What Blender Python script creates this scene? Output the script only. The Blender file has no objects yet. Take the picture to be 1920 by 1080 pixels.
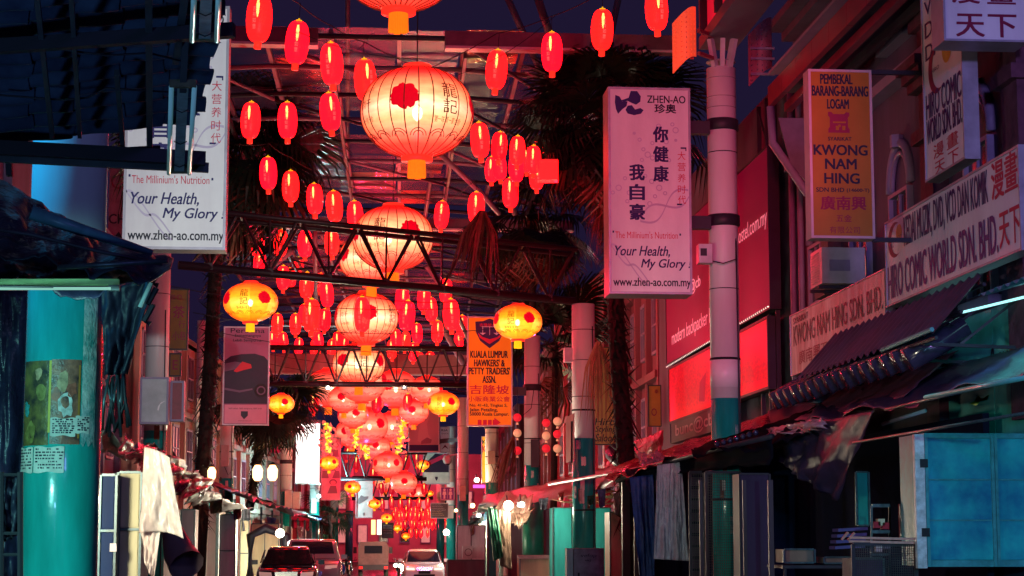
import bpy, math, random
import numpy as np
from mathutils import Vector, Matrix, noise
rnd = random.Random(7)
sc = bpy.context.scene
COL = sc.collection
V = Vector
# ------------------------------------------------------------------ camera
CAMZ = 1.7
th = math.atan(465/3600); psi = math.atan(300/3600*math.cos(th))
Fw = V((math.sin(psi)*math.cos(th), math.cos(psi)*math.cos(th), math.sin(th)))
Rt = V((math.cos(psi), -math.sin(psi), 0)); Up = Rt.cross(Fw)
cd = bpy.data.cameras.new('camera'); cam = bpy.data.objects.new('camera', cd); COL.objects.link(cam)
cam.matrix_world = Matrix.Translation((0, 0, CAMZ)) @ Matrix((Rt, Up, -Fw)).transposed().to_4x4()
cd.sensor_width = 36; cd.lens = 67.5; cd.clip_start = .2; cd.clip_end = 900
sc.camera = cam
# ------------------------------------------------------------------ world: violet night sky
w = bpy.data.worlds.new('World'); sc.world = w; w.use_nodes = True
nt = w.node_tree; nt.nodes.clear()
bg = nt.nodes.new('ShaderNodeBackground'); wo = nt.nodes.new('ShaderNodeOutputWorld')
sky = nt.nodes.new('ShaderNodeTexSky'); sky.sky_type = 'NISHITA'; sky.sun_disc = False
sky.sun_elevation = math.radians(-4); sky.sun_rotation = math.radians(200)
mx = nt.nodes.new('ShaderNodeMix'); mx.data_type = 'RGBA'; mx.inputs['Factor'].default_value = .94
nt.links.new(sky.outputs[0], mx.inputs['A']); mx.inputs['B'].default_value = (.012, .0075, .030, 1)
nt.links.new(mx.outputs['Result'], bg.inputs[0]); bg.inputs[1].default_value = 1.0
nt.links.new(bg.outputs[0], wo.inputs[0])
# ------------------------------------------------------------------ colour and sampling
sc.view_settings.view_transform = 'Standard'; sc.view_settings.look = 'None'
sc.view_settings.exposure = 0.0; sc.view_settings.gamma = 1
sc.cycles.volume_bounces = 0
sc.render.engine = 'CYCLES'
cy = sc.cycles
cy.use_denoising = True; cy.use_light_tree = True; cy.max_bounces = 5; cy.diffuse_bounces = 2; cy.glossy_bounces = 3
cy.transparent_max_bounces = 10; cy.sample_clamp_indirect = 3.0; cy.sample_clamp_direct = 0
cy.caustics_reflective = False; cy.caustics_refractive = False

def light(kind, name, loc, power, col, size=.3, aim=None, spot=None, blend=.4, size_y=None):
    l = bpy.data.lights.new(name, kind); l.energy = power; l.color = col
    if kind == 'AREA':
        l.size = size
        if size_y: l.shape = 'RECTANGLE'; l.size_y = size_y
    else: l.shadow_soft_size = size
    if kind == 'SPOT': l.spot_size = math.radians(spot); l.spot_blend = blend
    o = bpy.data.objects.new(name, l); COL.objects.link(o); o.location = loc
    if aim is not None: o.rotation_euler = (V(aim)-V(loc)).to_track_quat('-Z', 'Y').to_euler()
    return o

def ray(px, py): return (Fw*3600 + Rt*(px-960) + Up*(540-py))
def P(px, py, Y, dy=0):
    r = ray(px, py); return V((0, 0, CAMZ)) + r*(Y/r.y) + V((0, dy, 0))
def PX(px, py, X):
    r = ray(px, py); return V((0, 0, CAMZ)) + r*(X/r.x)
def PZ(px, py, z):
    r = ray(px, py); return V((0, 0, CAMZ)) + r*((z-CAMZ)/r.z)
def mpp(Y): return Y/3600      # metres per photograph pixel

# unseen floods outside the frame, then added fills for single spots
light('AREA', 'violet_flood', (7, -10, 9), 600, (.26, .20, 1.0), 3, aim=(9, 32, 5))
light('SPOT', 'facade_flood', (1, -8, 7), 9500, (.50, .28, 1.0), 1.0, aim=(11.2, 27, 5.2), spot=21, blend=.6)
light('SPOT', 'sign_flood', (3.2, -4, 5.5), 22000, (.82, .98, 1.0), .25, aim=P(335, 330, 32.3), spot=13, blend=.5)
light('SPOT', 'door_flood', (3.5, 2, 3.2), 4600, (.04, .95, .9), .10, aim=P(1905, 930, 27), spot=14, blend=.7)
light('SPOT', 'column_flood', (-5.2, 5.5, 2.4), 4300, (.30, 1.0, .90), .12, aim=P(112, 960, 15.4), spot=27, blend=.6)
light('SPOT', 'upper_column_fill', (-5.0, 13.9, 5.2), 560, (.01, .46, 1.0), .3, aim=P(140, 360, 15.4), spot=60, blend=.9)  # unseen blue fill put in for the upper column
light('AREA', 'corner_fill', (6.6, 15, 8.0), 210, (.42, .50, 1.0), .8, aim=(9.2, 25, 5.4))  # unseen cool fill added to brighten the comic sign
light('AREA', 'roof_fill', (-3.4, 4.5, 1.0), 90, (.22, .50, 1.0), .5, aim=(-1.2, 8.5, 3.8))  # unseen blue fill added under the tin roof
light('AREA', 'stall_fill', (-3.9, 19, 2.6), 520, (1.0, .92, .66), .5, aim=(-3.0, 25, 1.6))  # unseen warm fill added for the cabinets by the turquoise column
light('SPOT', 'rose_fill', (2.6, 14, 8.5), 11500, (1.0, .06, .15), .8, aim=(6.2, 38, 8.2), spot=25, blend=.8)  # unseen rose fill added to redden the white column and its banner

# ------------------------------------------------------------------ helpers
MC = {}
def mat(name, col, rough=.6, metal=0.0, var=.25, scale=3.0, bump=.0, emit=None, es=1.0, spec=.3, dark=None, alpha=1.0, streak=False, coat=0.0, trans=0.0):
    if name in MC: return MC[name]
    m = bpy.data.materials.new(name); m.use_nodes = True; n = m.node_tree; b = n.nodes['Principled BSDF']
    b.inputs['Roughness'].default_value = rough; b.inputs['Metallic'].default_value = metal
    b.inputs['Specular IOR Level'].default_value = spec; b.inputs['Alpha'].default_value = alpha
    b.inputs['Coat Weight'].default_value = coat; b.inputs['Transmission Weight'].default_value = trans
    c = (*col, 1)
    if var > 0 or bump > 0:
        tc = n.nodes.new('ShaderNodeTexCoord'); mp = n.nodes.new('ShaderNodeMapping')
        n.links.new(tc.outputs['Object'], mp.inputs[0])
        mp.inputs['Scale'].default_value = (1, 1, .18) if streak else (1, 1, 1)
        nz = n.nodes.new('ShaderNodeTexNoise'); nz.inputs['Scale'].default_value = scale; nz.inputs['Detail'].default_value = 6
        nz.inputs['Roughness'].default_value = .62
        n.links.new(mp.outputs[0], nz.inputs['Vector'])
        if var > 0:
            r = n.nodes.new('ShaderNodeValToRGB'); r.color_ramp.elements[0].position = .33; r.color_ramp.elements[1].position = .66
            d = dark if dark else tuple(x*(1-var) for x in col)
            r.color_ramp.elements[0].color = (*d, 1); r.color_ramp.elements[1].color = c
            n.links.new(nz.outputs['Fac'], r.inputs[0]); n.links.new(r.outputs[0], b.inputs['Base Color'])
            mr = n.nodes.new('ShaderNodeMapRange'); mr.inputs['To Min'].default_value = max(0, rough-.12); mr.inputs['To Max'].default_value = min(1, rough+.12)
            n.links.new(nz.outputs['Fac'], mr.inputs[0]); n.links.new(mr.outputs[0], b.inputs['Roughness'])
        else: b.inputs['Base Color'].default_value = c
        if bump > 0:
            n2 = n.nodes.new('ShaderNodeTexNoise'); n2.inputs['Scale'].default_value = scale*4; n2.inputs['Detail'].default_value = 4
            n.links.new(tc.outputs['Object'], n2.inputs['Vector'])
            bp = n.nodes.new('ShaderNodeBump'); bp.inputs['Strength'].default_value = bump; bp.inputs['Distance'].default_value = .03
            n.links.new(n2.outputs['Fac'], bp.inputs['Height']); n.links.new(bp.outputs[0], b.inputs['Normal'])
    else: b.inputs['Base Color'].default_value = c
    if emit: b.inputs['Emission Color'].default_value = (*emit, 1); b.inputs['Emission Strength'].default_value = es
    MC[name] = m; return m

def shell_mat(name, em, es, base, thru=.12, bands=None, panels=0, pcol=None):
    """lit paper or plastic lantern skin: glows, lets a little of the bulb through"""
    if name in MC: return MC[name]
    m = bpy.data.materials.new(name); m.use_nodes = True; n = m.node_tree; b = n.nodes['Principled BSDF']
    b.inputs['Base Color'].default_value = (*base, 1); b.inputs['Roughness'].default_value = .38; b.inputs['Specular IOR Level'].default_value = .25
    b.inputs['Emission Strength'].default_value = es; b.inputs['Emission Color'].default_value = (*em, 1)
    tc = n.nodes.new('ShaderNodeTexCoord')
    if name.startswith('red_lantern'):
        oi = n.nodes.new('ShaderNodeObjectInfo'); rr = n.nodes.new('ShaderNodeValToRGB'); n.links.new(oi.outputs['Random'], rr.inputs[0])
        rr.color_ramp.elements[0].color = (em[0], em[1], em[2], 1); rr.color_ramp.elements[1].color = (em[0]*.8, em[1]+.0018, em[2], 1); e_ = rr.color_ramp.elements.new(.2); e_.color = (em[0]*.55, em[1], em[2]*2, 1)
        n.links.new(rr.outputs[0], b.inputs['Emission Color'])
    if bands:  # glow gradient painted into the emission by height
        sx = n.nodes.new('ShaderNodeSeparateXYZ'); n.links.new(tc.outputs['Object'], sx.inputs[0])
        mr = n.nodes.new('ShaderNodeMapRange'); mr.inputs['From Min'].default_value = -.5; mr.inputs['From Max'].default_value = .5
        n.links.new(sx.outputs['Z'], mr.inputs[0])
        r = n.nodes.new('ShaderNodeValToRGB'); n.links.new(mr.outputs[0], r.inputs[0])
        els = r.color_ramp.elements
        els[0].position, els[0].color = bands[0][0], (*bands[0][1], 1); els[1].position, els[1].color = bands[1][0], (*bands[1][1], 1)
        for p_, c_ in bands[2:]:
            e = els.new(p_); e.color = (*c_, 1)
        src = r.outputs[0]
        nz = n.nodes.new('ShaderNodeTexNoise'); nz.inputs['Scale'].default_value = 5; nz.inputs['Detail'].default_value = 5
        mp = n.nodes.new('ShaderNodeMapping'); mp.inputs['Scale'].default_value = (1, 1, 3)
        n.links.new(tc.outputs['Object'], mp.inputs[0]); n.links.new(mp.outputs[0], nz.inputs['Vector'])
        mm = n.nodes.new('ShaderNodeMix'); mm.data_type = 'RGBA'; mm.blend_type = 'MULTIPLY'; mm.inputs['Factor'].default_value = 1
        r2 = n.nodes.new('ShaderNodeMapRange'); r2.inputs['From Min'].default_value = .3; r2.inputs['From Max'].default_value = .7
        r2.inputs['To Min'].default_value = .72; r2.inputs['To Max'].default_value = 1.15
        n.links.new(nz.outputs['Fac'], r2.inputs[0]); n.links.new(src, mm.inputs['A']); n.links.new(r2.outputs[0], mm.inputs['B'])
        src = mm.outputs['Result']
        if panels:
            at = n.nodes.new('ShaderNodeMath'); at.operation = 'ARCTAN2'
            n.links.new(sx.outputs['Y'], at.inputs[0]); n.links.new(sx.outputs['X'], at.inputs[1])
            sn = n.nodes.new('ShaderNodeMath'); sn.operation = 'MULTIPLY'; sn.inputs[1].default_value = panels/2
            n.links.new(at.outputs[0], sn.inputs[0])
            s2 = n.nodes.new('ShaderNodeMath'); s2.operation = 'SINE'; n.links.new(sn.outputs[0], s2.inputs[0])
            s3 = n.nodes.new('ShaderNodeMath'); s3.operation = 'GREATER_THAN'; s3.inputs[1].default_value = .1; n.links.new(s2.outputs[0], s3.inputs[0])
            mq = n.nodes.new('ShaderNodeMix'); mq.data_type = 'RGBA'; mq.blend_type = 'MULTIPLY'; n.links.new(s3.outputs[0], mq.inputs['Factor'])
            n.links.new(src, mq.inputs['A']); mq.inputs['B'].default_value = (*pcol, 1); src = mq.outputs['Result']
        lw = n.nodes.new('ShaderNodeLayerWeight'); lw.inputs['Blend'].default_value = .5  # rim reddened by viewing angle, imitating light through thicker silk
        mf = n.nodes.new('ShaderNodeMix'); mf.data_type = 'RGBA'; mf.blend_type = 'MULTIPLY'; n.links.new(lw.outputs['Facing'], mf.inputs['Factor'])
        n.links.new(src, mf.inputs['A']); mf.inputs['B'].default_value = (1.0, .05, .03, 1); src = mf.outputs['Result']
        n.links.new(src, b.inputs['Emission Color'])
    tr = n.nodes.new('ShaderNodeBsdfTransparent'); ms = n.nodes.new('ShaderNodeMixShader'); ms.inputs[0].default_value = thru
    out = n.nodes['Material Output']
    n.links.new(b.outputs[0], ms.inputs[1]); n.links.new(tr.outputs[0], ms.inputs[2]); n.links.new(ms.outputs[0], out.inputs[0])
    MC[name] = m; return m

def glow(name, col, es):
    if name in MC: return MC[name]
    m = bpy.data.materials.new(name); m.use_nodes = True; n = m.node_tree; n.nodes.clear()
    e = n.nodes.new('ShaderNodeEmission'); e.inputs[0].default_value = (*col, 1); e.inputs[1].default_value = es
    o = n.nodes.new('ShaderNodeOutputMaterial'); n.links.new(e.outputs[0], o.inputs[0]); MC[name] = m; return m

def root_of(o):
    return o.parent if o.parent is not None else o
def origin(o):
    v = V(o.location)
    while o.parent is not None: o = o.parent; v += V(o.location)
    return v
USED = set()
def thing(name, label, cat, loc=(0, 0, 0), group=None, kind='thing'):
    o = bpy.data.objects.new(name, None); COL.objects.link(o); o.location = loc
    o.empty_display_size = .2
    o['label'] = label; o['category'] = cat; o['kind'] = kind
    if group: o['group'] = group
    return o

class MB:
    def __init__(s): s.v = []; s.f = []; s.m = []; s.sm = False
    def add(s, vs, fs, mi=0):
        k = len(s.v); s.v += [tuple(v) for v in vs]; s.f += [tuple(i+k for i in f) for f in fs]; s.m += [mi]*len(fs); return s
    def box(s, a, b, mi=0):
        x0, y0, z0 = [min(p, q) for p, q in zip(a, b)]; x1, y1, z1 = [max(p, q) for p, q in zip(a, b)]
        return s.add([(x0,y0,z0),(x1,y0,z0),(x1,y1,z0),(x0,y1,z0),(x0,y0,z1),(x1,y0,z1),(x1,y1,z1),(x0,y1,z1)],
            [(0,3,2,1),(4,5,6,7),(0,1,5,4),(1,2,6,5),(2,3,7,6),(3,0,4,7)], mi)
    def obox(s, o, u, v, w, mi=0):
        o, u, v, w = V(o), V(u), V(v), V(w)
        p = [o, o+u, o+u+v, o+v]; p += [q+w for q in p]
        f = [(0,3,2,1),(4,5,6,7),(0,1,5,4),(1,2,6,5),(2,3,7,6),(3,0,4,7)]
        if u.cross(v).dot(w) < 0: f = [t[::-1] for t in f]
        return s.add(p, f, mi)
    def beam(s, a, b, wx, wz, mi=0):
        a, b = V(a), V(b); d = (b-a); n = d.normalized(); r = n.cross(V((0, 0, 1)))
        if r.length < 1e-3: r = V((1, 0, 0))
        r.normalize(); t = r.cross(n)
        return s.obox(a - r*wx/2 - t*wz/2, r*wx, t*wz, d, mi)
    def tube(s, pts, r, n=8, mi=0, cap=True):
        pts = [V(p) for p in pts]; rs = r if isinstance(r, (list, tuple)) else [r]*len(pts); k0 = len(s.v); vs = []; fs = []
        for i, p in enumerate(pts):
            d = (pts[min(i+1, len(pts)-1)] - pts[max(i-1, 0)]).normalized()
            a = d.cross(V((0, 0, 1)))
            if a.length < .05: a = d.cross(V((1, 0, 0)))
            a.normalize(); b = d.cross(a)
            for j in range(n):
                t = 2*math.pi*j/n; vs.append(p + (a*math.cos(t) + b*math.sin(t))*rs[i])
        for i in range(len(pts)-1):
            for j in range(n):
                q = (j+1) % n; fs.append((i*n+j, i*n+q, (i+1)*n+q, (i+1)*n+j))
        if cap: fs.append(tuple(range(n))[::-1]); fs.append(tuple((len(pts)-1)*n+j for j in range(n)))
        return s.add(vs, fs, mi)
    def lathe(s, prof, n=24, c=(0, 0, 0), mi=0, a0=0):
        vs = []; fs = []
        for r, z in prof:
            for j in range(n):
                t = 2*math.pi*j/n + a0; vs.append((c[0]+r*math.cos(t), c[1]+r*math.sin(t), c[2]+z))
        for i in range(len(prof)-1):
            for j in range(n):
                q = (j+1) % n; fs.append((i*n+j, i*n+q, (i+1)*n+q, (i+1)*n+j))
        fs.append(tuple(range(n))[::-1]); fs.append(tuple((len(prof)-1)*n+j for j in range(n)))
        return s.add(vs, fs, mi)
    def grid(s, fn, nu, nv, mi=0):
        vs = [fn(i/nu, j/nv) for j in range(nv+1) for i in range(nu+1)]
        return s.add(vs, [(j*(nu+1)+i, j*(nu+1)+i+1, (j+1)*(nu+1)+i+1, (j+1)*(nu+1)+i) for j in range(nv) for i in range(nu)], mi)
    def poly(s, pts, d=None, mi=0):
        pts = [V(p) for p in pts]; n = len(pts)
        if d is None: return s.add(pts, [tuple(range(n))], mi)
        d = V(d); return s.add(pts + [p+d for p in pts], [tuple(range(n)), tuple(range(n, 2*n))[::-1]] + [(i, i+n, (i+1) % n + n, (i+1) % n) for i in range(n)], mi)
    def build(s, name, m, parent=None, smooth=False, at=None, **kw):
        org = origin(parent) if parent is not None else V(at if at is not None else (0, 0, 0))
        if parent is not None and at is not None: org = org + V(at)
        me = bpy.data.meshes.new(name)
        me.from_pydata([tuple(V(v)-org) for v in s.v], [], s.f)
        for mm in (m if isinstance(m, (list, tuple)) else [m]): me.materials.append(mm)
        if isinstance(m, (list, tuple)) and len(m) > 1: me.polygons.foreach_set('material_index', s.m)
        if smooth: me.polygons.foreach_set('use_smooth', [True]*len(me.polygons))
        me.update()
        o = bpy.data.objects.new(name, me); COL.objects.link(o)
        if parent is not None:
            o.parent = parent
            if at is not None: o.location = at
        else: o.location = org
        for k, v in kw.items(): o[k] = v
        return o
def struct(name, mb, m, smooth=False): return mb.build(name, m, None, smooth, kind='structure')
def single(name, mb, m, label, cat, group=None, smooth=False, at=None, kind='thing'):
    o = mb.build(name, m, None, smooth, at=at if at is not None else mb.v[0], label=label, category=cat, kind=kind)
    if group: o['group'] = group
    return o
def copy_tree(o, parent=None, loc=None, rot=None, scale=None, label=None):
    c = o.copy(); COL.objects.link(c); c.parent = parent
    if loc is not None: c.location = loc
    if rot is not None: c.rotation_euler = rot
    if scale is not None: c.scale = scale if isinstance(scale, (tuple, list)) else (scale,)*3
    if label: c['label'] = label
    for ch in list(o.children): copy_tree(ch, c)
    return c
def share(o, parent, loc, rot=(0, 0, 0), scale=(1, 1, 1)):
    c = bpy.data.objects.new(o.name.split('.')[0], o.data); COL.objects.link(c); c.parent = parent
    c.location = loc; c.rotation_euler = rot; c.scale = scale; return c

# ------------------------------------------------------------------ lettering
TC = {}
def glyphs(body, bold=.0):
    key = (body, bold)
    if key in TC: return TC[key]
    cu = bpy.data.curves.new('t', 'FONT'); cu.body = body; cu.resolution_u = 3; cu.align_x = 'CENTER'
    ob = bpy.data.objects.new('t', cu); COL.objects.link(ob)
    dg = bpy.context.evaluated_depsgraph_get()
    me = bpy.data.meshes.new_from_object(ob.evaluated_get(dg))
    n = len(me.vertices); co = np.zeros(n*3); me.vertices.foreach_get('co', co); co = co.reshape(-1, 3)
    fs = [tuple(p.vertices) for p in me.polygons]
    bpy.data.objects.remove(ob); bpy.data.curves.remove(cu); bpy.data.meshes.remove(me)
    if n == 0: TC[key] = (np.zeros((0, 2)), [], 1); return TC[key]
    lo = co.min(0); hi = co.max(0); sz = hi-lo
    TC[key] = ((co[:, :2]-lo[:2])/np.maximum(sz[:2], 1e-6), fs, sz[0]/max(sz[1], 1e-6)); return TC[key]

class Face:
    """a flat face of a sign: o = lower left corner, u, v = full edge vectors, n = outward normal"""
    def __init__(s, o, u, v, parent):
        s.o, s.u, s.v = V(o), V(u), V(v); s.n = s.u.cross(s.v).normalized(); s.p = parent; s.k = 0
    def at(s, x, y, d=.004): return s.o + s.u*x + s.v*y + s.n*d
    def text(s, body, x0, y0, x1, y1, m, bold=.0, shear=0, keep=False, name='lettering', d=.006):
        g, fs, asp = glyphs(body, bold)
        if len(g) == 0: return
        mb = MB(); W = x1-x0; hgt = (y1-y0)*s.v.length; q = max(0, bold)*hgt*1.1
        sh_ = ((0, 0),) if q < .001 else ((-1, -.6), (1, -.6), (-1, .6), (1, .6), (0, 0))
        for i, (ex, ey) in enumerate(sh_):
            ou = s.u.normalized()*q*ex + s.v.normalized()*q*ey
            vs = [s.at(x0 + (a + shear*(b-.5)*hgt/s.u.length/W)*W, y0+b*(y1-y0), d+.0008*i)+ou for a, b in g]
            mb.add(vs, fs)
        return mb.build(name, m, s.p)
    def poly(s, pts, m, name='printed_mark', d=.005):
        mb = MB(); mb.poly([s.at(x, y, d) for x, y in pts]); return mb.build(name, m, s.p)
    def rect(s, x0, y0, x1, y1, m, name='printed_panel', d=.003):
        return s.poly([(x0, y0), (x1, y0), (x1, y1), (x0, y1)], m, name, d)
    def disc(s, cx, cy, r, m, name='printed_disc', d=.005, n=20, ring=0, sq=1):
        k = s.u.length/s.v.length; mb = MB()
        pts = [s.at(cx + r*math.cos(t*2*math.pi/n), cy + r*k*sq*math.sin(t*2*math.pi/n), d) for t in range(n)]
        if ring:
            pi = [s.at(cx + (r-ring)*math.cos(t*2*math.pi/n), cy + (r-ring)*k*sq*math.sin(t*2*math.pi/n), d) for t in range(n)]
            mb.add(pts+pi, [(i, (i+1) % n, n+(i+1) % n, n+i) for i in range(n)])
        else: mb.poly(pts)
        return mb.build(name, m, s.p)
    def multi(s, fn, m, name):
        mb = MB(); fn(mb); return mb.build(name, m, s.p)

def box_sign(name, label, cat, o, u, v, depth, mface, mframe, fr=.05, facename='face_panel', group=None, rim=.02):
    """lightbox sign: carcass, frame edges and printed front; returns (root, Face)"""
    o, u, v = V(o), V(u), V(v); n = u.cross(v).normalized(); U = u.normalized(); W = v.normalized()
    t = thing(name, label, cat, o + u/2 - n*depth/2, group)
    MB().obox(o-n*depth, u, v, n*(depth-.02)).build('box_body', mframe, t)
    MB().obox(o+U*fr+W*fr-n*.019, u-U*2*fr, v-W*2*fr, n*.019).build(facename, mface, t)
    for a, b, c in ((o, u, W*fr), (o+v-W*fr, u, W*fr), (o+W*fr, U*fr, v-2*W*fr), (o+u-U*fr+W*fr, U*fr, v-2*W*fr)):
        MB().obox(a-n*.019, b, c, n*(.019+rim)).build('frame_edge', mframe, t)
    return t, Face(o+n*.0, u, v, t)
def front(x0, y0, x1, y1, Y):
    """lower left corner, u, v for an upright panel facing the camera side at depth Y from pixel bounds"""
    cx, cy_ = (x0+x1)/2, (y0+y1)/2
    c = P(cx, cy_, Y); wd = (P(x1, cy_, Y)-P(x0, cy_, Y)).length; ht = (P(cx, y0, Y)-P(cx, y1, Y)).length
    return c - V((wd/2, 0, ht/2)), V((wd, 0, 0)), V((0, 0, ht))
# ------------------------------------------------------------------ materials
WHITE = mat('white_paint', (.78, .76, .76), .42, var=.22, scale=1.2, bump=.08, streak=True)
TEALP = mat('teal_paint', (.012, .38, .35), .22, var=.5, scale=2.2, bump=.1, streak=True, coat=.4)
STEEL = mat('pale_steel', (.62, .58, .62), .38, var=.3, scale=1.5)
DARK = mat('dark_steel', (.035, .03, .045), .5, var=.3)
BLACK = mat('black_rubber', (.012, .011, .016), .6, var=0)
GLASSP = mat('tinted_roof_sheet', (.010, .007, .026), .3, var=.5, scale=1.3, bump=.3, spec=.25, alpha=.42)
GLASSQ = mat('glossy_roof_sheet', (.05, .04, .10), .14, var=.5, scale=1.3, bump=.4, spec=.6)  # opaque glossy panes put in to catch bright reflections
ROOFS = mat('roof_steel', (.26, .16, .22), .4, var=.3, scale=1.5)
SIGNW = mat('sign_white', (.80, .77, .80), .4, var=.1, scale=.9, dark=(.60, .54, .60), bump=.45, streak=True)
SIGNF = mat('sign_frame', (.42, .38, .46), .4, metal=.3, var=.3)
INK = mat('ink_navy', (.015, .010, .11), .5, var=0)
INKK = mat('ink_black', (.012, .010, .03), .5, var=0)
INKR = mat('ink_red', (.55, .012, .06), .5, var=0)
INKM = mat('ink_maroon', (.22, .008, .045), .5, var=0)
INKG = mat('ink_pale', (.58, .50, .66), .5, var=0)
# ------------------------------------------------------------------ the street
def cen(Y): return .2 if Y < 60 else .2 + (Y-60)*.043
def gz(Y): return 0 if Y < 55 else -.0118*(min(Y, 120)-55)
ASPH = mat('wet_asphalt', (.05, .045, .055), .25, var=.5, scale=2.5, bump=.3)
g = MB()
ys = [-30, 0, 20, 40, 55, 65, 75, 85, 95, 105, 120, 160, 220, 400]
g.add([(x, y, gz(y)) for y in ys for x in (-200, 200)], [(2*i, 2*i+1, 2*i+3, 2*i+2) for i in range(len(ys)-1)])
struct('ground', g, mat('ground', (.045, .04, .05), .6, var=.4, bump=.2))
g = MB()
yr = [0, 20, 40, 55, 65, 75, 85, 95, 105, 120, 140, 170]
g.add([(cen(y)+s*4.0, y, gz(y)+.008) for y in yr for s in (-1, 1)], [(2*i, 2*i+1, 2*i+3, 2*i+2) for i in range(len(yr)-1)])
struct('road', g, ASPH)
PAVE = mat('pavement', (.16, .13, .14), .45, var=.4, scale=4, bump=.2)
for s in (-1, 1):
    g = MB()
    for i in range(len(yr)-1):
        a, b = yr[i], yr[i+1]
        for x0, x1, z0, z1 in ((4.0, 4.0, 0, .13), (4.0, 11, .13, .13)):
            g.add([(cen(a)+s*x0, a, gz(a)+z0), (cen(b)+s*x0, b, gz(b)+z0), (cen(b)+s*x1, b, gz(b)+z1), (cen(a)+s*x1, a, gz(a)+z1)], [(0, 1, 2, 3) if s < 0 else (3, 2, 1, 0)])
    struct('pavement', g, PAVE)

# ------------------------------------------------------------------ street columns
def column(px, py, Y, top, label, r=.3, split=None, group='round two-tone columns carrying the street roof', extra=True):
    c = P(px, py, Y); zb = gz(Y)+.13; sp = split if split else zb+4.3
    t = thing('street_column', label, 'column', (c.x, Y, zb), group)
    MB().lathe([(r, 0), (r, sp-zb)], 32, (c.x, Y, zb)).build('lower_shaft', TEALP, t, True)
    m = MB().lathe([(r-.004, sp-zb+.002), (r-.004, top-zb)], 32, (c.x, Y, zb)); m.build('upper_shaft', WHITE, t, True)
    if extra:
        for k in range(int((top-sp)/1.4)):
            MB().lathe([(r-.002, 0), (r+.004, .01), (r-.002, .02)], 32, (c.x, Y, sp+.8+1.4*k)).build('seam_ring', DARK, t, True)
    return t, c.x
COLS = {}
COLS['R1'] = column(1357, 500, 38, 11.2, 'white column with black clamp bands in front of the red hostel billboards')
COLS['R2'] = column(1094, 750, 54, 8.25, 'column rising behind the grey cabinet, hung with a dead palm leaf', r=.33)
COLS['R3'] = column(998, 750, 70, 9.0, 'column just beyond the orange association banner, with a curled cable')
COLS['R4'] = column(922, 850, 86, 9.0, 'column with its foot behind the cream tarpaulin bundle')
COLS['R5'] = column(868, 880, 102, 9.0, 'column carrying the toilet sign')
COLS['L1'] = column(120, 700, 15.4, 7.6, 'huge turquoise column pasted with torn posters and notices', split=3.95, extra=False)
COLS['L2'] = column(150, 300, 33, 10, 'column behind the turquoise postered column, carrying the white banner')
COLS['L3'] = column(296, 600, 51, 9.3, 'column standing behind the pale wall cabinet', r=.31)
COLS['L4'] = column(382, 800, 66, 9.0, 'column half hidden by the shaggy palm trunk', r=.29)
COLS['L5'] = column(426, 800, 82, 9.0, 'column under the purple car banner')
COLS['L6'] = column(537, 850, 98, 9.0, 'pale column with a meter box beside the blank lit billboard')
COLS['L7'] = column(590, 950, 116, 8.6, 'column under the blank lit billboard')
COLS['L8'] = column(627, 950, 134, 8.6, 'column beside the family banner')
COLS['L9'] = column(655, 970, 152, 8.4, 'slim distant column just before the small pale banner')
COLS['R6'] = column(846, 930, 122, 8.6, 'distant column behind the toilet sign')
COLS['R7'] = column(826, 940, 142, 8.4, 'most distant column on the side of the toilet sign')

# posters and torn notices on the turquoise column
def arc_patch(c, r, a0, a1, z0, z1, n=10, zf=None):
    m = MB()
    m.grid(lambda u, v: (c.x + r*math.sin(math.radians(a0+(a1-a0)*u)), c.y - r*math.cos(math.radians(a0+(a1-a0)*u)), z0+(z1-z0)*v + (zf(u)*(1 if v > .5 else -1) if zf else 0)), n, 1)
    return m
t1, x1 = COLS['L1']; c1 = V((x1, 15.4, 0))
def zc(py, Y=15.4): return P(110, py, Y).z
POST = mat('poster_print', (.14, .11, .03), .4, var=1, scale=7, dark=(.012, .014, .02), bump=.2)
POST2 = mat('poster_print_rust', (.26, .10, .06), .4, var=1, scale=9, dark=(.02, .015, .02), bump=.2)
PAPER = mat('old_paper', (.55, .55, .50), .7, var=.4, scale=5, bump=.3)
TORN = mat('torn_paper', (.45, .45, .45), .8, var=.9, scale=11, dark=(.03, .2, .2), bump=.4)
arc_patch(c1, .303, -68, -12, zc(838), zc(682)).build('poster', POST, t1)
arc_patch(c1, .304, -10, 34, zc(836), zc(680)).build('poster', POST2, t1)
arc_patch(c1, .306, -13, -9.5, zc(815), zc(682)).build('poster_strip', mat('poster_yellow', (.45, .33, .03), .5), t1)
arc_patch(c1, .307, 30, 33, zc(825), zc(690)).build('poster_strip', mat('poster_orange', (.35, .15, .03), .5), t1)
for a0, a1, za, zb_ in ((-78, -36, 888, 842), (-34, 12, 888, 841), (-9, 27, 821, 788), (27, 50, 815, 784)):
    q = arc_patch(c1, .309, a0, a1, zc(za), zc(zb_), zf=lambda u: .006*math.sin(9*u)); q.build('pasted_notice', PAPER, t1)
    tx = MB()
    for rw in range(7):
        zz = zc(zb_) - (zc(zb_)-zc(za))*(rw+1)/8.2
        u0 = a0+3
        while u0 < a1-4:
            wd = rnd.uniform(1.2, 5); 
            if rnd.random() < .8:
                tx.grid(lambda u, v: (c1.x+.3105*math.sin(math.radians(u0+wd*u)), c1.y-.3105*math.cos(math.radians(u0+wd*u)), zz+.012*v), 2, 1)
            u0 += wd+rnd.uniform(.8, 2)
    tx.build('small_print', INKK, t1)
arc_patch(c1, .305, 36, 62, zc(835), zc(560), 6, zf=lambda u: .03*math.sin(14*u)).build('torn_paper', TORN, t1)
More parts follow.
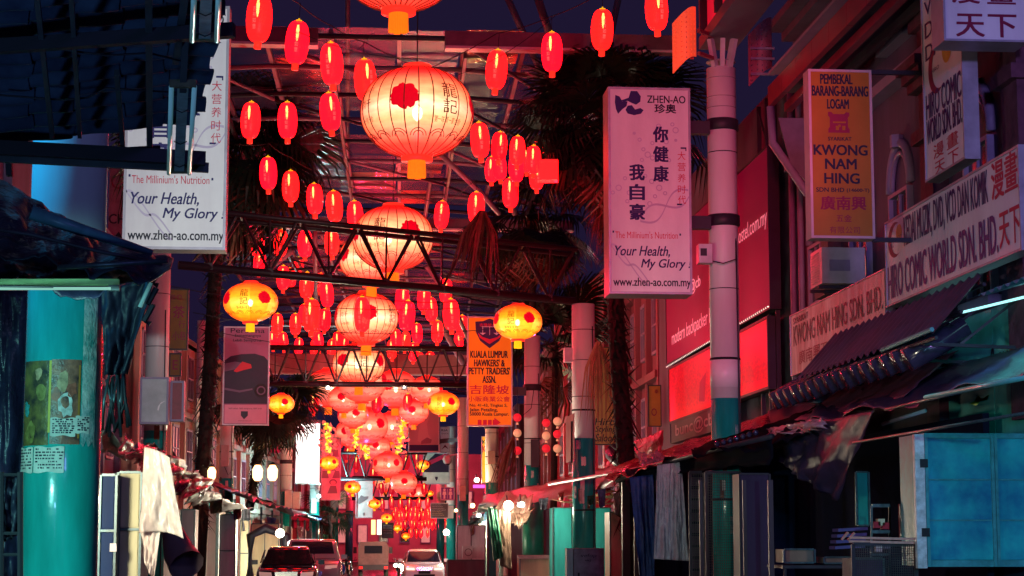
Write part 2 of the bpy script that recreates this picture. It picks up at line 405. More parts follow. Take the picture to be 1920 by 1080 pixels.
# faces and figures of the faded posters, as flat shapes
for a, z0, rr, m_ in ((-30, 705, .035, 'poster_skin'), (-24, 740, .05, 'poster_olive'), (-55, 770, .04, 'poster_teal'), (8, 720, .05, 'poster_skin'), (12, 765, .06, 'poster_white'), (-2, 745, .04, 'poster_rust'), (-45, 815, .06, 'poster_olive'), (20, 735, .04, 'poster_rust')):
    cc = {'poster_skin': (.4, .26, .14), 'poster_olive': (.2, .18, .05), 'poster_teal': (.03, .25, .25), 'poster_white': (.5, .5, .48), 'poster_rust': (.3, .08, .05)}[m_]
    mm = MB(); zz = zc(z0)
    pts = []
    for k in range(14):
        an = 2*math.pi*k/14; q = rr*(.7+.5*rnd.random()); aa = math.radians(a)+q*math.cos(an)/.3
        pts.append((c1.x+.3065*math.sin(aa), c1.y-.3065*math.cos(aa), zz+q*1.5*math.sin(an)))
    mm.poly(pts); mm.build('poster_figure', mat(m_, cc, .5, var=.6, scale=20), t1)
for px_, Y_, ky in (('L4', 66, 930),):
    t, x = COLS[px_]; c = V((x, Y_, 0))
    arc_patch(c, .295, -20, 35, P(382, 1005, 66).z, P(382, 985, 66).z).build('pasted_notice', PAPER, t)
    arc_patch(c, .294, -30, 40, P(382, 985, 66).z, P(382, 955, 66).z).build('poster', POST2, t)
# clamp bands, meter boxes and cables on the columns
def band(k, px, py, Y, r=.34, h=.24, arm=None):
    t, x = COLS[k]; z = P(px, py, Y).z
    MB().lathe([(r-.03, -h/2), (r, -h/2+.02), (r, h/2-.02), (r-.03, h/2)], 28, (x, Y, z)).build('clamp_band', DARK, t, True)
band('R1', 1357, 236, 38); band('R1', 1357, 415, 38)
band('R3', 998, 727, 70); band('R4', 922, 800, 86, h=.2); band('L5', 426, 625, 82, h=.2)
t, x = COLS['R1']
def rbox(mb, a, b, r=.02): mb.box(a, b); return mb
bx = P(1321, 477, 37.7)
MB().box((bx.x-.14, 37.55, bx.z-.19), (bx.x+.13, 37.85, bx.z+.19)).build('meter_box', mat('meter_box', (.6, .55, .6), .4), t)
MB().box((bx.x-.11, 37.54, bx.z-.05), (bx.x+.02, 37.549, bx.z+.1)).build('meter_window', DARK, t)
MB().tube([bx+V((.1, 0, -.12)), bx+V((.35, -.15, -.2)), bx+V((.62, -.1, -.1)), bx+V((.66, .1, .35))], .012, 6).build('cable', BLACK, t, True)
for py in (118, 150, 185, 205):
    z = P(1357, py, 38).z; MB().lathe([(.302, 0), (.302, .015)], 28, (x, 38, z)).build('seam_ring', mat('ring_rust', (.35, .3, .32), .6), t, True)
MB().lathe([(.303, 0), (.303, .55)], 28, (x, 38, P(1357, 729, 38).z+.02)).build('paint_patch', mat('fresh_white', (.8, .8, .8), .3, var=.05), t, True)
for a in (-40, -5, 30):
    ca = math.radians(a); MB().beam((x+.25*math.sin(ca), 38-.25*math.cos(ca), 11.2), (x+.42*math.sin(ca), 38-.42*math.cos(ca), 11.75), .09, .14).build('cap_bracket', STEEL, t)
t, x = COLS['R2']
b0 = P(1066, 666, 53.6); MB().box((b0.x-.13, 53.45, b0.z-.2), (b0.x+.1, 53.75, b0.z+.2)).build('meter_box', mat('meter_box', (.6, .55, .6), .4), t)
for py in (620, 745): MB().lathe([(.333, 0), (.333, .02)], 28, (x, 54, P(1094, py, 54).z)).build('tie_wire', DARK, t, True)
t, x = COLS['R3']
p0 = P(978, 750, 69.6); MB().tube([p0, p0+V((-.2, 0, .1)), p0+V((-.35, 0, -.3)), p0+V((0, 0, -.6)), p0+V((.35, 0, -.3)), p0+V((.45, 0, .4))], .014, 6).build('cable', BLACK, t, True)
p0 = P(1003, 850, 69.65); MB().box((p0.x-.15, 69.6, p0.z-.5), (p0.x+.15, 69.7, p0.z+.5)).build('junction_frame', DARK, t)
t, x = COLS['L6']
for px, py, hh in ((541, 938, .5), (556, 938, .42)):
    p0 = P(px, py, 97.6); MB().box((p0.x-.18, 97.4, p0.z-hh), (p0.x+.18, 97.68, p0.z+hh)).build('meter_box', mat('meter_box_pink', (.55, .4, .36), .5), t)
band('L6', 537, 866, 98, h=.2)

# ------------------------------------------------------------------ glazed street roof
RZ = 12.9+CAMZ
PANE = {}
def pane_mesh(w_, l_):
    k = (round(w_, 3), round(l_, 3))
    if k not in PANE:
        m = MB().grid(lambda u, v: ((u-.5)*w_, (v-.5)*l_, .02*math.sin(u*math.pi)), 4, 1); o = m.build('roof_pane', GLASSP); PANE[k] = o.data; bpy.data.objects.remove(o)
    return PANE[k]
def section(Y0, Y1, label, first=False):
    cx = cen((Y0+Y1)/2); t = thing('glazed_roof', label, 'street roof', (cx, Y0, RZ), 'glazed steel roof sections over the street')
    n = round((Y1-Y0)/3.5); st = (Y1-Y0)/n
    xs = [-7.3, -5.8, -4.2, -2.6, -.88, .88, 2.6, 4.2, 5.8, 7.3]
    def zz(x): return RZ - max(0, abs(x)-5.8)*.2
    sh = lambda y: cen(y)-cx
    for x in xs:
        MB().beam((cx+x+sh(Y0), Y0, zz(x)), (cx+x+sh(Y1), Y1, zz(x)), .11, .13).build('roof_rib', ROOFS, t)
    for k in range(n+1):
        y = Y0+k*st; c_ = cx+sh(y); MB().tube([(c_-7.3, y, zz(7.3)-.12), (c_-2.6, y, RZ-.12), (c_+2.6, y, RZ-.12), (c_+7.3, y, zz(7.3)-.12)], .075, 6).build('purlin', ROOFS if k % 2 else DARK, t, True)
    for k in range(n):
        for i in range(9):
            if i == 4 and k % 5 == 3: continue
            xa, xb = xs[i], xs[i+1]; za, zb_ = zz(xa), zz(xb); y = Y0+(k+.5)*st
            L = math.hypot(xb-xa, zb_-za)-.06
            o = bpy.data.objects.new('roof_pane', pane_mesh(L, st-.06)); COL.objects.link(o); o.parent = t
            if rnd.random() < .14: o.material_slots[0].link = 'OBJECT'; o.material_slots[0].material = GLASSQ
            o.location = ((xa+xb)/2+sh(y), y-Y0, (za+zb_)/2-RZ+.1)
            o.rotation_euler = (rnd.uniform(-.02, .02), -math.atan2(zb_-za, xb-xa)+rnd.uniform(-.015, .015), 0)
    for k in range(0, n-1, 2):
        for xa, xb in ((-5.8, -2.6), (2.6, 5.8), (-2.6, 2.6)):
            ya, yb = Y0+k*st, Y0+(k+2)*st; MB().tube([(cx+xa+sh(ya), ya, RZ-.3), (cx+xb+sh(yb), yb, RZ-.3)], .05, 6).build('brace_tube', DARK if k % 4 else ROOFS, t, True)
    for x in (-4.2, -.88, 2.6, 5.8):
        MB().beam((cx+x+sh(Y0), Y0, RZ-.55), (cx+x+sh(Y1), Y1, RZ-.55), .09, .16).build('lower_beam', DARK, t)
    # fascia beams at the near end
    z1 = RZ-.42
    for s0, s1 in ((-7.6, -1.2), (2.05, 8.0)):
        MB().box((cx+sh(Y0)+s0, Y0-.45, z1), (cx+sh(Y0)+s1, Y0-.2, z1+.4)).build('fascia_beam', mat('pink_fascia', (.22, .12, .17), .5, var=.3), t)
        MB().box((cx+sh(Y0)+s0, Y0-.5, z1-.07), (cx+sh(Y0)+s1, Y0-.1, z1-.002)).build('fascia_flange', WHITE, t)
    return t
section(48.5, 75, 'near section of the steel and tinted sheet roof above the three largest cream lanterns')
section(78, 112, 'middle section of the steel and tinted sheet roof beyond the second lattice truss')
section(115, 172, 'most distant section of the tinted street roof above the dense lantern rows')
# hanging end beam of the middle section, pink, its lit lower edge put in as white
o_, u_, v_ = front(506, 664, 884, 700, 103)
t = thing('gutter_beam', 'wide pink gutter beam with lit lower edge painted white behind the second truss', 'gutter beam', o_)
MB().obox(o_, u_, v_, (0, .35, 0)).build('web', mat('pink_beam', (.50, .28, .34), .5), t)
MB().obox(o_-V((0, .08, .07)), u_, (0, 0, .066), (0, .5, 0)).build('lit_lower_edge', WHITE, t)

# roof struts branching from the column heads
def strut(label, pts, r=.1, m=None):
    mb = MB().tube(pts, r, 10); return single('roof_strut', mb, m or ROOFS, label, 'strut', 'tubular struts under the street roof', True)
def pp(*a): return [P(x, y, Y*1.32) for x, y, Y in a]
strut('thick tube strut slanting down behind the third red lantern from the big pink sign', pp((940, -30, 39), (1012, 130, 42), (1050, 230, 45)), .10)
strut('tube strut descending onto the red lantern nearest the palm crown', pp((1003, -20, 38), (1036, 80, 40)), .12)
strut('tube strut beside the second red lantern from the perforated panel', pp((1163, -20, 40), (1140, 90, 40)), .1)
strut('long dark red strut falling away below the largest cream lantern', pp((827, 290, 46), (905, 365, 48), (935, 400, 49)), .09)
strut('strut crossing behind the second row of red lanterns beside the palm', pp((482, 290, 47), (545, 212, 46), (575, 150, 45)), .11)
strut('strut running down to the cantilevered lattice left of nothing but palm fronds'.replace('left of nothing but', 'among the'), pp((938, 320, 50), (965, 400, 52)), .11)
strut('slender strut behind the second cream lantern, toward the tall yellow sign', pp((800, 500, 58), (845, 560, 60), (880, 640, 62)), .1)
strut('strut seen through the first truss beneath the row of four lanterns', pp((500, 505, 58), (548, 470, 57)), .13)
strut('pale strut slanting between the hanging red lanterns above the orange banner', pp((808, 575, 70), (868, 680, 74)), .16)
strut('pair strut in the frond shadows above the orange banner', pp((980, 300, 50), (1000, 225, 49), (1020, 170, 48)), .12)
strut('vertical hanger tube under the gap in the roof', pp((652, -5, 41), (652, 300, 56)), .07)
strut('pale tube rising behind the truss near the column of the white banner', pp((590, 395, 56), (592, 560, 60)), .1)
strut('tube crossing behind the big lantern toward the palm', pp((820, 260, 50), (795, 420, 56)), .08)
strut('short tube over the four lanterns of the truss', pp((650, 340, 55), (725, 345, 55)), .05)

# ------------------------------------------------------------------ lattice trusses
def truss(label, A, B, h, wd, n, m, Yd=.8, redm=None):
    """triangular lattice girder: A, B are the ends of the bottom chord"""
    A, B = V(A), V(B); t = thing('lattice_truss', label, 'truss', A, 'lattice trusses across the street'); d = B-A
    up = V((0, 0, h)); sd = V((0, wd/2, 0))
    MB().tube([A, B], .115, 8).build('bottom_chord', redm or m, t, True)
    for s in (-1, 1): MB().tube([A+up+sd*s, B+up+sd*s], .075, 8).build('top_chord', m, t, True)
    for i in range(n):
        a = A+d*(i+.5)/n
        for s in (-1, 1):
            for e in (-.46, .46):
                MB().tube([a, A+d*(i+.5+e)/n+up+sd*s], .04, 5).build('web_bar', m, t)
        MB().beam(A+d*i/n+up-sd, A+d*i/n+up+sd, .04, .04).build('cross_bar', m, t)
        MB().tube([a, a+up+sd*(-1)], .03, 5).build('web_bar', m, t)
        MB().box(a-V((.09, .09, .06)), a+V((.09, .09, .12))).build('gusset_plate', m, t)
    return t
TR = mat('dark_red_steel', (.03, .008, .014), .45, var=.3)
truss('long dark lattice truss in front of the second and third cream lanterns', P(335, 497, 50), P(1078, 565, 54), 1.42, 1.0, 7, TR)
truss('second dark lattice truss between the car banner and the orange association banner', P(430, 719, 82), P(885, 722, 82), 1.55, .9, 8, TR)
truss('third small truss behind the flower garlands', P(636, 898, 112), P(800, 898, 112), 1.5, .8, 5, TR)
truss('fourth small truss above the far bright billboard strip', P(660, 935, 128), P(812, 934, 128), 1.4, .8, 6, TR)
# ------------------------------------------------------------------ lanterns
def bigprof(R, flat=.8, n=18, low=1.0):
    out = []
    for i in range(n+1):
        t = -.955 + (1.91)*i/n
        r = R*(1-abs(t)**2.15)**.5
        if t < 0: r *= 1 - .10*(abs(t)**3)*low
        out.append((r, t*R*flat))
    return out
def prof_r(prof, z):
    for (r0, z0), (r1, z1) in zip(prof, prof[1:]):
        if z0 <= z <= z1: return r0 + (r1-r0)*(z-z0)/(z1-z0)
    return prof[0][0] if z < prof[0][1] else prof[-1][0]
CREAM = shell_mat('cream_lantern_silk', (1, .6, .4), 1.85, (.25, .05, .03), .10,
    [(0, (1, .05, .03)), (.12, (1, .22, .12)), (.3, (1, .52, .20)), (.47, (1, .86, .50)), (.62, (1, .52, .22)), (.8, (1, .32, .13)), (.93, (1, .06, .05)), (1, (1, .01, .01))])
PINKC = shell_mat('pink_lantern_silk', (1, .5, .4), 1.3, (.25, .05, .03), .10,
    [(0, (1, .10, .08)), (.15, (1, .26, .2)), (.35, (1, .22, .12)), (.5, (1, .52, .30)), (.7, (1, .17, .10)), (.88, (1, .10, .07)), (1, (1, .02, .02))])
YELL = shell_mat('yellow_lantern_silk', (1, .6, .02), 1.5, (.6, .4, .05), .10,
    [(0, (1, .45, .0)), (.2, (1, .72, .02)), (.42, (1, .88, .12)), (.6, (1, .50, .01)), (.8, (1, .32, .01)), (.95, (1, .10, .01)), (1, (1, .02, .01))], panels=8, pcol=(1, .62, .2))
BULB = glow('bulb_warm', (1, .78, .42), 26)
BULBR = glow('bulb_amber', (1, .55, .12), 20)
RED = shell_mat('red_lantern_skin', (1, .0010, .0022), 9.0, (.22, .0, .005), .13)
REDD = shell_mat('red_lantern_skin_dim', (1, .004, .012), .85, (.22, .0, .01), .16)
REDC = mat('lantern_red_cap', (.7, .01, .01), .5, emit=(1, .02, .01), es=1.6, var=0)
TASS = mat('lantern_fringe_orange', (.8, .2, .01), .6, emit=(1, .16, .005), es=1.1, var=.3, scale=20)
TASSY = mat('lantern_fringe_yellow', (.8, .5, .01), .6, emit=(1, .55, .01), es=.9, var=.3, scale=20)
LINK = mat('lantern_ink', (.10, .002, .005), .6, emit=(.30, .0, .004), es=.3, var=0)
PEON = mat('lantern_peony', (.5, .005, .01), .6, emit=(.75, .0, .012), es=1.0, var=.8, scale=18)
WIRE = mat('lantern_wire', (.12, .02, .01), .6, emit=(.25, .02, .01), es=.4, var=0)
def wrap_text(mb, prof, body, az, zc_, wdt, hgt, bold=.02, d=.006):
    g_, fs, asp = glyphs(body, bold); vs = []
    for a, b in g_:
        z = zc_ + (b-.5)*hgt; r = prof_r(prof, z)+d
        an = az + (a-.5)*wdt/prof_r(prof, zc_); vs.append((r*math.sin(an), -r*math.cos(an), z))
    mb.add(vs, fs)
def wrap_blob(mb, prof, az, zc_, rad, n=26, jag=.13, d=.005):
    vs = [( (prof_r(prof, zc_)+d)*math.sin(az), -(prof_r(prof, zc_)+d)*math.cos(az), zc_)]
    rings = [.35, .7, 1]
    for q in rings:
        for k in range(n):
            an = 2*math.pi*k/n; rr = rad*q*(1+(jag*rnd.uniform(-1, 1) if q == 1 else 0)); z = zc_+rr*math.sin(an)*.92; r = prof_r(prof, z)+d
            aa = az + rr*math.cos(an)/prof_r(prof, zc_); vs.append((r*math.sin(aa), -r*math.cos(aa), z))
    fs = [(0, 1+k, 1+(k+1) % n) for k in range(n)]
    for i in range(2):
        for k in range(n): fs.append((1+i*n+k, 1+(i+1)*n+k, 1+(i+1)*n+(k+1) % n, 1+i*n+(k+1) % n))
    mb.add(vs, fs)
def make_big(label, R, shell, flat, rot, tass, ribs, group, full=True, cap=True, ty=0):
    t = thing('round_lantern', label, 'lantern', (0, 0, 0), group)
    pr = bigprof(R, flat)
    MB().lathe(pr, 48).build('silk_shell', shell, t, True)
    H = R*flat*.955; r0 = pr[0][0]; r1 = pr[-1][0]
    MB().lathe([(r1, H), (r1*.9, H+.03), (r1*.8, H+.06)], 20).build('top_cap', REDC, t, True)
    fb = MB().lathe([(r0*.98, -H+.0), (r0*1.0, -H-.06)], 24); fb.build('fringe_collar', REDC, t, True)
    fr = MB(); fl = R*.36; rr = R*.145
    for k in range(34):
        a = 2*math.pi*k/34; l = fl*rnd.uniform(.93, 1.0)
        fr.tube([(rr*.96*math.cos(a), rr*.96*math.sin(a), -H-.02), (rr*math.cos(a)*1.04, rr*math.sin(a)*1.04, -H-.02-l)], rr*.11, 4, cap=False)
    fr.build('fringe', tass, t)
    MB().lathe([(.02, -.1), (.06, -.05), (.07, 0), (.06, .06), (.02, .1)], 12, (0, -.15*R, -.04*R)).build('bulb', BULB, t, True)
    if ribs:
        rb = MB().tube([(r+.004, 0, z) for r, z in pr], .0080*R/.75, 4); o = rb.build('rib', WIRE, t)
        for k in range(1, ribs): share(o, t, (0, 0, 0), (0, 0, 2*math.pi*k/ribs))
    a0 = math.radians(rot)
    for k in range(2):      # two sets of printed groups round the lantern
        az = a0 + k*math.pi
        m = MB(); wrap_text(m, pr, '龍', az, .25*R, .30*R, .28*R, .012); m.build('printed_character', LINK, t)
        m = MB(); wrap_text(m, pr, '記', az, -.05*R, .30*R, .25*R, .012); m.build('printed_character', LINK, t)
        m = MB(); wrap_text(m, pr, '第一味 第一家 金香!', az, -.29*R, .56*R, .11*R, .02); m.build('printed_line', LINK, t)
        for dz in (-49, 46):
            m = MB(); wrap_blob(m, pr, az+math.radians(dz), .10*R, .25*R, 44, .12); m.build('printed_peony', PEON, t)
        if full:
            az3 = az - math.radians(99)
            m = MB(); wrap_text(m, pr, 'LOONG KEE', az3, .30*R, .36*R, .07*R, .03); m.build('printed_line', LINK, t)
            m = MB(); wrap_text(m, pr, '肉干', az3, .05*R, .3*R, .16*R, .02); m.build('printed_character', LINK, t)
            m = MB(); wrap_text(m, pr, 'BAK KWA!', az3, -.24*R, .36*R, .1*R, .03) if 0 else wrap_text(m, pr, '味一家一香!', az3, -.24*R, .36*R, .1*R, .03); m.build('printed_line', LINK, t)
    wv = MB()               # cloud border near the bottom
    for k in range(14):
        az = 2*math.pi*k/14
        for q in (1, .62):
            m2 = []
            for j in range(9):
                an = math.pi*j/8; z = -H*.70 + .11*R*q*math.sin(an); r = prof_r(pr, z)+.004; aa = az+.14*R*q*math.cos(an)/r; m2.append((r*math.sin(aa), -r*math.cos(aa), z))
            wv.tube(m2, .006*R/.75, 3, cap=False)
    wv.build('printed_border', LINK, t)
    MB().tube([(0, 0, H+.03), (0, 0, H+.9)], .008, 4).build('hanging_cord', BLACK, t)
    return t
BG = 'cream round lanterns down the middle of the street'
big0 = make_big('largest cream lantern, glowing white hot, with peony and ink characters', .75, CREAM, .83, 34, TASS, 24, BG)
def put(o, px, py, wpx, D=2.25, spin=0):
    Y = D*3600/wpx; p = P(px, py, Y); o.location = p; o.rotation_euler = (0, 0, math.radians(spin)); o.scale = (D/1.5,)*3; return Y
put(big0, 782, 212, 214)
BIGS = [(748, -72, 238, 20, 'cream lantern cut by the top edge, only its red base and fringe showing'),
 (737, 447, 152, -55, 'cream lantern right behind the upper chord of the long truss'),
 (697, 486, 122, 40, 'cream lantern peeping out below and beside the one behind the truss'),
 (687, 597, 119, 200, 'cream lantern under the long truss with a red capsule lantern before it'),
 (673, 683, 98, -25, 'cream lantern crossed by the second truss')]
for px, py, wp, sp, lb in BIGS: put(copy_tree(big0, label=lb), px, py, wp, 2.35 if wp > 100 else 2.3, spin=sp)
pinkb = make_big('pale pink round lantern half hidden behind the lowest part of the second truss', .75, PINKC, .85, 20, TASS, 0, BG)
put(pinkb, 679, 716, 92)
for px, py, wp, sp, lb in [(616, 727, 84, 60, 'pale lantern whose side is covered by the drooping palm leaf'), (741, 729, 84, 10, 'pale lantern beside the topmost corner of the woman poster'),
  (687, 799, 81, 70, 'pale lantern hanging behind the middle flower garland'), (735, 800, 66, 0, 'pale lantern between the garlands, mostly hidden'), (727, 871, 56, 150, 'small pale lantern under the garlands with a dark peony in front'),
  (757, 905, 50, 30, 'small pale lantern just below the fourth truss'), (722, 905, 40, 30, 'very small pale lantern tucked behind the garland tip'),
  (662, 778, 58, 40, 'pale lantern deep behind the palm leaf and the first garland'), (706, 838, 52, 110, 'pale lantern directly beneath the one behind the middle garland'), (776, 772, 56, 200, 'pale lantern mostly hidden by the edge of the woman poster'), (645, 748, 60, 200, 'pale lantern under the second truss between two dark red capsules'), (690, 750, 64, 300, 'pale lantern filling the gap under the second truss chord'),
  (800, 730, 60, 90, 'pale lantern above the woman poster, cut by the truss'), (660, 812, 64, 90, 'pale lantern behind the garland next to the blank billboard'), (785, 925, 38, 0, 'tiny pale lantern low in front of the far rows')]:
    put(copy_tree(pinkb, label=lb), px, py, wp, 2.3 if wp > 60 else 1.5, spin=sp)
yel0 = make_big('large yellow lantern glowing over the top of the purple car banner', .75, YELL, .74, -12, TASSY, 0, 'yellow oblate lanterns')
put(yel0, 470, 567, 102, 1.35)
for px, py, wp, sp, lb in [(971, 604, 92, -12+2, 'large yellow lantern covering the corner of the orange banner'), (527, 757, 50, 80, 'small yellow lantern beside the edge of the car banner'),
  (831, 757, 61, 175, 'yellow lantern with a peony next to the woman poster'), (617, 868, 36, 0, 'small yellow lantern at the top of the family banner'), (661, 914, 31, 40, 'small yellow lantern at the top of the sketch banner'),
  (702, 945, 24, 90, 'tiny yellow lantern behind the sketch banner'), (725, 971, 21, 150, 'tiny yellow lantern with a peony above the small dark board'), (745, 990, 17, 10, 'tiny orange lantern, second step down toward the far cars'),
  (761, 1005, 16, 10, 'lowest and tiniest orange lantern down the street'), (793, 872, 24, 10, 'tiny yellow lantern peeping out beside the hanging camera'), (806, 925, 14, 10, 'tiny yellow lantern below the silver car banner')]:
    put(copy_tree(yel0, label=lb), px, py, wp, {92: 1.5, 50: 1.08, 61: 1.35, 36: .98, 31: .88, 24: .7 if py > 900 else .8, 14: .55}.get(wp, .75), spin=sp)

def make_small(label, skin, bulbm, group):
    t = thing('capsule_lantern', label, 'lantern', (0, 0, 0), group); pr = []
    R, H = .18, .335
    for i in range(25):
        a = i/24*math.pi - math.pi/2
        s = math.sin(a); c = math.cos(a)
        r = R*max(0.0, c)**.55 if abs(s) < .999 else .045
        r = max(.045, r); z = H*math.copysign(abs(s)**1.0, s)*1.0
        pr.append((r*(1+.012*(i % 2)), z))
    MB().lathe(pr, 24).build('paper_body', skin, t, True)
    MB().lathe([(.05, H), (.048, H+.02), (.012, H+.03), (.012, H+.05)], 12).build('top_cap', TASSY, t, True)
    MB().lathe([(.05, -H-.0), (.052, -H-.10)], 12).build('bottom_tassel', REDC, t, True)
    MB().lathe([(.006, -.12), (.018, -.06), (.024, .06), (.012, .13)], 8, (0, -.07, .13)).build('bulb', bulbm, t, True)
    MB().tube([(0, 0, H+.04), (0, 0, H+.30)], .005, 4).build('hanging_cord', BLACK, t)
    rg = MB()
    for q in (-.26, -.17, -.08, .01, .10, .19, .27): rg.tube([((prof_r(pr, q)+.001)*math.cos(a), (prof_r(pr, q)+.001)*math.sin(a), q) for a in [math.pi*2*k/16 for k in range(17)]], .0022, 3, cap=False)
    rg.build('wire_ring', WIRE, t)
    tx = MB()
    for k, ch in enumerate('吉祥如意'): wrap_text(tx, pr, ch, 0, .10-.085*k, .05, .07, 0, .002)
    tx.build('printed_line', glow('print_pale_red', (1, .16, .14), 1.0), t)
    return t
ORD = ['first', 'second', 'third', 'fourth', 'fifth', 'sixth', 'seventh', 'eighth', 'ninth', 'tenth', 'eleventh', 'twelfth', 'thirteenth', 'fourteenth', 'fifteenth', 'sixteenth']
RG = 'small red capsule lanterns strung over the street'
small0 = make_small('x', RED, BULBR, RG); dim0 = make_small('x', REDD, BULBR, RG)
small_used = [False, False]
def small(px, py, wp, label, dim=False, zs=1.0, D=None):
    D = D or (.52 if wp > 13 else .36); Y = D*3600/wp; k = 1 if dim else 0; src = dim0 if dim else small0
    o = src if not small_used[k] else copy_tree(src)
    small_used[k] = True
    o.location = P(px, py, Y); o['label'] = label; o.rotation_euler = (rnd.uniform(-.09, .09), rnd.uniform(-.09, .09), rnd.uniform(-.6, .6)); o.scale = (D/.36, D/.36, D/.36*zs)
    return o
ROWS = [
 ([(486,35,49),(557,80,45),(622,120,43),(685,150,42)], 'red capsule lantern, {} one down the highest string toward the largest cream lantern'),
 ([(470,226,37),(539,226,37),(619,210,39)], 'red capsule lantern, {} in the row of three in front of the upper palm crown'),
 ([(503,325,33),(545,350,32),(590,373,31),(627,387,31),(666,405,30)], 'red capsule lantern, {} on the string sloping down to the long truss'),
 ([(482,455,27),(526,456,27),(572,457,27),(622,455,27)], 'red capsule lantern, {} of four behind the webs of the long truss'),
 ([(487,492,23),(531,521,24),(575,535,26),(613,552,25)], 'red capsule lantern, {} on the string passing under the long truss'),
 ([(1231,18,44),(1129,56,43),(1035,98,41),(931,131,41)], 'red capsule lantern, {} from the perforated panel on the top string'),
 ([(900,263,36),(893,390,32),(957,362,31),(828,403,28)], 'red capsule lantern, {} going down beside the second palm'),
 ([(936,275,30),(970,283,30),(936,312,28),(968,315,29),(1000,300,29),(1006,330,28),(985,300,26),(922,318,26),(1012,282,24)], 'red lantern, {} in the cluster screened by palm leaves'),
 ([(584,592,33),(609,600,22),(520,608,21),(554,608,21),(597,640,19),(634,640,19)], 'red capsule lantern, {} in the bunch under the long truss by the palm tip'),
 ([(512,638,18),(531,640,18),(560,650,17),(590,652,17),(622,652,17),(645,648,17)], 'red capsule lantern, {} along the top chord of the second truss'),
 ([(754,562,26),(795,560,25),(836,545,24),(763,592,30),(808,580,24),(846,590,31),(866,612,22)], 'red capsule lantern, {} in the bunch between the cream lantern and orange banner'),
 ([(743,636,20),(782,625,20),(820,622,22),(860,640,17)], 'red capsule lantern, {} just above the second truss toward the orange banner'),
 ([(741,680,18),(763,684,17),(787,678,18),(806,676,18),(620,690,17),(600,700,17)], 'faint red lantern, {} seen through the webs of the second truss'),
]
for pts, lb in ROWS:
    for k, (x_, y_, w_) in enumerate(pts): small(x_, y_, w_, lb.format(ORD[k]), D=.36 if 'screened' in lb else None)
small(679, 590, 31, 'tall red capsule lantern hanging directly in front of a cream lantern', zs=1.15)
for k, (x_, y_) in enumerate([(588,757),(645,757),(706,757),(765,757)]): small(x_, y_, 19.5, f'dark red capsule lantern, {ORD[k]} of four hanging from the second truss', True)
for k, (x_, y_) in enumerate([(640,822),(651,850),(668,868),(762,868),(780,862),(700,890),(745,860)]): small(x_, y_, 14, f'dark red lantern, {ORD[k]} in the loose group around the garlands', True)
for k in range(8): small(655+k*20, 917+rnd.uniform(-2, 2), 11.5, f'small dark red lantern, {ORD[k]} in the row under the third truss', True)
for k in range(7): small(700+k*17, 944+rnd.uniform(-2, 2), 10.5, f'small dark red lantern, {ORD[k]} in the row under the fourth truss', True)
far = 'tiny red lantern in the dense distant rows low over the street'
for row, (y_, w_, x0, x1_, n_) in enumerate([(968, 8.5, 738, 836, 13), (984, 7.5, 745, 838, 15), (999, 7, 770, 842, 8), (1012, 6.5, 772, 838, 6), (958, 8, 742, 830, 10)]):
    for k in range(n_): small(x0+(x1_-x0)*k/(n_-1)+rnd.uniform(-1.5, 1.5), y_+rnd.uniform(-2, 2), w_*rnd.uniform(.92, 1.08), far, dim=(k+row) % 3 == 0)
for k, (x_, y_) in enumerate([(760,640),(735,655),(775,660),(590,618),(570,588),(545,520),(600,530),(560,500)]):
    small(x_, y_, 19, f'red lantern, {ORD[k]} of the scattered ones hanging deep behind the cream lantern')
# the square red lantern among the palm leaves
p = P(1029, 321, 44.5)
t = thing('square_lantern', 'square red paper lantern shining through the palm leaves', 'lantern', p)
MB().lathe([(.17, -.26), (.31, -.24), (.31, .24), (.17, .26)], 4, p, a0=math.radians(38)).build('paper_body', RED, t)
MB().lathe([(.1, .265), (.1, .3)], 8, p).build('top_cap', DARK, t)
MB().tube([p+V((0, 0, .3)), p+V((0, 0, .8))], .006, 4).build('hanging_cord', BLACK, t)
# strings of cable that carry the lanterns
def cable(label, pts, r=.012, sag=0, n=8):
    out = []
    for a, b in zip(pts, pts[1:]):
        for k in range(n): 
            q = k/n; v = a.lerp(b, q); v.z -= 4*sag*q*(1-q); out.append(v)
    out.append(pts[-1]); return single('cable', MB().tube(out, r, 5), BLACK, label, 'cable', None, True)
def top(px, py, wp): Y = .52*3600/wp; return P(px, py, Y)+V((0, 0, .91))
cable('thin black cable carrying the highest string of red lanterns', [P(400, -20, 37), top(486,35,49), top(557,80,45), top(622,120,42.5), top(685,150,42), P(800, 130, 44), top(931,131,41), top(1035,98,41), top(1129,56,43), top(1231,18,44), P(1300, -10, 40)], sag=.05)
cable('thin black cable carrying the row of three lanterns', [P(440, 150, 50), top(470,226,37), top(539,226,37), top(619,210,38), P(760, 150, 48)], sag=.06)
cable('thin black cable sloping to the long truss', [P(440, 270, 56), top(503,325,33), top(545,350,32), top(590,373,31), top(627,387,31), top(666,405,30), P(790, 400, 63)], sag=.05)
cable('thin black cable behind the long truss', [P(430, 400, 68), top(482,455,27), top(526,456,27), top(572,457,27), top(622,455,27), P(800, 410, 66), top(893,390,32)], sag=.05)
for k, (xa, ya, xb, yb) in enumerate([(560, 60, 790, 110), (640, 100, 700, 60), (860, 140, 1040, 30), (700, 330, 870, 385), (640, 545, 900, 560)]):
    cable(['thin sagging wire above the four highest lanterns', 'short thin wire up to the roof gap', 'thin wire crossing in front of the fascia beam', 'thin wire behind the truss and second cream lantern', 'thin wire strung below the long truss'][k], [P(xa, ya, 38), P(xb, yb, 40)], .008, .15)

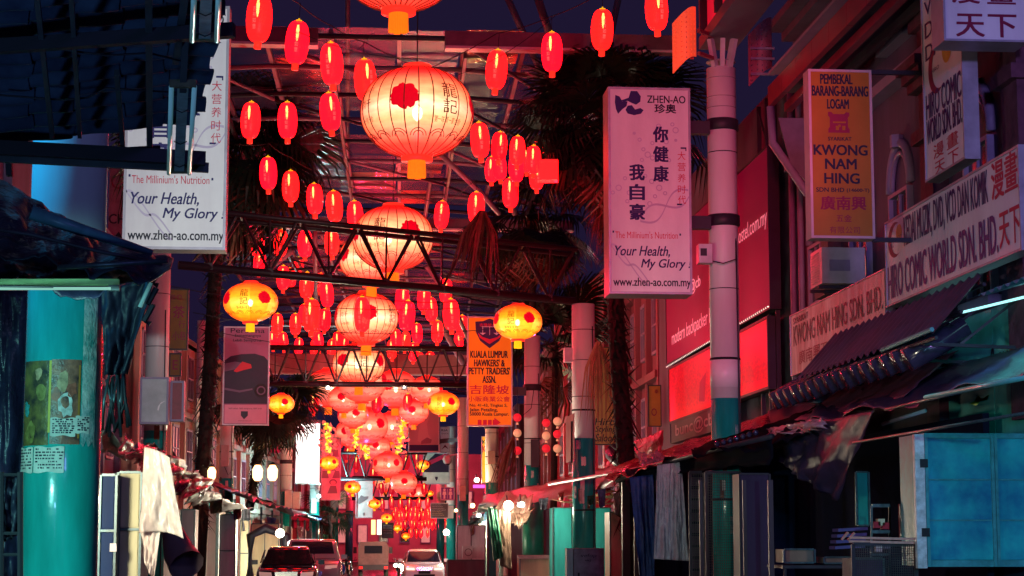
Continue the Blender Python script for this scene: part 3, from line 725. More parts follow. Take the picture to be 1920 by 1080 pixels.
# ------------------------------------------------------------------ flower garlands
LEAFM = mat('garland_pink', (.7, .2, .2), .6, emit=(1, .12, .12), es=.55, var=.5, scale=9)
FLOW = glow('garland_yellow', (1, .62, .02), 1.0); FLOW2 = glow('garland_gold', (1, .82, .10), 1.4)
def garland(label, pts, Y, seed):
    r_ = random.Random(seed); t = thing('flower_garland', label, 'garland', P(*pts[0], Y), 'yellow flower garlands hanging from the third truss')
    a = MB(); b = MB(); c = MB()
    for (x0, y0), (x1_, y1) in zip(pts, pts[1:]):
        n = max(3, int(abs(y1-y0)/3.0))
        for k in range(n):
            q = P(x0+(x1_-x0)*k/n + r_.uniform(-4, 4), y0+(y1-y0)*k/n, Y, 0)+V((0, r_.uniform(-.15, .15), 0))
            d = V((r_.uniform(-1, 1), r_.uniform(-.5, .5), r_.uniform(-1, 1))).normalized()
            (b if k % 2 else c).tube([q-d*.14, q+d*.14], [.05, .075], 6)
            for j in range(3):
                q2 = q+V((r_.uniform(-.4, .4), r_.uniform(-.2, .2), r_.uniform(-.2, .2))); e = V((r_.uniform(-1, 1), r_.uniform(-.4, .4), r_.uniform(-1, 1))).normalized()*.13; f = e.cross(V((0, 1, .2)))
                a.poly([q2-e, q2+f*.5, q2+e, q2-f*.5])
    b.build('petal', FLOW, t); c.build('petal', FLOW2, t); a.build('foliage', LEAFM, t)
garland('yellow flower garland nearest the blank billboard', [(613, 795), (616, 850)], 97, 1)
garland('longest yellow garland, in front of the pale lantern, bending aside', [(673, 782), (668, 835), (685, 842), (692, 862)], 97, 2)
garland('yellow garland just beside the woman poster', [(759, 790), (752, 815), (746, 852)], 97, 3)

# added red point lights among the lanterns, standing in for their glow
for k, (px, py, Y, pw) in enumerate(((782, 352, 37, 160), (737, 545, 53, 420), (600, 480, 62, 300), (860, 520, 62, 420), (1010, 640, 60, 420), (1080, 480, 48, 260), (687, 665, 68, 700), (679, 770, 88, 1000), (741, 780, 95, 1000), (687, 850, 102, 1200), (727, 905, 140, 1500), (757, 935, 150, 1500), (580, 690, 75, 500), (800, 690, 75, 700))):
    light('POINT', 'lantern_fill', P(px, py, Y), pw, (1, .012, .06), .05)
# ------------------------------------------------------------------ buildings
WALLP = mat('plaster_mauve', (.12, .075, .17), .75, var=.45, scale=.9, bump=.3, streak=True)
WALLD = mat('plaster_dark', (.12, .09, .14), .8, var=.5, scale=.8, bump=.3, streak=True)
WALLR = mat('plaster_rose', (.28, .09, .12), .7, var=.4, scale=.7, bump=.2, streak=True)
WALLC = mat('plaster_cream', (.45, .28, .24), .7, var=.35, scale=.6, bump=.2, streak=True)
BRK = mat('terracotta_trim', (.16, .05, .09), .7, var=.5, scale=4, bump=.4)
WIN = mat('window_glass_dark', (.012, .014, .03), .1, var=0, spec=.8)
WINL = mat('window_lit', (.4, .3, .3), .4, emit=(1, .34, .30), es=.55, var=.6, scale=2)
WFR = mat('window_frame', (.30, .24, .38), .5, var=.2)
def fwindow(t, X, Y0, Y1, z0, z1, side=1, nx=2, nz=3, arch=False, glass=None, fm=None):
    """window on a facade plane X (side +1: faces -X); frame proud, panes set in it"""
    s = -side; fm = fm or WFR
    fr = MB(); e = .07
    fr.box((X+s*.12, Y0-e, z0-e), (X, Y0, z1+e)); fr.box((X+s*.12, Y1, z0-e), (X, Y1+e, z1+e))
    fr.box((X+s*.12, Y0, z0-e), (X, Y1, z0)); fr.box((X+s*.12, Y0, z1), (X, Y1, z1+e))
    for k in range(1, nx): y = Y0+(Y1-Y0)*k/nx; fr.box((X+s*.09, y-.025, z0), (X, y+.025, z1))
    for k in range(1, nz): z = z0+(z1-z0)*k/nz; fr.box((X+s*.087, Y0, z-.022), (X, Y1, z+.022))
    f = fr.build('window_frame', fm, t)
    for i in range(nx):
        for k in range(nz):
            MB().box((X+s*.045, Y0+(Y1-Y0)*i/nx+.027, z0+(z1-z0)*k/nz+.024), (X+s*.02, Y0+(Y1-Y0)*(i+1)/nx-.027, z0+(z1-z0)*(k+1)/nz-.024)).build('pane', glass or WIN, f)
    MB().box((X+s*.22, Y0-.2, z0-.22), (X, Y1+.2, z0-.08)).build('window_sill', fm, t)
    if arch:
        m = MB(); yc, r = (Y0+Y1)/2, (Y1-Y0)/2+.12
        for q, dd in ((1, .2), (.78, .14)):
            m.tube([(X+s*.05, yc-r*q*math.cos(math.pi*k/12), z1+.12+r*q*1.25*math.sin(math.pi*k/12)) for k in range(13)], .09 if q == 1 else .05, 6)
        m.build('arch_moulding', fm, t, True)
        MB().tube([(X+s*.1, yc, z1+.1+r*1.15), (X+s*.1, yc, z1+.1+r*1.5)], .13, 6).build('keystone', fm, t)
# ornate shophouse on the sign side
t = thing('shophouse', 'mauve ornate shophouse with arched windows behind the yellow and comic signs', 'building', (10, 30, 0))
MB().box((10, 20, 0), (16, 42.3, 15)).build('wall', WALLP, t)
for y, w_ in ((31.6, .7), (27.4, .7), (38.8, .6), (23.5, .7)):
    m = MB(); m.box((9.72, y-w_/2, 3.4), (10, y+w_/2, 12.6)); m.build('pilaster', BRK, t)
    for z in (6.6, 8.4, 10.4): MB().box((9.6, y-w_/2-.12, z), (9.999, y+w_/2+.12, z+.22)).build('pilaster_band', BRK, t)
    for j in range(3): MB().box((9.55-.08*j, y-w_/2-.1-.06*j, 9.3+.17*j), (9.998, y+w_/2+.1+.06*j, 9.3+.17*j+.16)).build('capital_step', BRK, t)
for y0, y1 in ((33.4, 34.5), (36.2, 37.4), (29, 30.1), (25, 26.2), (39.9, 40.9)):
    fwindow(t, 10, y0, y1, 5.5, 7.9, 1, 2, 4, arch=True)
fwindow(t, 10, 33.2, 34.6, 10.9, 12.0, 1, 2, 2)
MB().box((9.7, 20, 9.9), (10, 42.3, 10.1)).build('string_course', WFR, t)
for z, d in ((12.4, .35), (12.6, .6), (12.8, .9)): MB().box((10-d, 20, z), (10, 41, z+.18)).build('cornice', WALLP, t)
for y in (42.0, 41.2): MB().tube([(9.8, y, 2), (9.8, y, 12.4)], .07, 8).build('drain_pipe', WFR, t, True)
# red eave gutter
t = thing('eave_gutter', 'long eave gutter of red sheets climbing above the yellow sign', 'gutter', PX(1440, 205, 8.6))
a = PX(1440, 200, 8.6); y = a.y; k = 0
GUT = mat('gutter_red', (.34, .03, .07), .35, var=.35, scale=2)
while y > 22:
    MB().obox((8.6, y, a.z), (0, -1.28, 0), (0, 0, .42), (.12, 0, 0)).build('gutter_sheet', GUT, t); y -= 1.3; k += 1
MB().box((8.72, 22, a.z+.30), (10, a.y, a.z+.4)).build('soffit', WALLD, t)
MB().box((8.9, 22, a.z-.15), (9.05, a.y-.2, a.z+.02)).build('soffit_rail', GUT, t); MB().box((9.4, 22, a.z-.1), (9.5, a.y-.2, a.z+.05)).build('soffit_rail', DARK, t)
MB().box((8.4, 22, a.z+.44), (8.75, a.y-1.0, a.z+.5)).build('top_flashing', WFR, t)
MB().tube([(8.66, a.y, a.z), (8.66, a.y-.1, a.z-.8), (9.3, a.y-.4, a.z-1.9), (9.8, a.y-.5, a.z-2.2)], .09, 8).build('down_pipe', WFR, t, True)
MB().poly([(8.75, a.y-.3, a.z-.3), (9.6, a.y-.3, a.z-.3), (9.55, a.y-.3, a.z-1.9), (9.0, a.y-.3, a.z-1.3)], (0, .05, 0)).build('fascia_plate', mat('pale_plate', (.22, .17, .24), .6), t)
# girder over the first column running toward the viewer
t = thing('box_girder', 'grey box girder with painted red-light infill running over the white column with clamp bands', 'girder', PX(1358, 85, 7.4))
gz0 = 11.75
MB().box((7.1, 12, gz0), (7.85, 38.6, gz0+.25)).build('lower_flange', mat('girder_grey', (.13, .11, .17), .5), t)
MB().box((7.35, 12, gz0+.252), (7.6, 38.5, gz0+1.1)).build('web_plate', mat('girder_mauve', (.25, .16, .22), .5), t)
MB().box((7.05, 12, gz0+1.102), (7.9, 38.6, gz0+1.32)).build('upper_flange', DARK, t)
y = 38.3
while y > 13:
    MB().box((7.05, y-.12, gz0+.252), (7.34, y, gz0+1.1)).build('stiffener', DARK, t); MB().box((7.2, y-1.5, gz0+.3), (7.34, y-.16, gz0+1.05)).build('infill_sheet', mat('infill_red_light', (.6, .02, .06), .4, emit=(1, .01, .04), es=.5, var=.5, scale=2), t); y -= 1.65  # infill glows in place of red light on the girder
MB().box((7.3, 12, gz0+1.33), (9.2, 38, gz0+3.2)).build('parapet_sheet', mat('parapet_rose', (.62, .3, .36), .5, var=.3), t)
# perforated screens
def perforated(label, x0, x1, y0, y1, Y, m, nx, nz, bend, slant):
    o, u, v = front(x0, y0, x1, y1, Y); t = thing('perforated_screen', label, 'screen', o)
    mb = MB(); W, H = u.length, v.length
    def S(a, b): return o + u*a + v*b + V((0, 0, slant*a - .0)) + V((0, bend*(1-math.cos((a-.5)*2.2)) if 1 else 0, 0)) + V((0, 0, .12*math.sin(a*2)))
    for i in range(nx):
        for j in range(nz):
            ou = []; inn = []
            for k in range(8):
                an = math.pi*2*k/8+math.pi/8*0
                cx_, cz_ = (i+.5)/nx, (j+.5)/nz
                ca, sa = math.cos(an), math.sin(an); q = 1/max(abs(ca), abs(sa))
                ou.append(S(cx_+ca*q*.5/nx, cz_+sa*q*.5/nz)); inn.append(S(cx_+ca*.17/nx, cz_+sa*.17/nz))
            mb.add(ou+inn, [(k, (k+1) % 8, 8+(k+1) % 8, 8+k) for k in range(8)])
    ob = mb.build('perforated_sheet', m, t); md = ob.modifiers.new('s', 'SOLIDIFY'); md.thickness = .02
    return t, o, u, v
t, o, u, v = perforated('curved perforated screen with painted orange light, bracketed to the white column', 1265, 1310, 38, 132, 37.2, mat('perforated_orange_lit', (.9, .25, .12), .4, emit=(1, .07, .02), es=.55, var=.15), 5, 10, .5, .25)  # emission stands in for orange light falling on the screen
for z in (.35, .8): MB().beam(o+u+v*z, P(1345, 0, 37.6)*0+V((7.2, 37.6, (o+u+v*z).z)), .07, .07).build('bracket', GUT, t)
MB().beam(V((6.75, 37.5, (o+v*.3).z)), V((6.75, 37.5, (o+v*.85).z)), .07, .07).build('bracket', GUT, t)
t, o, u, v = perforated('dim mauve perforated screen behind the white column under the girder', 1407, 1452, 62, 158, 39, mat('perforated_mauve', (.42, .14, .22), .4, var=.3), 5, 10, .4, .3)
for z in (.2, .5, .7): MB().beam(o+v*z, o+u*1.0+v*z, .05, .05).build('bracket', WFR, t)

# hostel building with big red billboards
t = thing('hostel_building', 'dark narrow building carrying the two red hostel billboards', 'building', (10, 52, 0))
MB().box((10, 44.9, 0), (16, 62.3, 12.4)).build('wall', WALLD, t)
for y in (44.9, 44.0, 43.2): MB().beam((9.7, y, 3.2), (9.7, y, 12), .1, .1).build('scaffold_post', DARK, t)
for z in range(4, 12, 2):
    MB().beam((9.7, 43.2, z), (9.7, 45, z), .06, .06).build('scaffold_rail', DARK, t); MB().beam((9.7, 43.2, z), (9.7, 45, z+2), .04, .04).build('scaffold_brace', DARK, t)
MB().box((9.9, 42.4, 3), (10.0, 44.8, 12)).build('netting_panel', mat('scaffold_netting', (.05, .16, .17), .7, var=.6, scale=3), t)
def side_sign(name, label, cat, X, pxl, pyl_t, pyl_b, pxr, pyr_t, depth, mf, mfr, fr=.04, group=None):
    A = PX(pxl, pyl_b, X); B = PX(pxl, pyl_t, X); C = PX(pxr, pyr_t, X)
    z1 = (B.z+C.z)/2; z0 = A.z
    return box_sign(name, label, cat, (X, A.y, z0), (0, C.y-A.y, 0), (0, 0, z1-z0), depth, mf, mfr, fr, group=group)
REDB = mat('billboard_crimson', (.15, .0, .03), .5, emit=(1, .0, .16), es=.06, var=.3, scale=.5)
REDG = shell_mat('billboard_glowing', (1, .02, .05), 1.0, (.12, .0, .01), 0, [(0, (1, .01, .03)), (.5, (.9, .0, .028)), (1, (.6, .0, .02))])
t, F = side_sign('hostel_billboard', 'dark crimson hostel billboard above the glowing red panel', 'billboard', 9.5, 1250, 440, 685, 1440, 285, .25, REDB, DARK)
PALEL = mat('letter_pale_pink', (.8, .4, .5), .4, emit=(1, .3, .4), es=.55, var=0)
F.text('modern backpacker hostel', .07, .10, .60, .24, PALEL, .0)
F.text('www.bunchostel.com.my', .56, .50, .985, .63, PALEL, .0)
F.text('bunc@cb', .18, .42, .40, .53, PALEL, .01)
t, F = side_sign('glowing_billboard', 'brightly glowing plain red billboard with faint print, low behind the white column', 'billboard', 9.5, 1255, 690, 795, 1440, 592, .22, REDG, DARK, .06)
F.text('modern backpacker hostel', .42, .09, .94, .2, mat('letter_faint_red', (.5, 0, .02), .4, emit=(.55, 0, .03), es=.9, var=0), .0)
F.poly([(.36, .2), (.42, .16), (.44, .62), (.37, .5)], mat('dark_red_print', (.2, 0, .01), .5, emit=(.35, 0, .02), es=.8, var=0), 'printed_figure')
t, F = side_sign('sign_strip', 'black strip sign with grey hostel cafe letters at the awning', 'sign', 9.4, 1258, 795, 832, 1345, 760, .2, INKK, DARK, .02)
F.text('bunc@cb', .12, .15, .92, .85, mat('letter_grey', (.5, .4, .45), .5), .02)
t = thing('light_string', 'string of tiny white bulbs along the gap between the two red billboards', 'light string', PX(1250, 688, 9.2))
m = MB(); A = PX(1250, 688, 9.15); B = PX(1440, 575, 9.15); MB().tube([A, B], .012, 4).build('cable', BLACK, t)
for k in range(64): m.lathe([(.0, -.022), (.022, 0), (.0, .022)], 5, A.lerp(B, k/63))
m.build('bulb', glow('string_bulbs', (1, .72, .62), 2.4), t)
# further facades
def facade(label, X0, Y0, X1, Y1, H, m, wins, side=1, base=0, glass=None, rows=2, name='shophouse', pil=None):
    """slightly skewed facade from (X0,Y0) to (X1,Y1); windows and pilasters proud of it"""
    t = thing(name, label, 'building', (X0, Y0, base)); s = -side; d = V((X1-X0, Y1-Y0, 0)); L = d.length; dn = d.normalized(); n = V((s, 0, 0))
    MB().obox((X0, Y0, base), d, (side*7, 0, 0), (0, 0, H-base)).build('wall', m, t)
    for k in range(wins+1):
        q = V((X0, Y0, 0))+d*k/wins; MB().obox(q-dn*.2+V((0, 0, base)), dn*.4, n*.22, (0, 0, H-base)).build('pilaster', pil or m, t)
    for z in [base+3.6+3.3*r for r in range(rows+1)]+[H-.3]:
        if z < H: MB().obox(V((X0, Y0, z)), d, n*.3, (0, 0, .25)).build('string_course', m, t)
    for r in range(rows):
        for k in range(wins):
            q0 = V((X0, Y0, base+4.5+3.3*r))+d*(k+.28)/wins; W = d*.44/wins
            gl = glass if glass and rnd.random() < .45 else WIN
            f = MB()
            for a, b, c in ((q0, W, (0, 0, .1)), (q0+V((0, 0, 1.9)), W, (0, 0, .1)), (q0, dn*.09, (0, 0, 2)), (q0+W-dn*.09, dn*.09, (0, 0, 2)), (q0+W*.5-dn*.03, dn*.06, (0, 0, 2)), (q0+V((0, 0, .95)), W, (0, 0, .06))):
                f.obox(V(a), b, n*.12, c)
            f = f.build('window_frame', WFR, t)
            MB().obox(q0+dn*.09+V((0, 0, .1)), W-dn*.18, n*.04, (0, 0, 1.8)).build('pane', gl, f)
    return t
facade('rose facade with striped pilasters between the shaggy palm and the hostel', 10.2, 62.6, 10.4, 74, 12, WALLR, 4, 1)
facade('crimson lit facade with tall columns behind the strings of paper balls', 10.4, 74.3, 9.9, 92, 12.5, WALLR, 6, 1, pil=mat('pilaster_red_lit', (.6, .06, .1), .5))  # pilaster colour carries the red light on these columns
facade('dark rose facade beyond the restroom sign', 9.6, 92.5, 11, 120, 11, WALLR, 7, 1, base=-.6, glass=WINL)
facade('far rose facade beyond the restroom sign', 10.5, 121, 12.5, 175, 10, WALLR, 9, 1, base=-.8, glass=WINL)
facade('mauve facade with a pipe and painted mural behind the white banner', -9, 30, -9, 74, 12.5, WALLP, 9, -1)
facade('cream and pink facade behind the car banner palm', -8.4, 74.5, -6.6, 102, 10.5, WALLC, 7, -1, glass=WINL)
facade('pale turquoise lit facade beyond the blank billboard', -6.6, 102.5, -4.6, 130, 10, WALLC, 7, -1, base=-.6, glass=WINL)
facade('distant cream facade behind the sketch banner', -4.6, 130.5, -1.6, 178, 9.5, WALLR, 9, -1, base=-.8, glass=WINL)
t = thing('end_building', 'rosy building closing the end of the street', 'building', (6, 185, -.8))
MB().box((-8, 185, -.8), (20, 192, 9.5)).build('wall', mat('plaster_bright_rose', (.62, .30, .32), .7, var=.3, scale=.5), t)
light('AREA', 'end_wall_fill', (5, 176, 7.5), 1100, (1, .08, .16), 6, aim=(5, 186, 3))  # unseen rosy area light added to brighten the end building
for k in range(11):
    for r in range(2):
        x = -5+2*k; z = 1.0+3.2*r
        f = MB(); f.box((x-.5, 184.8, z), (x+.5, 185, z+.1)); f.box((x-.5, 184.8, z+1.7), (x+.5, 185, z+1.8)); f.box((x-.5, 184.8, z+.1), (x-.4, 185, z+1.7)); f.box((x+.4, 184.8, z+.1), (x+.5, 185, z+1.7)); f = f.build('window_frame', WFR, t)
        MB().box((x-.4, 184.9, z+.1), (x+.4, 184.95, z+1.7)).build('pane', WINL if rnd.random() < .5 else WIN, f)
# mural marks on the mauve wall
t = thing('wall_mural', 'faded dark mural of crest and letters beside the white banner', 'mural', P(218, 380, 70.5))
o, u, v = front(204, 290, 262, 470, 70.5); MB().obox(o, u, v, (0, .1, 0)).build('painted_board', mat('mural_ground', (.38, .16, .26), .7, var=.4, scale=3), t)
F = Face(o, u, v, t); F.text('CHEE', .02, .28, .95, .38, INKK, .02); F.disc(.3, .72, .25, INKM, ring=.06); F.poly([(.1, .1), (.35, .2), (.5, .12), (.42, .0), (.25, .04)], INKK)

# ------------------------------------------------------------------ the two tall banners
NAVY = INK
def zhenao(label, x0, y0, x1, y1, Y, thick, fm):
    o, u, v = front(x0, y0, x1, y1, Y)
    t, F = box_sign('banner_lightbox', label, 'banner sign', o, u, v, thick, fm, SIGNF, .045, 'printed_banner', 'tall white lightbox banners')
    X = lambda px: (px-1141)/(1296-1141); Z = lambda py: (550-py)/(550-163)
    T = lambda s, a, b, c, d, m, bo=0, sh=0: F.text(s, X(a), Z(d), X(c), Z(b), m, bo, sh)
    # molecule rings and helix, pale
    pal = mat('pale_lilac_print', (.50, .42, .58), .5, var=0)
    for cx_, cy_, r in ((1236, 236, 5), (1262, 232, 4), (1268, 243, 6), (1224, 268, 4), (1250, 265, 5), (1268, 262, 3), (1200, 262, 4), (1207, 280, 4), (1215, 290, 6), (1204, 300, 4), (1224, 296, 5), (1190, 250, 3), (1255, 300, 4), (1160, 353, 6), (1149, 362, 4), (1172, 335, 4), (1180, 362, 5), (1196, 352, 4), (1222, 340, 5), (1236, 352, 6), (1228, 368, 4), (1218, 382, 5), (1244, 338, 4), (1210, 330, 4), (1176, 378, 4), (1247, 362, 4)):
        F.disc(X(cx_), Z(cy_), r/155, pal, 'printed_molecule', ring=.012 if r > 3 else 0, n=14, d=.0035)
    for lo, hi, x_a, y_a, x_b, y_b in ((0, 0, 1200, 415, 1292, 360), (0, 1, 1145, 460, 1215, 530)):
        for ph in (0, math.pi):
            mb = MB(); pts = []
            for k in range(25):
                q = k/24; px = x_a+(x_b-x_a)*q; py = y_a+(y_b-y_a)*q; w_ = 14*math.sin(q*6+ph); pts.append((X(px+w_*.4), Z(py+w_)))
            for (a, b), (c, d) in zip(pts, pts[1:]): mb.add([F.at(a, b-.004, .0036), F.at(c, d-.004, .0036), F.at(c, d+.006, .0036), F.at(a, b+.006, .0036)], [(0, 1, 2, 3)])
            mb.build('printed_helix', pal, t)
    # three bladed emblem
    F.poly([(X(a), Z(b)) for a, b in ((1155, 178), (1163, 181), (1168, 190), (1178, 190), (1176, 199), (1168, 205), (1160, 214), (1156, 205), (1154, 192))], NAVY)
    F.poly([(X(a), Z(b)) for a, b in ((1166, 188), (1180, 183), (1184, 170), (1196, 170), (1203, 180), (1202, 190), (1194, 196), (1186, 193), (1178, 189), (1170, 191))], NAVY, d=.0052)
    F.poly([(X(a), Z(b)) for a, b in ((1178, 198), (1186, 197), (1192, 205), (1202, 202), (1208, 206), (1203, 213), (1190, 216), (1178, 213), (1174, 206))], NAVY, d=.0054)
    T('ZHEN-AO', 1215, 178, 1287, 192, INKK, .02); T('珍奥', 1229, 194, 1269, 211, INKK, .03)
    for s, a, b in (('你', 1226, 237), ('健', 1226, 274), ('康', 1226, 311), ('我', 1181, 309), ('自', 1181, 346), ('豪', 1181, 383)): T(s, a, b, a+27, b+29, NAVY, .035)
    for s, b in (('大', 283), ('营', 304), ('养', 325), ('时', 346), ('代', 366)): T(s, 1271, b, 1286, b+16, INKR, .0)
    F.rect(X(1277), Z(278), X(1288), Z(275), NAVY, 'printed_quote'); F.rect(X(1286), Z(282), X(1288), Z(278), NAVY, 'printed_quote')
    F.rect(X(1269), Z(384), X(1279), Z(381), NAVY, 'printed_quote')
    T('The Millinium\'s Nutrition', 1153, 434, 1270, 447, INKR, -.005)
    F.rect(X(1148), Z(437), X(1151), Z(433), NAVY, 'printed_quote'); F.rect(X(1273), Z(441), X(1276), Z(437), NAVY, 'printed_quote')
    T('Your Health,', 1150, 461, 1256, 482, NAVY, .014, .22); T('My Glory !', 1202, 485, 1293, 506, NAVY, .014, .22)
    T('www.zhen-ao.com.my', 1149, 520, 1296-3, 540, INKK, .014)
    return t, F, o, u, v
t, F, o, u, v = zhenao('pink lit white health banner clamped to the white column beside the hostel billboards', 1141, 163, 1296, 550, 37.4, .75, SIGNW)
for py in (236, 415): z = P(1300, py, 37.5).z; MB().box((o.x+u.x+.002, 37.6, z-.13), (7.12, 37.8, z+.13)).build('bracket_arm', DARK, t)
t, F, o, u, v = zhenao('bright white health banner partly hidden under the corrugated roof edge', 235, 8, 427, 466, 32.0, .45, SIGNW)
for py in (70, 230): z = P(235, py, 32).z; MB().box((o.x-.6, 32.1, z-.12), (o.x-.002, 32.3, z+.12)).build('bracket_arm', DARK, t)
# ------------------------------------------------------------------ yellow metal supplier sign
YEL = mat('sign_amber', (.38, .155, .014), .4, var=.25, scale=.8)
o, u, v = front(1518, 130, 1637, 446, 30)
t, F = box_sign('hanging_sign', 'tall amber lightbox of a metal supplier hanging from the mauve shophouse', 'shop sign', o, u, v, .34, YEL, mat('sign_frame_pink_lit', (.55, .40, .45), .4, var=.2), .04)  # pink light put into the frame colour
X = lambda px: (px-1518)/(1637-1518); Z = lambda py: (446-py)/(446-130)
for s, a, b, c, d, m, bo in (('PEMBEKAL', 1541, 139, 1601, 157, INKK, .03), ('BARANG-BARANG', 1525, 161, 1630, 180, INKK, .03), ('LOGAM', 1553, 186, 1593, 204, INKK, .03), ('SYARIKAT', 1553, 257, 1597, 264, INKK, .02),
    ('KWONG', 1526, 272, 1626, 291, INKK, .035), ('NAM', 1547, 298, 1605, 317, INKK, .035), ('HING', 1545, 325, 1610, 344, INKK, .035), ('SDN BHD', 1529, 352, 1581, 360, INKK, .025), ('(14600-T)', 1586, 353, 1628, 361, INKK, .02),
    ('廣南興', 1537, 368, 1621, 393, INKM, .03), ('五金', 1565, 402, 1594, 415, INKM, .01), ('有限公司', 1552, 424, 1609, 437, INKM, .005)): F.text(s, X(a), Z(d), X(c), Z(b), m, bo)
F.poly([(X(a), Z(b)) for a, b in ((1554, 210), (1560, 210), (1564, 214), (1584, 214), (1588, 210), (1594, 211), (1594, 217), (1591, 221), (1591, 238), (1594, 242), (1594, 249), (1554, 249), (1554, 242), (1557, 238), (1557, 221), (1554, 217))], INKM)
for a in (1571, 1583): F.rect(X(a-3), Z(244), X(a+3), Z(236), YEL, 'printed_window', .0065)
F.disc(X(1575), Z(236), .022, YEL, d=.0068); F.rect(X(1563), Z(231), X(1587), Z(228), YEL, 'printed_window', .007)
for z in (130, 446): zz = P(1640, z, 30).z; MB().beam((o.x+u.x, 30.2, zz), (10, 30.2, zz), .07, .07).build('hanger_bar', DARK, t)
# ------------------------------------------------------------------ comic shop signs
def crescent(F, cx, cy_, r, sx):
    k = F.u.length/F.v.length; n = 22; pts = []
    for i in range(n+1): a = math.radians(55+250*i/n); pts.append((cx+r*math.cos(a), cy_+r*k*sx*math.sin(a)))
    for i in range(n, -1, -1): a = math.radians(55+250*i/n); q = r*(.98-.34*math.sin(math.pi*i/n)); pts.append((cx+.10*r+q*math.cos(a), cy_+q*k*sx*math.sin(a)))
    mb = MB(); N = len(pts)
    for i in range(n): a, b, c, d = pts[i], pts[i+1], pts[N-2-i], pts[N-1-i]; mb.add([F.at(*q, .005) for q in (a, b, c, d)], [(0, 1, 2, 3)])
    mb.build('printed_crescent', INKM, F.p)
t, F = side_sign('shop_sign', 'long white comic and music shop sign, brightest of the facade', 'shop sign', 9.0, 1664, 417, 577, 1911, 269, .22, SIGNW, SIGNF, .035)
crescent(F, .085, .74, .062, .72); F.disc(.122, .80, .026, mat('badge_orange', (.75, .35, .05), .5), d=.0055, sq=.8); F.text('HIRO', .035, .66, .075, .72, INK, .01); F.text('WORLD', .10, .72, .145, .77, INK, .01)
F.text('KEDAI MUZIK, DVD, VCD DAN KOMIK', .165, .56, .80, .94, INK, .012); F.text('HIRO COMIC WORLD SDN. BHD.', .015, .08, .855, .46, mat('ink_violet', (.10, .01, .16), .5, var=0), .022)
F.text('漫畫', .825, .60, .985, .97, INKR, .02); F.text('天下', .865, .10, .99, .44, INKR, .02)
t, F = side_sign('shop_sign', 'upright white comic shop sign below the boxy sign with four characters', 'shop sign', 9.0, 1737, -70, 343, 1797, -170, .22, SIGNW, SIGNF, .035)
zf = lambda py: (PX(1766, py, 9.0).z - F.o.z)/F.v.length
def VT(s, a, pt, b, pb, m, bo=.01): F.text(s, a, zf(pb), b, zf(pt), m, bo)
VT('DVD', .08, 18, .72, 48, INK); VT('DAN', .08, 62, .72, 92, INK); VT('VCD', .08, -25, .72, 4, INK)
crescent(F, .36, zf(118), .22, .95); F.disc(.62, zf(96), .12, mat('badge_orange', (.75, .35, .05), .5), d=.0055)
F.text('HIRO', .22, zf(124), .42, zf(116), INK, .01)
VT('HIRO COMIC', .06, 158, .94, 206, INK, .02); VT('WORLD SDN. BHD.', .06, 208, .94, 255, INK, .02)
VT('漫', .22, 264, .48, 291, INKR); VT('畫', .56, 262, .84, 289, INKR); VT('天', .24, 298, .5, 322, INKR); VT('下', .58, 296, .84, 320, INKR)
o, u, v = front(1768, -45, 1925, 78, 26)
t, F = box_sign('shop_sign', 'boxy white sign with four large maroon characters, highest over the comic shop', 'shop sign', o, u, v, .55, SIGNW, SIGNF, .03)
X = lambda px: (px-1768)/157; Z = lambda py: (78-py)/123
for s, a, b in (('漫', 1785, -35), ('畫', 1852, -35), ('天', 1792, 27), ('下', 1852, 27)): F.text(s, X(a), Z(b+42), X(a+52), Z(b), INKM, .02)
t, F = side_sign('shop_sign', 'rust streaked white hardware sign under the air conditioner', 'shop sign', 9.05, 1484, 594, 706, 1660, 500, .12, mat('sign_rust_streaked', (.72, .64, .62), .5, var=.35, scale=3, dark=(.36, .24, .22), streak=True), SIGNF, .02)
F.text('SYARIKAT', .04, .83, .22, .93, INKK, .02); F.text('KWONG NAM HING SDN. BHD.', .04, .47, .97, .80, mat('ink_brown_black', (.035, .008, .02), .5, var=0), .012); F.text('廣南興五金有限公司', .1, .14, .85, .36, INKM, .01)
# ------------------------------------------------------------------ orange association banner
ORG = mat('banner_orange', (.88, .30, .012), .45, var=.2, scale=.6, emit=(1, .18, .0), es=.18)
o, u, v = front(876, 593, 961, 799, 69)
t, F = box_sign('association_banner', 'orange association banner with navy shield crest below the yellow lantern', 'banner sign', o, u, v, .2, ORG, SIGNF, .05)
X = lambda px: (px-876)/85; Z = lambda py: (799-py)/206
sh = [(891, 603), (905, 602), (918, 597), (931, 602), (945, 603), (944, 622), (936, 639), (918, 653), (900, 639), (892, 622)]
F.poly([(X(a), Z(b)) for a, b in sh], mat('crest_navy', (.03, .015, .10), .5, var=0), 'printed_crest')
F.poly([(X(a), Z(b)) for a, b in ((896, 624), (905, 632), (918, 636), (932, 632), (941, 624), (938, 632), (918, 645), (899, 633))], INKR, 'printed_crest', .007)
F.text('吉隆坡小販', X(899), Z(612), X(938), Z(606), INKR, .01, d=.007)
for a in (905, 918, 931): F.rect(X(a-.5), Z(628), X(a+.5), Z(612), INKG, 'printed_scales', .007)
F.rect(X(903), Z(613), X(933), Z(612), INKG, 'printed_scales', .0074); F.poly([(X(899), Z(624)), (X(911), Z(624)), (X(905), Z(628))], INKG, 'printed_scales', .0074); F.poly([(X(925), Z(624)), (X(937), Z(624)), (X(931), Z(628))], INKG, 'printed_scales', .0074)
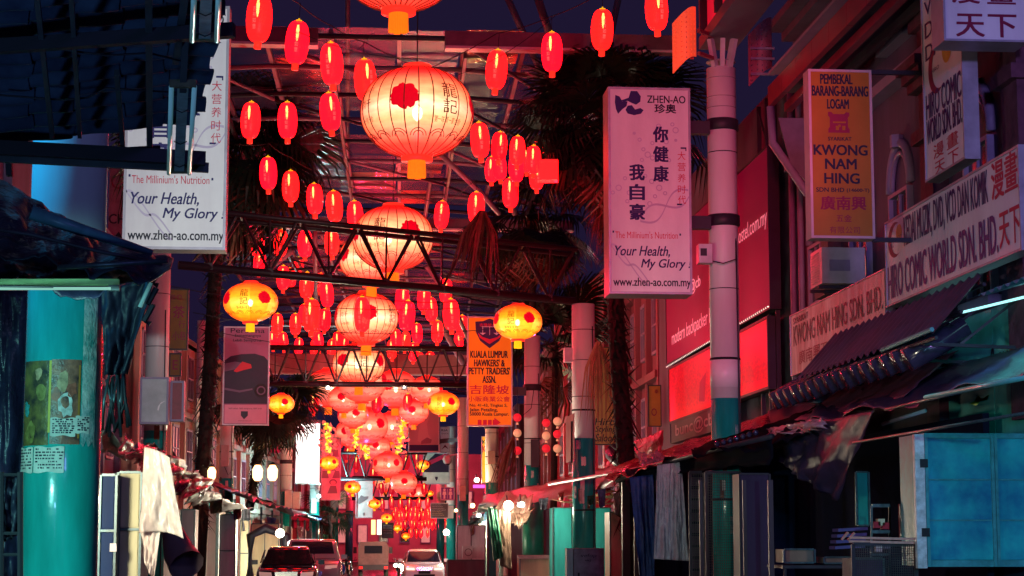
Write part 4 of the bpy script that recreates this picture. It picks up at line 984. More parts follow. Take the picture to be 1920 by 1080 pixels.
for s, a, b, c, d, m, bo in (('KUALA LUMPUR', 882, 658, 952, 671, INKK, .03), ('HAWKERS\' &', 889, 674, 946, 687, INKK, .03), ('PETTY TRADERS\'', 879, 689, 956, 702, INKK, .03), ('ASSN.', 905, 705, 930, 718, INKK, .03),
    ('吉隆坡', 881, 722, 954, 739, INKR, .02), ('小販商業公會', 878, 743, 956, 753, INKR, .015), ('No. 41-43, Tingkat 5,', 881, 757, 951, 764, INKK, .02), ('Jalan Petaling,', 881, 765, 933, 773, INKK, .02), ('50000 Kuala Lumpur.', 881, 773, 954, 781, INKK, .02)): F.text(s, X(a), Z(d), X(c), Z(b), m, bo)
for a in (896, 906, 915): F.rect(X(a), Z(797), X(a+7), Z(787), INKR, 'printed_arrow')
F.poly([(X(924), Z(787)), (X(927), Z(787)), (X(927), Z(783)), (X(939), Z(792)), (X(927), Z(799)), (X(927), Z(797)), (X(924), Z(797))], INKR, 'printed_arrow')
MB().box((o.x+u.x, 69.1, P(0, 735, 69).z), (COLS['R3'][1]-.3, 69.25, P(0, 719, 69).z)).build('bracket_arm', DARK, t)
# ------------------------------------------------------------------ car banner
MAUV = mat('banner_mauve', (.30, .10, .22), .45, var=.3, scale=.5); MAUD = mat('banner_purple_black', (.022, .010, .035), .4, var=.3)
o, u, v = front(418, 612, 505, 797, 71)
t, F = box_sign('car_banner', 'purple banner printed with a dark hatchback seen from behind', 'banner sign', o, u, v, .2, MAUV, SIGNF, .05)
X = lambda px: (px-418)/87; Z = lambda py: (797-py)/185
F.text('Persona', X(431), Z(624), X(495), Z(615), MAUD, .01); F.text('Sememangnya', X(439), Z(633), X(488), Z(626), MAUD, .01); F.text('Lebih Sempurna.', X(436), Z(642), X(490), Z(635), MAUD, .01)
q = lambda pts, m, d=.005, n='printed_car': F.poly([(X(a), Z(b)) for a, b in pts], m, n, d)
q([(421, 676), (432, 668), (452, 664), (477, 663), (495, 668), (502, 676), (502, 757), (421, 757)], MAUD)
q([(421, 682), (440, 678), (452, 680), (444, 692), (421, 697)], mat('car_grey', (.10, .06, .12), .4, var=0), .0055)
q([(438, 696), (454, 678), (470, 683), (472, 690), (456, 694), (444, 698)], mat('tail_red', (.42, .01, .03), .4, var=0), .006)
q([(421, 727), (450, 732), (474, 728), (474, 731), (450, 736), (421, 731)], mat('car_grey', (.10, .06, .12), .4, var=0), .006)
F.disc(X(490), Z(732), .15, BLACK, 'printed_wheel', .007); F.disc(X(490), Z(732), .10, mat('car_grey', (.10, .06, .12), .4, var=0), 'printed_wheel', .008, 10, ring=.03)
F.rect(.05, .02, .95, Z(759), mat('banner_rose', (.5, .22, .34), .45, var=.1), 'printed_panel', .009)
F.text('lebih selesa, lebih sempurna, lebih anda', X(430), Z(768), X(492), Z(764), MAUD, .0, d=.012); q([(453, 771), (466, 771), (466, 779), (459, 786), (453, 779)], MAUD, .012, 'printed_badge'); F.text('www.proton.com', X(448), Z(790), X(474), Z(788), MAUD, 0, d=.012)
MB().beam(o+u*.9+v*.92+V((-.3, .3, 0)), o+u*.0+v*.92+V((-.6, .3, 0)), .12, .2).build('bracket_arm', DARK, t)
# ------------------------------------------------------------------ smaller banners down the street
o, u, v = front(766, 708, 824, 848, 108); ROSE = mat('banner_pink', (.70, .34, .42), .5, var=.15, scale=.5)
t, F = box_sign('woman_poster', 'pink poster of a woman with raised arms over a navy base', 'banner sign', o, u, v, .2, ROSE, SIGNW, .05)
F.rect(.03, .86, .97, .985, INK, 'printed_band', .004); F.rect(.03, .02, .97, .10, INK, 'printed_band', .004); F.text('ZHEN-AO 珍奥', .35, .88, .9, .93, INKG, .01, d=.008)
F.text('珍奥脂舒平', .16, .73, .62, .78, INKM, .02); F.text('ZHEN-AO', .15, .67, .6, .72, INKM, .02)
sk = mat('print_rose_dark', (.40, .12, .20), .5, var=0); sl = mat('print_rose_light', (.75, .40, .46), .5, var=0)
F.poly([(.30, .15), (.45, .12), (.66, .13), (.74, .18), (.64, .24), (.60, .38), (.66, .46), (.74, .56), (.66, .62), (.54, .50), (.38, .50), (.24, .62), (.16, .56), (.32, .44), (.36, .36), (.32, .25)], sl, 'printed_figure')
F.disc(.47, .50, .085, sk, 'printed_figure', .006, 14, sq=1.6); F.disc(.46, .505, .05, sl, 'printed_figure', .008, 12, sq=1.4); F.poly([(.60, .2), (.76, .17), (.72, .12), (.4, .11), (.42, .15)], sk, 'printed_figure', .006)
MB().beam(o+u+v*.15+V((0, .2, 0)), V((COLS['R5'][1], 106, (o+v*.15).z)), .1, .25).build('bracket_arm', DARK, t)
o, u, v = front(793, 849, 843, 908, 120)
t, F = box_sign('car_banner', 'silver banner with a dark windscreen print and small badge, under the woman poster', 'banner sign', o, u, v, .2, mat('banner_silver', (.6, .52, .46), .4), SIGNF, .05)
F.poly([(.03, .38), (.97, .38), (.97, .95), (.45, .97), (.03, .62)], MAUD); F.poly([(.03, .66), (.8, .97), (.97, .97), (.97, .90), (.03, .52)], INKR, 'printed_stripe', .007); F.poly([(.46, .24), (.56, .24), (.56, .18), (.51, .11), (.46, .18)], MAUD, 'printed_badge')
t, F = box_sign('car_banner', 'white upright banner strip beside the woman poster with lettering cut off', 'banner sign', *front(826, 800, 843, 848, 112), .2, SIGNW, SIGNF, .03)
F.text('RIA', .1, .82, .8, .9, INKK, .02); F.text('QUICK', .1, .70, .9, .76, INKK, .01); F.poly([(.1, .1), (.5, .3), (.9, .12), (.5, .2)], INKM)
o, u, v = front(602, 820, 639, 938, 105)
t, F = box_sign('family_banner', 'grey pink banner printed with a smiling family group', 'banner sign', o, u, v, .2, mat('banner_grey_rose', (.55, .38, .40), .5), SIGNF, .05)
fg, fh = mat('print_grey', (.16, .12, .14), .5, var=0), mat('print_skin', (.45, .3, .28), .5, var=0)
for cx_, cy_, r in ((.68, .86, .2), (.56, .64, .18), (.85, .52, .2), (.2, .52, .18), (.62, .28, .2)):
    F.disc(cx_ if cx_+r < .96 else .76, cy_+.01, r, fg, 'printed_figure', .005, 14, sq=.75); F.disc(cx_ if cx_+r < .96 else .76, cy_, r*.7, fh, 'printed_figure', .007, 12, sq=.8); F.poly([(max(.04, cx_-r*1.4), cy_-.17), (min(.95, cx_+r*1.1), cy_-.17), (min(.93, cx_+r*.8), cy_-.05), (cx_-r*.7, cy_-.05)], fg, 'printed_figure', .006)
o, u, v = front(667, 900, 699, 971, 112)
t, F = box_sign('sketch_banner', 'pale banner with a small car sketch and badge below a yellow lantern', 'banner sign', o, u, v, .2, mat('banner_pale', (.6, .5, .52), .5), SIGNF, .04)
F.poly([(.08, .40), (.2, .36), (.7, .50), (.75, .57), (.5, .56), (.3, .60), (.15, .50)], fg, 'printed_car'); F.poly([(.42, .14), (.54, .14), (.54, .09), (.48, .05), (.42, .09)], fg, 'printed_badge'); F.text('lebih selesa', .3, .76, .7, .78, fg, 0)
t, F = box_sign('restroom_sign', 'purple restroom sign with two pale figures on the distant column', 'sign', *front(826, 913, 852, 938, 99), .08, mat('sign_purple', (.13, .03, .30), .4, var=0), SIGNW, .03)
for cx_ in (.28, .72): F.disc(cx_, .78, .09, SIGNW, 'printed_figure'); F.poly([(cx_-.1, .66), (cx_+.1, .66), (cx_+.14, .42), (cx_+.06, .40), (cx_+.07, .12), (cx_-.07, .12), (cx_-.06, .40), (cx_-.14, .42)], SIGNW, 'printed_figure')
F.rect(.49, .12, .51, .85, SIGNW, 'printed_bar')
t, F = box_sign('notice_board', 'dark notice board of small pale print under the restroom sign', 'notice board', *front(807, 943, 841, 972, 96), .08, MAUD, SIGNF, .03)
for k in range(7): F.text('peraturan dan syarat-syarat am', .1, .84-.11*k, .6+.08*(k % 4), .90-.11*k, INKG if k < 4 else mat('print_gold', (.7, .5, .3), .5, var=0), .01)
t, F = box_sign('notice_board', 'small dark board under the tiny yellow lantern with a peony', 'notice board', *front(716, 980, 738, 1009, 130), .08, MAUD, DARK, .03)
for k in range(4): F.text('jalan petaling', .12, .78-.16*k, .85, .84-.16*k, INKG, .01)
t, F = box_sign('lit_billboard', 'blank glaring white billboard glowing between the palm and the garlands', 'billboard', *front(553, 792, 601, 907, 110), .3, glow('billboard_white', (1, .86, .82), 2.6), SIGNW, .06)
F.text('WESTMARK', .3, .02, .92, .07, INKR, .02) if 0 else F.text('MY FIRST', .38, .02, .9, .06, INKR, .02)
t, F = box_sign('round_logo_sign', 'magenta sign with a dark oval label cut by the palm', 'sign', *front(504, 806, 527, 850, 104), .15, mat('sign_magenta', (.45, .04, .22), .5), SIGNF, .03)
F.disc(.55, .66, .42, INK, 'printed_oval', sq=.7); F.text('Ho', .3, .6, .75, .74, SIGNW, .03, d=.008); F.text('2', .7, .3, .85, .42, INK, .03)
o, u, v = front(903, 818, 915, 905, 90)
t, F = box_sign('yellow_strip_sign', 'narrow yellow sign behind the column below the orange banner', 'sign', o-V((.0, 0, 0)), u*1.3, v, .15, mat('sign_yellow', (.85, .5, .05), .5, emit=(1, .4, .02), es=.2), SIGNF, .03)
F.text('KE', .1, .84, .8, .92, INKK, .03); F.text('KE', .08, .66, .85, .80, INKR, .03)
o, u, v = front(1116, 650, 1160, 834, 60)
t, F = box_sign('salon_sign', 'striped ochre hair salon sign half covered by the dead palm leaf', 'shop sign', o-V((.25, 0, 0)), u*1.3+V((0, 0, 0)), v, .15, mat('sign_ochre', (.42, .22, .08), .5), DARK, .03)
for k in range(7): F.rect(.04+.135*k, .02, .10+.135*k, .98, mat('sign_ochre_dark', (.30, .10, .06), .5, var=.1), 'printed_stripe', .004)
for s, a, b in (('Hiro', .235, .27), ('Styling', .15, .19), ('Saloon', .07, .11)): F.text(s, .26, a-.035, .92, b, INKK, .01, .25, d=.008)
t, F = box_sign('side_sign', 'small amber sign with a red flourish between the shaggy trunk and the pipe', 'sign', *front(1215, 722, 1240, 800, 61), .12, mat('sign_amber_dim', (.5, .2, .04), .5), DARK, .03)
F.disc(.45, .35, .2, INKM, ring=.06, sq=1.4); F.text('泰', .5, .8, .8, .9, INKM, .01)
t, F = box_sign('side_sign', 'slim violet and white sign glimpsed beside the shaggy palm trunk', 'sign', *front(1158, 765, 1176, 822, 70), .12, mat('sign_violet_white', (.6, .45, .7), .5, emit=(.8, .4, .8), es=.5), SIGNW, .05)
F.text('ES', .1, .25, .9, .8, INK, .03)
t = thing('side_board', 'plain rosy board on the street side of the column with the dead leaf', 'board', P(1071, 830, 53)); MB().obox(P(1061, 868, 53.2), V((.16, -.5, .1)), (0, 0, 1.25), (.03, 0, 0)).build('board_panel', mat('rosy_wood', (.5, .26, .24), .5, var=.3, streak=True), t)
MB().tube([P(1072, 790, 52.7), P(1072, 868, 52.7)], .03, 5).build('edge_trim', DARK, t)
# cabinets on the other side
t, F = box_sign('wall_cabinet', 'pale grey sheet cabinet at the foot of the second column behind the tarps', 'cabinet', *front(262, 707, 316, 795, 46), .4, mat('cabinet_pale', (.50, .52, .56), .5, var=.3, scale=2), WFR, .05)
F.poly([(.62, .30), (.66, .28), (.72, .42), (.90, .50), (.74, .46), (.64, .38)], SIGNW, 'scribble')
t, F = box_sign('wall_cabinet', 'maroon sheet cabinet beside the shaggy trunk', 'cabinet', *front(319, 714, 345, 790, 47), .4, mat('cabinet_maroon', (.30, .06, .09), .5, var=.3), WFR, .05)
t, F = box_sign('hanging_sign', 'dark amber sign high between the pink column and the shaggy trunk', 'sign', *front(317, 541, 353, 656, 56), .15, mat('sign_old_amber', (.22, .10, .01), .5), DARK, .04)
F.text('BHD.', .1, .82, .7, .90, INKM, .02); F.text('茶', .2, .52, .8, .72, INKM, .02); F.text('行', .5, .36, .85, .48, INKM, .01); F.text('小巷', .2, .16, .9, .3, INKM, .01)
t, F = box_sign('hanging_sign', 'lower dark amber sign under the other, behind the cabinets', 'sign', *front(317, 662, 340, 706, 56), .15, mat('sign_old_amber', (.22, .10, .01), .5), DARK, .04)
F.text('E', .3, .3, .7, .7, INKM, .02)
# air conditioner
c = PX(1553, 505, 9.2); t = thing('air_conditioner', 'outdoor air conditioner unit on the mauve wall above the hardware sign', 'air conditioner', c)
w0 = .42; MB().box((8.95, c.y-.5, c.z-.34), (9.8, c.y+.42, c.z+.36)).build('casing', mat('ac_casing', (.55, .48, .55), .4), t)
MB().lathe([(.0, 0), (.28, 0), (.28, .01), (.0, .01)], 20, (0, 0, 0)).build('fan_disc', BLACK, t).location = (0, 0, 0)
fo = t.children[-1]; fo.parent = t; fo.location = (8.94-c.x, 0, 0); fo.rotation_euler = (0, -math.pi/2, 0)
m = MB()
for k in range(12): m.box((8.925, c.y-.32, c.z-.28+.05*k), (8.935, c.y+.32, c.z-.265+.05*k))
m.build('fan_grille', SIGNF, t); MB().box((9.1, c.y-.51, c.z-.1), (9.5, c.y-.502, c.z+.12)).build('service_panel', WFR, t)
MB().beam((8.9, c.y-.4, c.z-.4), (10, c.y-.4, c.z-.4), .05, .06).build('bracket', DARK, t); MB().beam((8.9, c.y+.3, c.z-.4), (10, c.y+.3, c.z-.4), .05, .06).build('bracket', DARK, t)
t = thing('wall_duct', 'pale mauve duct box under the rust streaked hardware sign', 'duct', PX(1530, 740, 9.1)); MB().obox(P(1488, 755, 37.6), (1.2, 0, 0), (0, 0, .42), (0, .5, 0)).build('duct_box', mat('duct_mauve', (.42, .28, .42), .35, var=.2), t)
# ------------------------------------------------------------------ palms
PGREEN = mat('palm_leaf', (.016, .026, .014), .42, var=.5, scale=4, dark=(.005, .009, .007)); PDEAD = mat('palm_leaf_dead', (.15, .06, .035), .6, var=.5, scale=5)
PTRUNK = mat('palm_bark', (.022, .012, .012), .8, var=.6, scale=6, bump=.6)
def frond_mesh(seed, R=1.2, pet=1.1, n=36, droop=.5, m=None):
    r_ = random.Random(seed); mb = MB(); c = V((pet, 0, -.12*pet))
    mb.tube([(0, 0, 0), (pet*.5, 0, .06), c], [.028, .02, .015], 5)
    for k in range(n):
        a = math.radians(-118+236*k/(n-1)+r_.uniform(-2, 2)); L = R*(.72+.28*math.cos(a*.75))*r_.uniform(.9, 1.08); d = V((math.cos(a), math.sin(a), 0)); s = V((-d.y, d.x, 0)); wd = .036
        p1 = c+d*L*.5+V((0, 0, .04)); p2 = c+d*L*.8+V((0, 0, -droop*.22*L)); p3 = c+d*L*(.98-droop*.12)+V((0, 0, -droop*.62*L*r_.uniform(.7, 1.3)))
        k0 = len(mb.v); mb.v += [tuple(x) for x in (c, p1-s*wd, p1+s*wd, p2-s*wd*.7, p2+s*wd*.7, p3)]; mb.f += [(k0, k0+1, k0+2), (k0+1, k0+3, k0+4, k0+2), (k0+3, k0+5, k0+4)]; mb.m += [0]*3
    o = mb.build('frond', m or PGREEN); me = o.data; bpy.data.objects.remove(o); return me
def hang_mesh(seed, L=1.5, n=46, spread=.22):
    r_ = random.Random(seed); mb = MB()
    for k in range(n):
        a = r_.uniform(0, 6.28); q = r_.uniform(0, 1)**.6*spread; x, y = q*math.cos(a), q*math.sin(a); l = L*r_.uniform(.55, 1.05); w_ = .017; s = V((math.sin(a*3), math.cos(a*3), 0))*w_
        p0 = V((x*.12, y*.12, 0)); p1 = V((x*.9, y*.9, -l*.35)); p2 = V((x*1.25+r_.uniform(-.04, .04), y*1.25, -l))
        k0 = len(mb.v); mb.v += [tuple(v) for v in (p0-s, p0+s, p1-s, p1+s, p2)]; mb.f += [(k0, k0+1, k0+3, k0+2), (k0+2, k0+3, k0+4)]; mb.m += [0, 0]
    o = mb.build('frond', PDEAD); me = o.data; bpy.data.objects.remove(o); return me
FR = [frond_mesh(i, droop=d) for i, d in enumerate((.3, .6, .9, .5))]
FD = [frond_mesh(11, droop=1.4, m=PDEAD, n=24), frond_mesh(12, droop=1.1, m=PDEAD, n=26)]
HG = [hang_mesh(1), hang_mesh(2, 1.1), hang_mesh(3, 1.9, 60, .3)]
def palm(label, base, crown, n, sc_=1.0, seed=1, skirt=6, tr=.17, dead=3, shag=True, lo=-62, hi=55):
    r_ = random.Random(seed); base, crown = V(base), V(crown); t = thing('fan_palm', label, 'palm tree', base, 'fan palms planted along the street')
    mid = base.lerp(crown, .5)+V((r_.uniform(-.1, .1), 0, 0)); mb = MB().tube([base, base.lerp(crown, .25), mid, base.lerp(crown, .78), crown], [tr*1.15, tr, tr*.95, tr*.9, tr*.8], 12); mb.build('trunk', PTRUNK, t, True)
    if shag:
        s = MB(); nsh = 560; L = (crown-base).length
        for k in range(nsh):
            q = .12+.85*k/nsh; a = k*2.4; p = base.lerp(crown, q); d = V((math.cos(a), math.sin(a), 0)); e = d.cross(V((0, 0, 1)))*.07
            l = r_.uniform(.35, .85); p0 = p+d*tr*.85; s.poly([p0-e, p0+e, p0+d*l*.5+V((0, 0, l*r_.uniform(-.9, .5)))])
        s.build('leaf_bases', PTRUNK, t)
    def put_(me, rz, ry, s_, dz=0, rx=0):
        o = bpy.data.objects.new('frond', me); COL.objects.link(o); o.parent = t; o.location = crown-base+V((0, 0, dz)); o.rotation_euler = (rx, math.radians(ry), rz); o.scale = (s_,)*3
    for k in range(n):
        put_(FR[k % 4], k*2.39996+r_.uniform(-.3, .3), lo+(hi-lo)*(k/n)+r_.uniform(-12, 12), sc_*r_.uniform(.85, 1.15), r_.uniform(-.3, .2), r_.uniform(-.5, .5))
    for k in range(dead): put_(FD[k % 2], k*2.1+1, r_.uniform(48, 80), sc_*r_.uniform(.8, 1), -.3)
    for k in range(skirt): put_(HG[k % 3], r_.uniform(0, 6), r_.uniform(-8, 8), 1.0, -.3-.35*k)
    return t
c = P(1135, 215, 50); b = P(1188, 900, 50); b.z = .13
palm('tall fan palm with a huge dark crown beside the pink health banner', b, c, 54, 1.3, 3, 7, .24, 4, lo=-48)
c = P(418, 262, 62); b = P(372, 900, 60); b.z = .13
palm('tall fan palm with a shaggy trunk behind the bright white banner', b, c, 56, 1.75, 5, 8, .24, 3, lo=-45, hi=70)
c = P(997, 385, 73); b = P(1003, 900, 73); b.z = 0
palm('fan palm with reddish drooping dead leaves above the orange banner', b, c, 18, 1.5, 7, 5, .14, 8, shag=False, lo=-20, hi=75)
c = P(500, 742, 88); b = P(468, 955, 90)
palm('small fan palm spreading beside the purple car banner', b, c, 20, 1.35, 9, 1, .17, 1, lo=-30, hi=65)
c = P(1042, 650, 75); b = P(1036, 1000, 75); b.z = 0
palm('fan palm with upright leaves between the two columns near the paper balls', b, c, 18, 1.35, 12, 3, .14, 2, shag=False, lo=-80, hi=30)
c = P(616, 965, 120); b = P(620, 1010, 120)
palm('small pale trunked palm far down by the turquoise stall', b, c, 9, .9, 15, 0, .12, 0, shag=False)
def bunch(label, px, py, Y, s, k=2, rot=(0, 0, 0), m=None):
    o = bpy.data.objects.new('dead_palm_leaf', HG[k]); COL.objects.link(o); o.location = P(px, py, Y); o.scale = s; o.rotation_euler = rot; o['label'] = label; o['category'] = 'dead leaf'; o['kind'] = 'thing'
HP = HG[2].copy(); HP.materials.clear(); HP.materials.append(mat('palm_leaf_straw', (.42, .24, .13), .6, var=.4)); HG.append(HP)
bunch('pale straw coloured dead palm leaf hanging against the rose column', 1122, 640, 52.4, (1.5, 1.3, 1.25), 3)
bunch('dead palm skirt drooping beside the column behind the orange banner', 962, 820, 68, (1.2, 1.2, 1.25), 2, (0, .25, 0))
bunch('red lit straw hanging in front of the end of the long truss', 905, 395, 50, (1.9, 1.5, 1.15), 2, (0, .15, 0))

# ------------------------------------------------------------------ corrugated roof close overhead
TIN = mat('tarnished_tin', (.05, .075, .13), .42, metal=.25, var=.55, scale=3, bump=.1, dark=(.02, .028, .06)); BEAM = mat('grimy_beam', (.045, .05, .06), .55, var=.5, scale=5)
GALV = mat('galvanised_pipe', (.09, .13, .14), .4, metal=.5, var=.5, scale=12)
def RL(px, py, d=0): return P(px, py, 8+2*py/290)+V((0, 0, -d))
t = thing('tin_canopy', 'dark corrugated tin roof jutting over the near corner above the white banner', 'roof', RL(200, 150))
EP = [(-80, 440), (0, 429), (60, 419), (100, 411), (150, 400), (200, 390), (240, 380), (262, 368), (290, 345)]
edge = lambda py: float(np.interp(py, [a for a, b in EP], [b for a, b in EP]))
xs = [-60, 48, 132, 218, 300, None]
for i in range(5):
    def fn(u, v, i=i):
        py = -70+340*v; x0 = xs[i]-4
        x1 = xs[i+1]+10 if xs[i+1] is not None else edge(math.floor(py/25)*25+12)+2.5*math.sin(py/25*2*math.pi)
        px = x0+(x1-x0)*u; return RL(px+6*math.sin(py*.11)*(u > .9), py+6*u*0)+V((0, 0, .02*math.sin(py/25.0*2*math.pi)+.004*math.sin(px*.05+py*.02)+.03*i+.02*(u if i < 4 else 0)))
    MB().grid(fn, 10, 150).build('tin_sheet', TIN, t, True)
for x0, y0, x1, y1, w_ in ((66, -60, 98, 240, .022), (132, -60, 150, 240, .02), (219, 120, 231, 262, .022), (279, -60, 281, 262, .03), (352, -60, 330, 100, .03)):
    MB().beam(RL(x0, y0, .04), RL(x1, y1, .04), w_, .03).build('purlin', BEAM, t)
MB().beam(RL(-40, 48, .1), RL(440, 14, .1), .05, .06).build('cross_beam', BLACK, t); MB().beam(RL(-40, 238, .1), RL(386, 262, .1), .05, .07).build('cross_beam', BLACK, t)
MB().beam(RL(-40, 249, .12), RL(392, 272, .12), .03, .05).build('cross_beam', BEAM, t)
MB().tube([P(-30, 301, 10.2), P(170, 284, 10.2), P(300, 277, 10.3)], .014, 8).build('lower_pipe', BLACK, t, True)
MB().beam(P(14, 240, 10), P(18, 330, 10), .05, .03).build('post', BLACK, t)
for p in ([(0, 155), (120, 165), (165, 160), (200, 142), (240, 145), (330, 150)], [(60, 60), (200, 80), (280, 75), (360, 95)]): MB().tube([RL(a, b, .06) for a, b in p], .005, 5).build('wire', BLACK, t, True)
FIX = mat('fixture_white', (.25, .34, .34), .5, var=.5, scale=12); TUBEM = mat('fluorescent_tube_sheen', (.55, .78, .76), .2, var=.1, emit=(.2, .6, .58), es=.10)  # unlit tubes: faint teal glow stands in for reflected light
def fixture(label, x0, x1, y0, y1, x0b, x1b, dz=.16):
    A, B, C, D = RL(x0, y0, dz), RL(x1, y0, dz), RL(x0b, y1, dz), RL(x1b, y1, dz)
    t = thing('tube_light', label, 'tube light', A, 'unlit twin tube fittings under the tin roof')
    MB().tube([A, C], .0115, 12).build('tube', TUBEM, t, True); MB().tube([B, D], .0115, 12).build('tube', TUBEM, t, True)
    q = lambda s, e: A.lerp(B, s).lerp(C.lerp(D, s), e)
    MB().poly([q(.26, .02), q(.74, .02), q(.74, .98), q(.26, .98)], (0, 0, .03)).build('batten', FIX, t)
    for e in (.0, .985):
        MB().beam(q(-.08, e)+V((0, 0, .012)), q(1.08, e)+V((0, 0, .012)), .03, .035).build('end_holder', mat('holder_rusty', (.10, .09, .05), .6, var=.5, scale=20), t)
    for e in (.22, .58, .86): MB().tube([q(.2, e)-V((0, 0, .01)), q(.5, e+.01)-V((0, 0, .02)), q(.8, e)-V((0, 0, .01))], .003, 5).build('tie_wire', BLACK, t)
    MB().beam(q(.5, .05), q(.55, -.35)+V((0, 0, .15)), .03, .02).build('hanger_strap', BEAM, t)
fixture('unlit twin tube light hanging under the tin roof next to the white banner', 323, 366, 98, 268, 318, 356)
fixture('unlit twin tube light cut by the top edge of the picture', 368, 414, -150, 8, 362, 408)

# ------------------------------------------------------------------ cloth and tarpaulin
def mix3(a, b, c, d, u, v): return a.lerp(b, u).lerp(c.lerp(d, u), v)
def sheet(name, label, cat, c, m, nu=24, nv=14, sag=.1, fold=.03, freq=9, seed=0, group=None, thick=.006, edge=.0):
    """c: four world points (top a, top b, bottom a, bottom b)"""
    r_ = random.Random(seed); a, b, cc, d = [V(x) for x in c]; n = (b-a).cross(cc-a).normalized(); ph = [r_.uniform(0, 6.3) for _ in range(6)]
    def fn(u, v):
        p = mix3(a, b, cc, d, u, v)
        f = fold*(3.2*noise.noise(V((u*freq*.45+ph[0]*3, v*1.3+u*.8, ph[1])))+2.2*noise.noise(V((u*freq*.9+v*1.5, v*2.2+ph[2], ph[3])))+1.3*noise.noise(V((u*freq*1.9, v*6, ph[4])))+.6*abs(noise.noise(V((u*freq*2.5+v*6, v*9-u*7, ph[5])))))
        p = p+n*f*(.35+.65*v); p.z -= sag*4*u*(1-u)*(.5+.5*v)
        if edge: p.z += edge*(1 if v > .97 else 0)*math.sin(u*19+ph[5])*.7 + edge*(1 if v > .97 else 0)*math.sin(u*47+ph[1])*.4
        return p
    mb = MB().grid(fn, nu, nv); o = mb.build(name, m, None, True, at=a, label=label, category=cat, kind='thing')
    if group: o['group'] = group
    md = o.modifiers.new('thickness', 'SOLIDIFY'); md.thickness = thick
    return o
TARPD = mat('tarp_navy', (.028, .03, .075), .3, var=.5, scale=4, bump=.35); TARPP = mat('tarp_purple', (.06, .035, .10), .35, var=.5, scale=4, bump=.35); TARPR = mat('tarp_red', (.42, .03, .06), .28, var=.45, scale=4, bump=.35)
PLAST = mat('clear_plastic', (.42, .36, .46), .16, var=.3, scale=5, bump=.5, alpha=.62, spec=.8); PLASTW = mat('milky_plastic', (.62, .52, .48), .3, var=.25, scale=3, bump=.3, emit=(1, .6, .45), es=.05)
TARPB = mat('tarp_blue', (.03, .09, .35), .4, var=.5, scale=6, bump=.6); TARPG = mat('tarp_green', (.01, .10, .05), .35, var=.5, scale=6, bump=.5); TARPK = mat('tarp_black', (.010, .011, .026), .55, var=.4, bump=.4)
TARPBR = mat('tarp_brown', (.16, .10, .07), .35, var=.5, scale=6, bump=.5); TARPC = mat('tarp_cream', (.60, .42, .32), .5, var=.4, scale=5, bump=.4)
# stall roof below the tin roof
Yl = 12.0
sheet('stall_tarpaulin', 'black tarpaulin roof sagging over the near stall in front of the turquoise column', 'tarpaulin', (P(-40, 318, 12.5), P(318, 497, 12.6), P(-40, 470, 11.2), P(320, 505, 11.4)), mat('tarp_black_teal_sheen', (.025, .06, .075), .3, var=.7, scale=5, bump=.5), 40, 18, .04, .035, 9, 3)  # teal tint stands in for teal light on the folds
sheet('stall_tarpaulin', 'lower fold of navy tarpaulin above the greenish tube', 'tarpaulin', (P(-40, 440, 12.2), P(300, 500, 12.2), P(-40, 528, 11.6), P(270, 530, 11.6)), TARPD, 30, 14, .03, .03, 11, 4)
m = MB(); m.tube([P(58, 398, 11.6), P(150, 430, 11.7), P(285, 474, 11.9)], [.045, .038, .02], 8); single('rain_gutter', m, mat('gutter_teal_lit', (.08, .24, .26), .35, var=.4, scale=6), 'teal lit sheet gutter slanting across the stall roof', 'gutter', None, True)  # teal light put into the gutter's colour
m = MB(); m.tube([P(108, 501, 11.3), P(315, 489, 11.3)], .016, 10); single('scaffold_tube', m, GALV, 'galvanised pipe lying level below the slanting gutter', 'pipe', None, True)
m = MB(); m.tube([P(-20, 428, 11.4), P(60, 440, 11.4), P(180, 470, 11.5), P(305, 495, 11.5)], .012, 8); single('scaffold_tube', m, BEAM, 'grimy rail under the slanting gutter', 'pipe', None, True)
t = thing('tube_light', 'long greenish tube light with a yellow green batten under the tarpaulin', 'tube light', P(110, 530, 11.5))
MB().obox(P(-30, 534, 11.5), P(222, 534, 11.5)-P(-30, 534, 11.5), (0, .05, 0), (0, 0, .036)).build('batten', mat('batten_green', (.20, .34, .16), .5, emit=(.15, .5, .25), es=.10, var=.4, scale=9), t)
MB().tube([P(-30, 541, 11.4), P(208, 541, 11.4)], .009, 10).build('tube', glow('tube_lit_teal', (.42, .95, .78), .62), t, True)
MB().box(P(205, 546, 11.45), P(224, 534, 11.4)).build('end_holder', BEAM, t); MB().tube([P(-30, 536, 11.35), P(100, 538, 11.35)], .007, 8).build('shade_strip', BLACK, t)
light('AREA', 'tube_glow', P(100, 548, 11.3), 5, (.35, 1, .85), .8, aim=P(100, 900, 12.5), size_y=.05)
t = thing('tube_light', 'slanting unlit tube tied under the ragged tarpaulin edge', 'tube light', P(272, 560, 12)); MB().tube([P(262, 576, 12), P(283, 530, 12)], .013, 10).build('tube', TUBEM, t, True); MB().tube([P(276, 500, 12), P(279, 532, 12)], .01, 6).build('hanging_chain', GALV, t)
for k, (x_, y_) in enumerate(((300, 500), (293, 540), (286, 572))): MB().tube([P(x_, y_, 12.1), P(x_-16, y_+30, 12.1), P(x_-4, y_+36, 12.1)], .02, 5).build('ragged_tie', TARPK, t)
sheet('dark_tarpaulin', 'dark navy tarpaulin bundle hanging beside the turquoise column', 'tarpaulin', (P(190, 545, 14.5), P(292, 520, 14.5), P(196, 705, 14.5), P(238, 700, 14.5)), TARPK, 30, 26, .0, .05, 5, 6)
sheet('dark_tarpaulin', 'wide violet tarpaulin closing the stall behind the turquoise column', 'tarpaulin', (P(-40, 545, 19), P(62, 545, 19), P(-40, 1085, 19), P(58, 1085, 19)), TARPD, 30, 40, .0, .10, 5, 8)
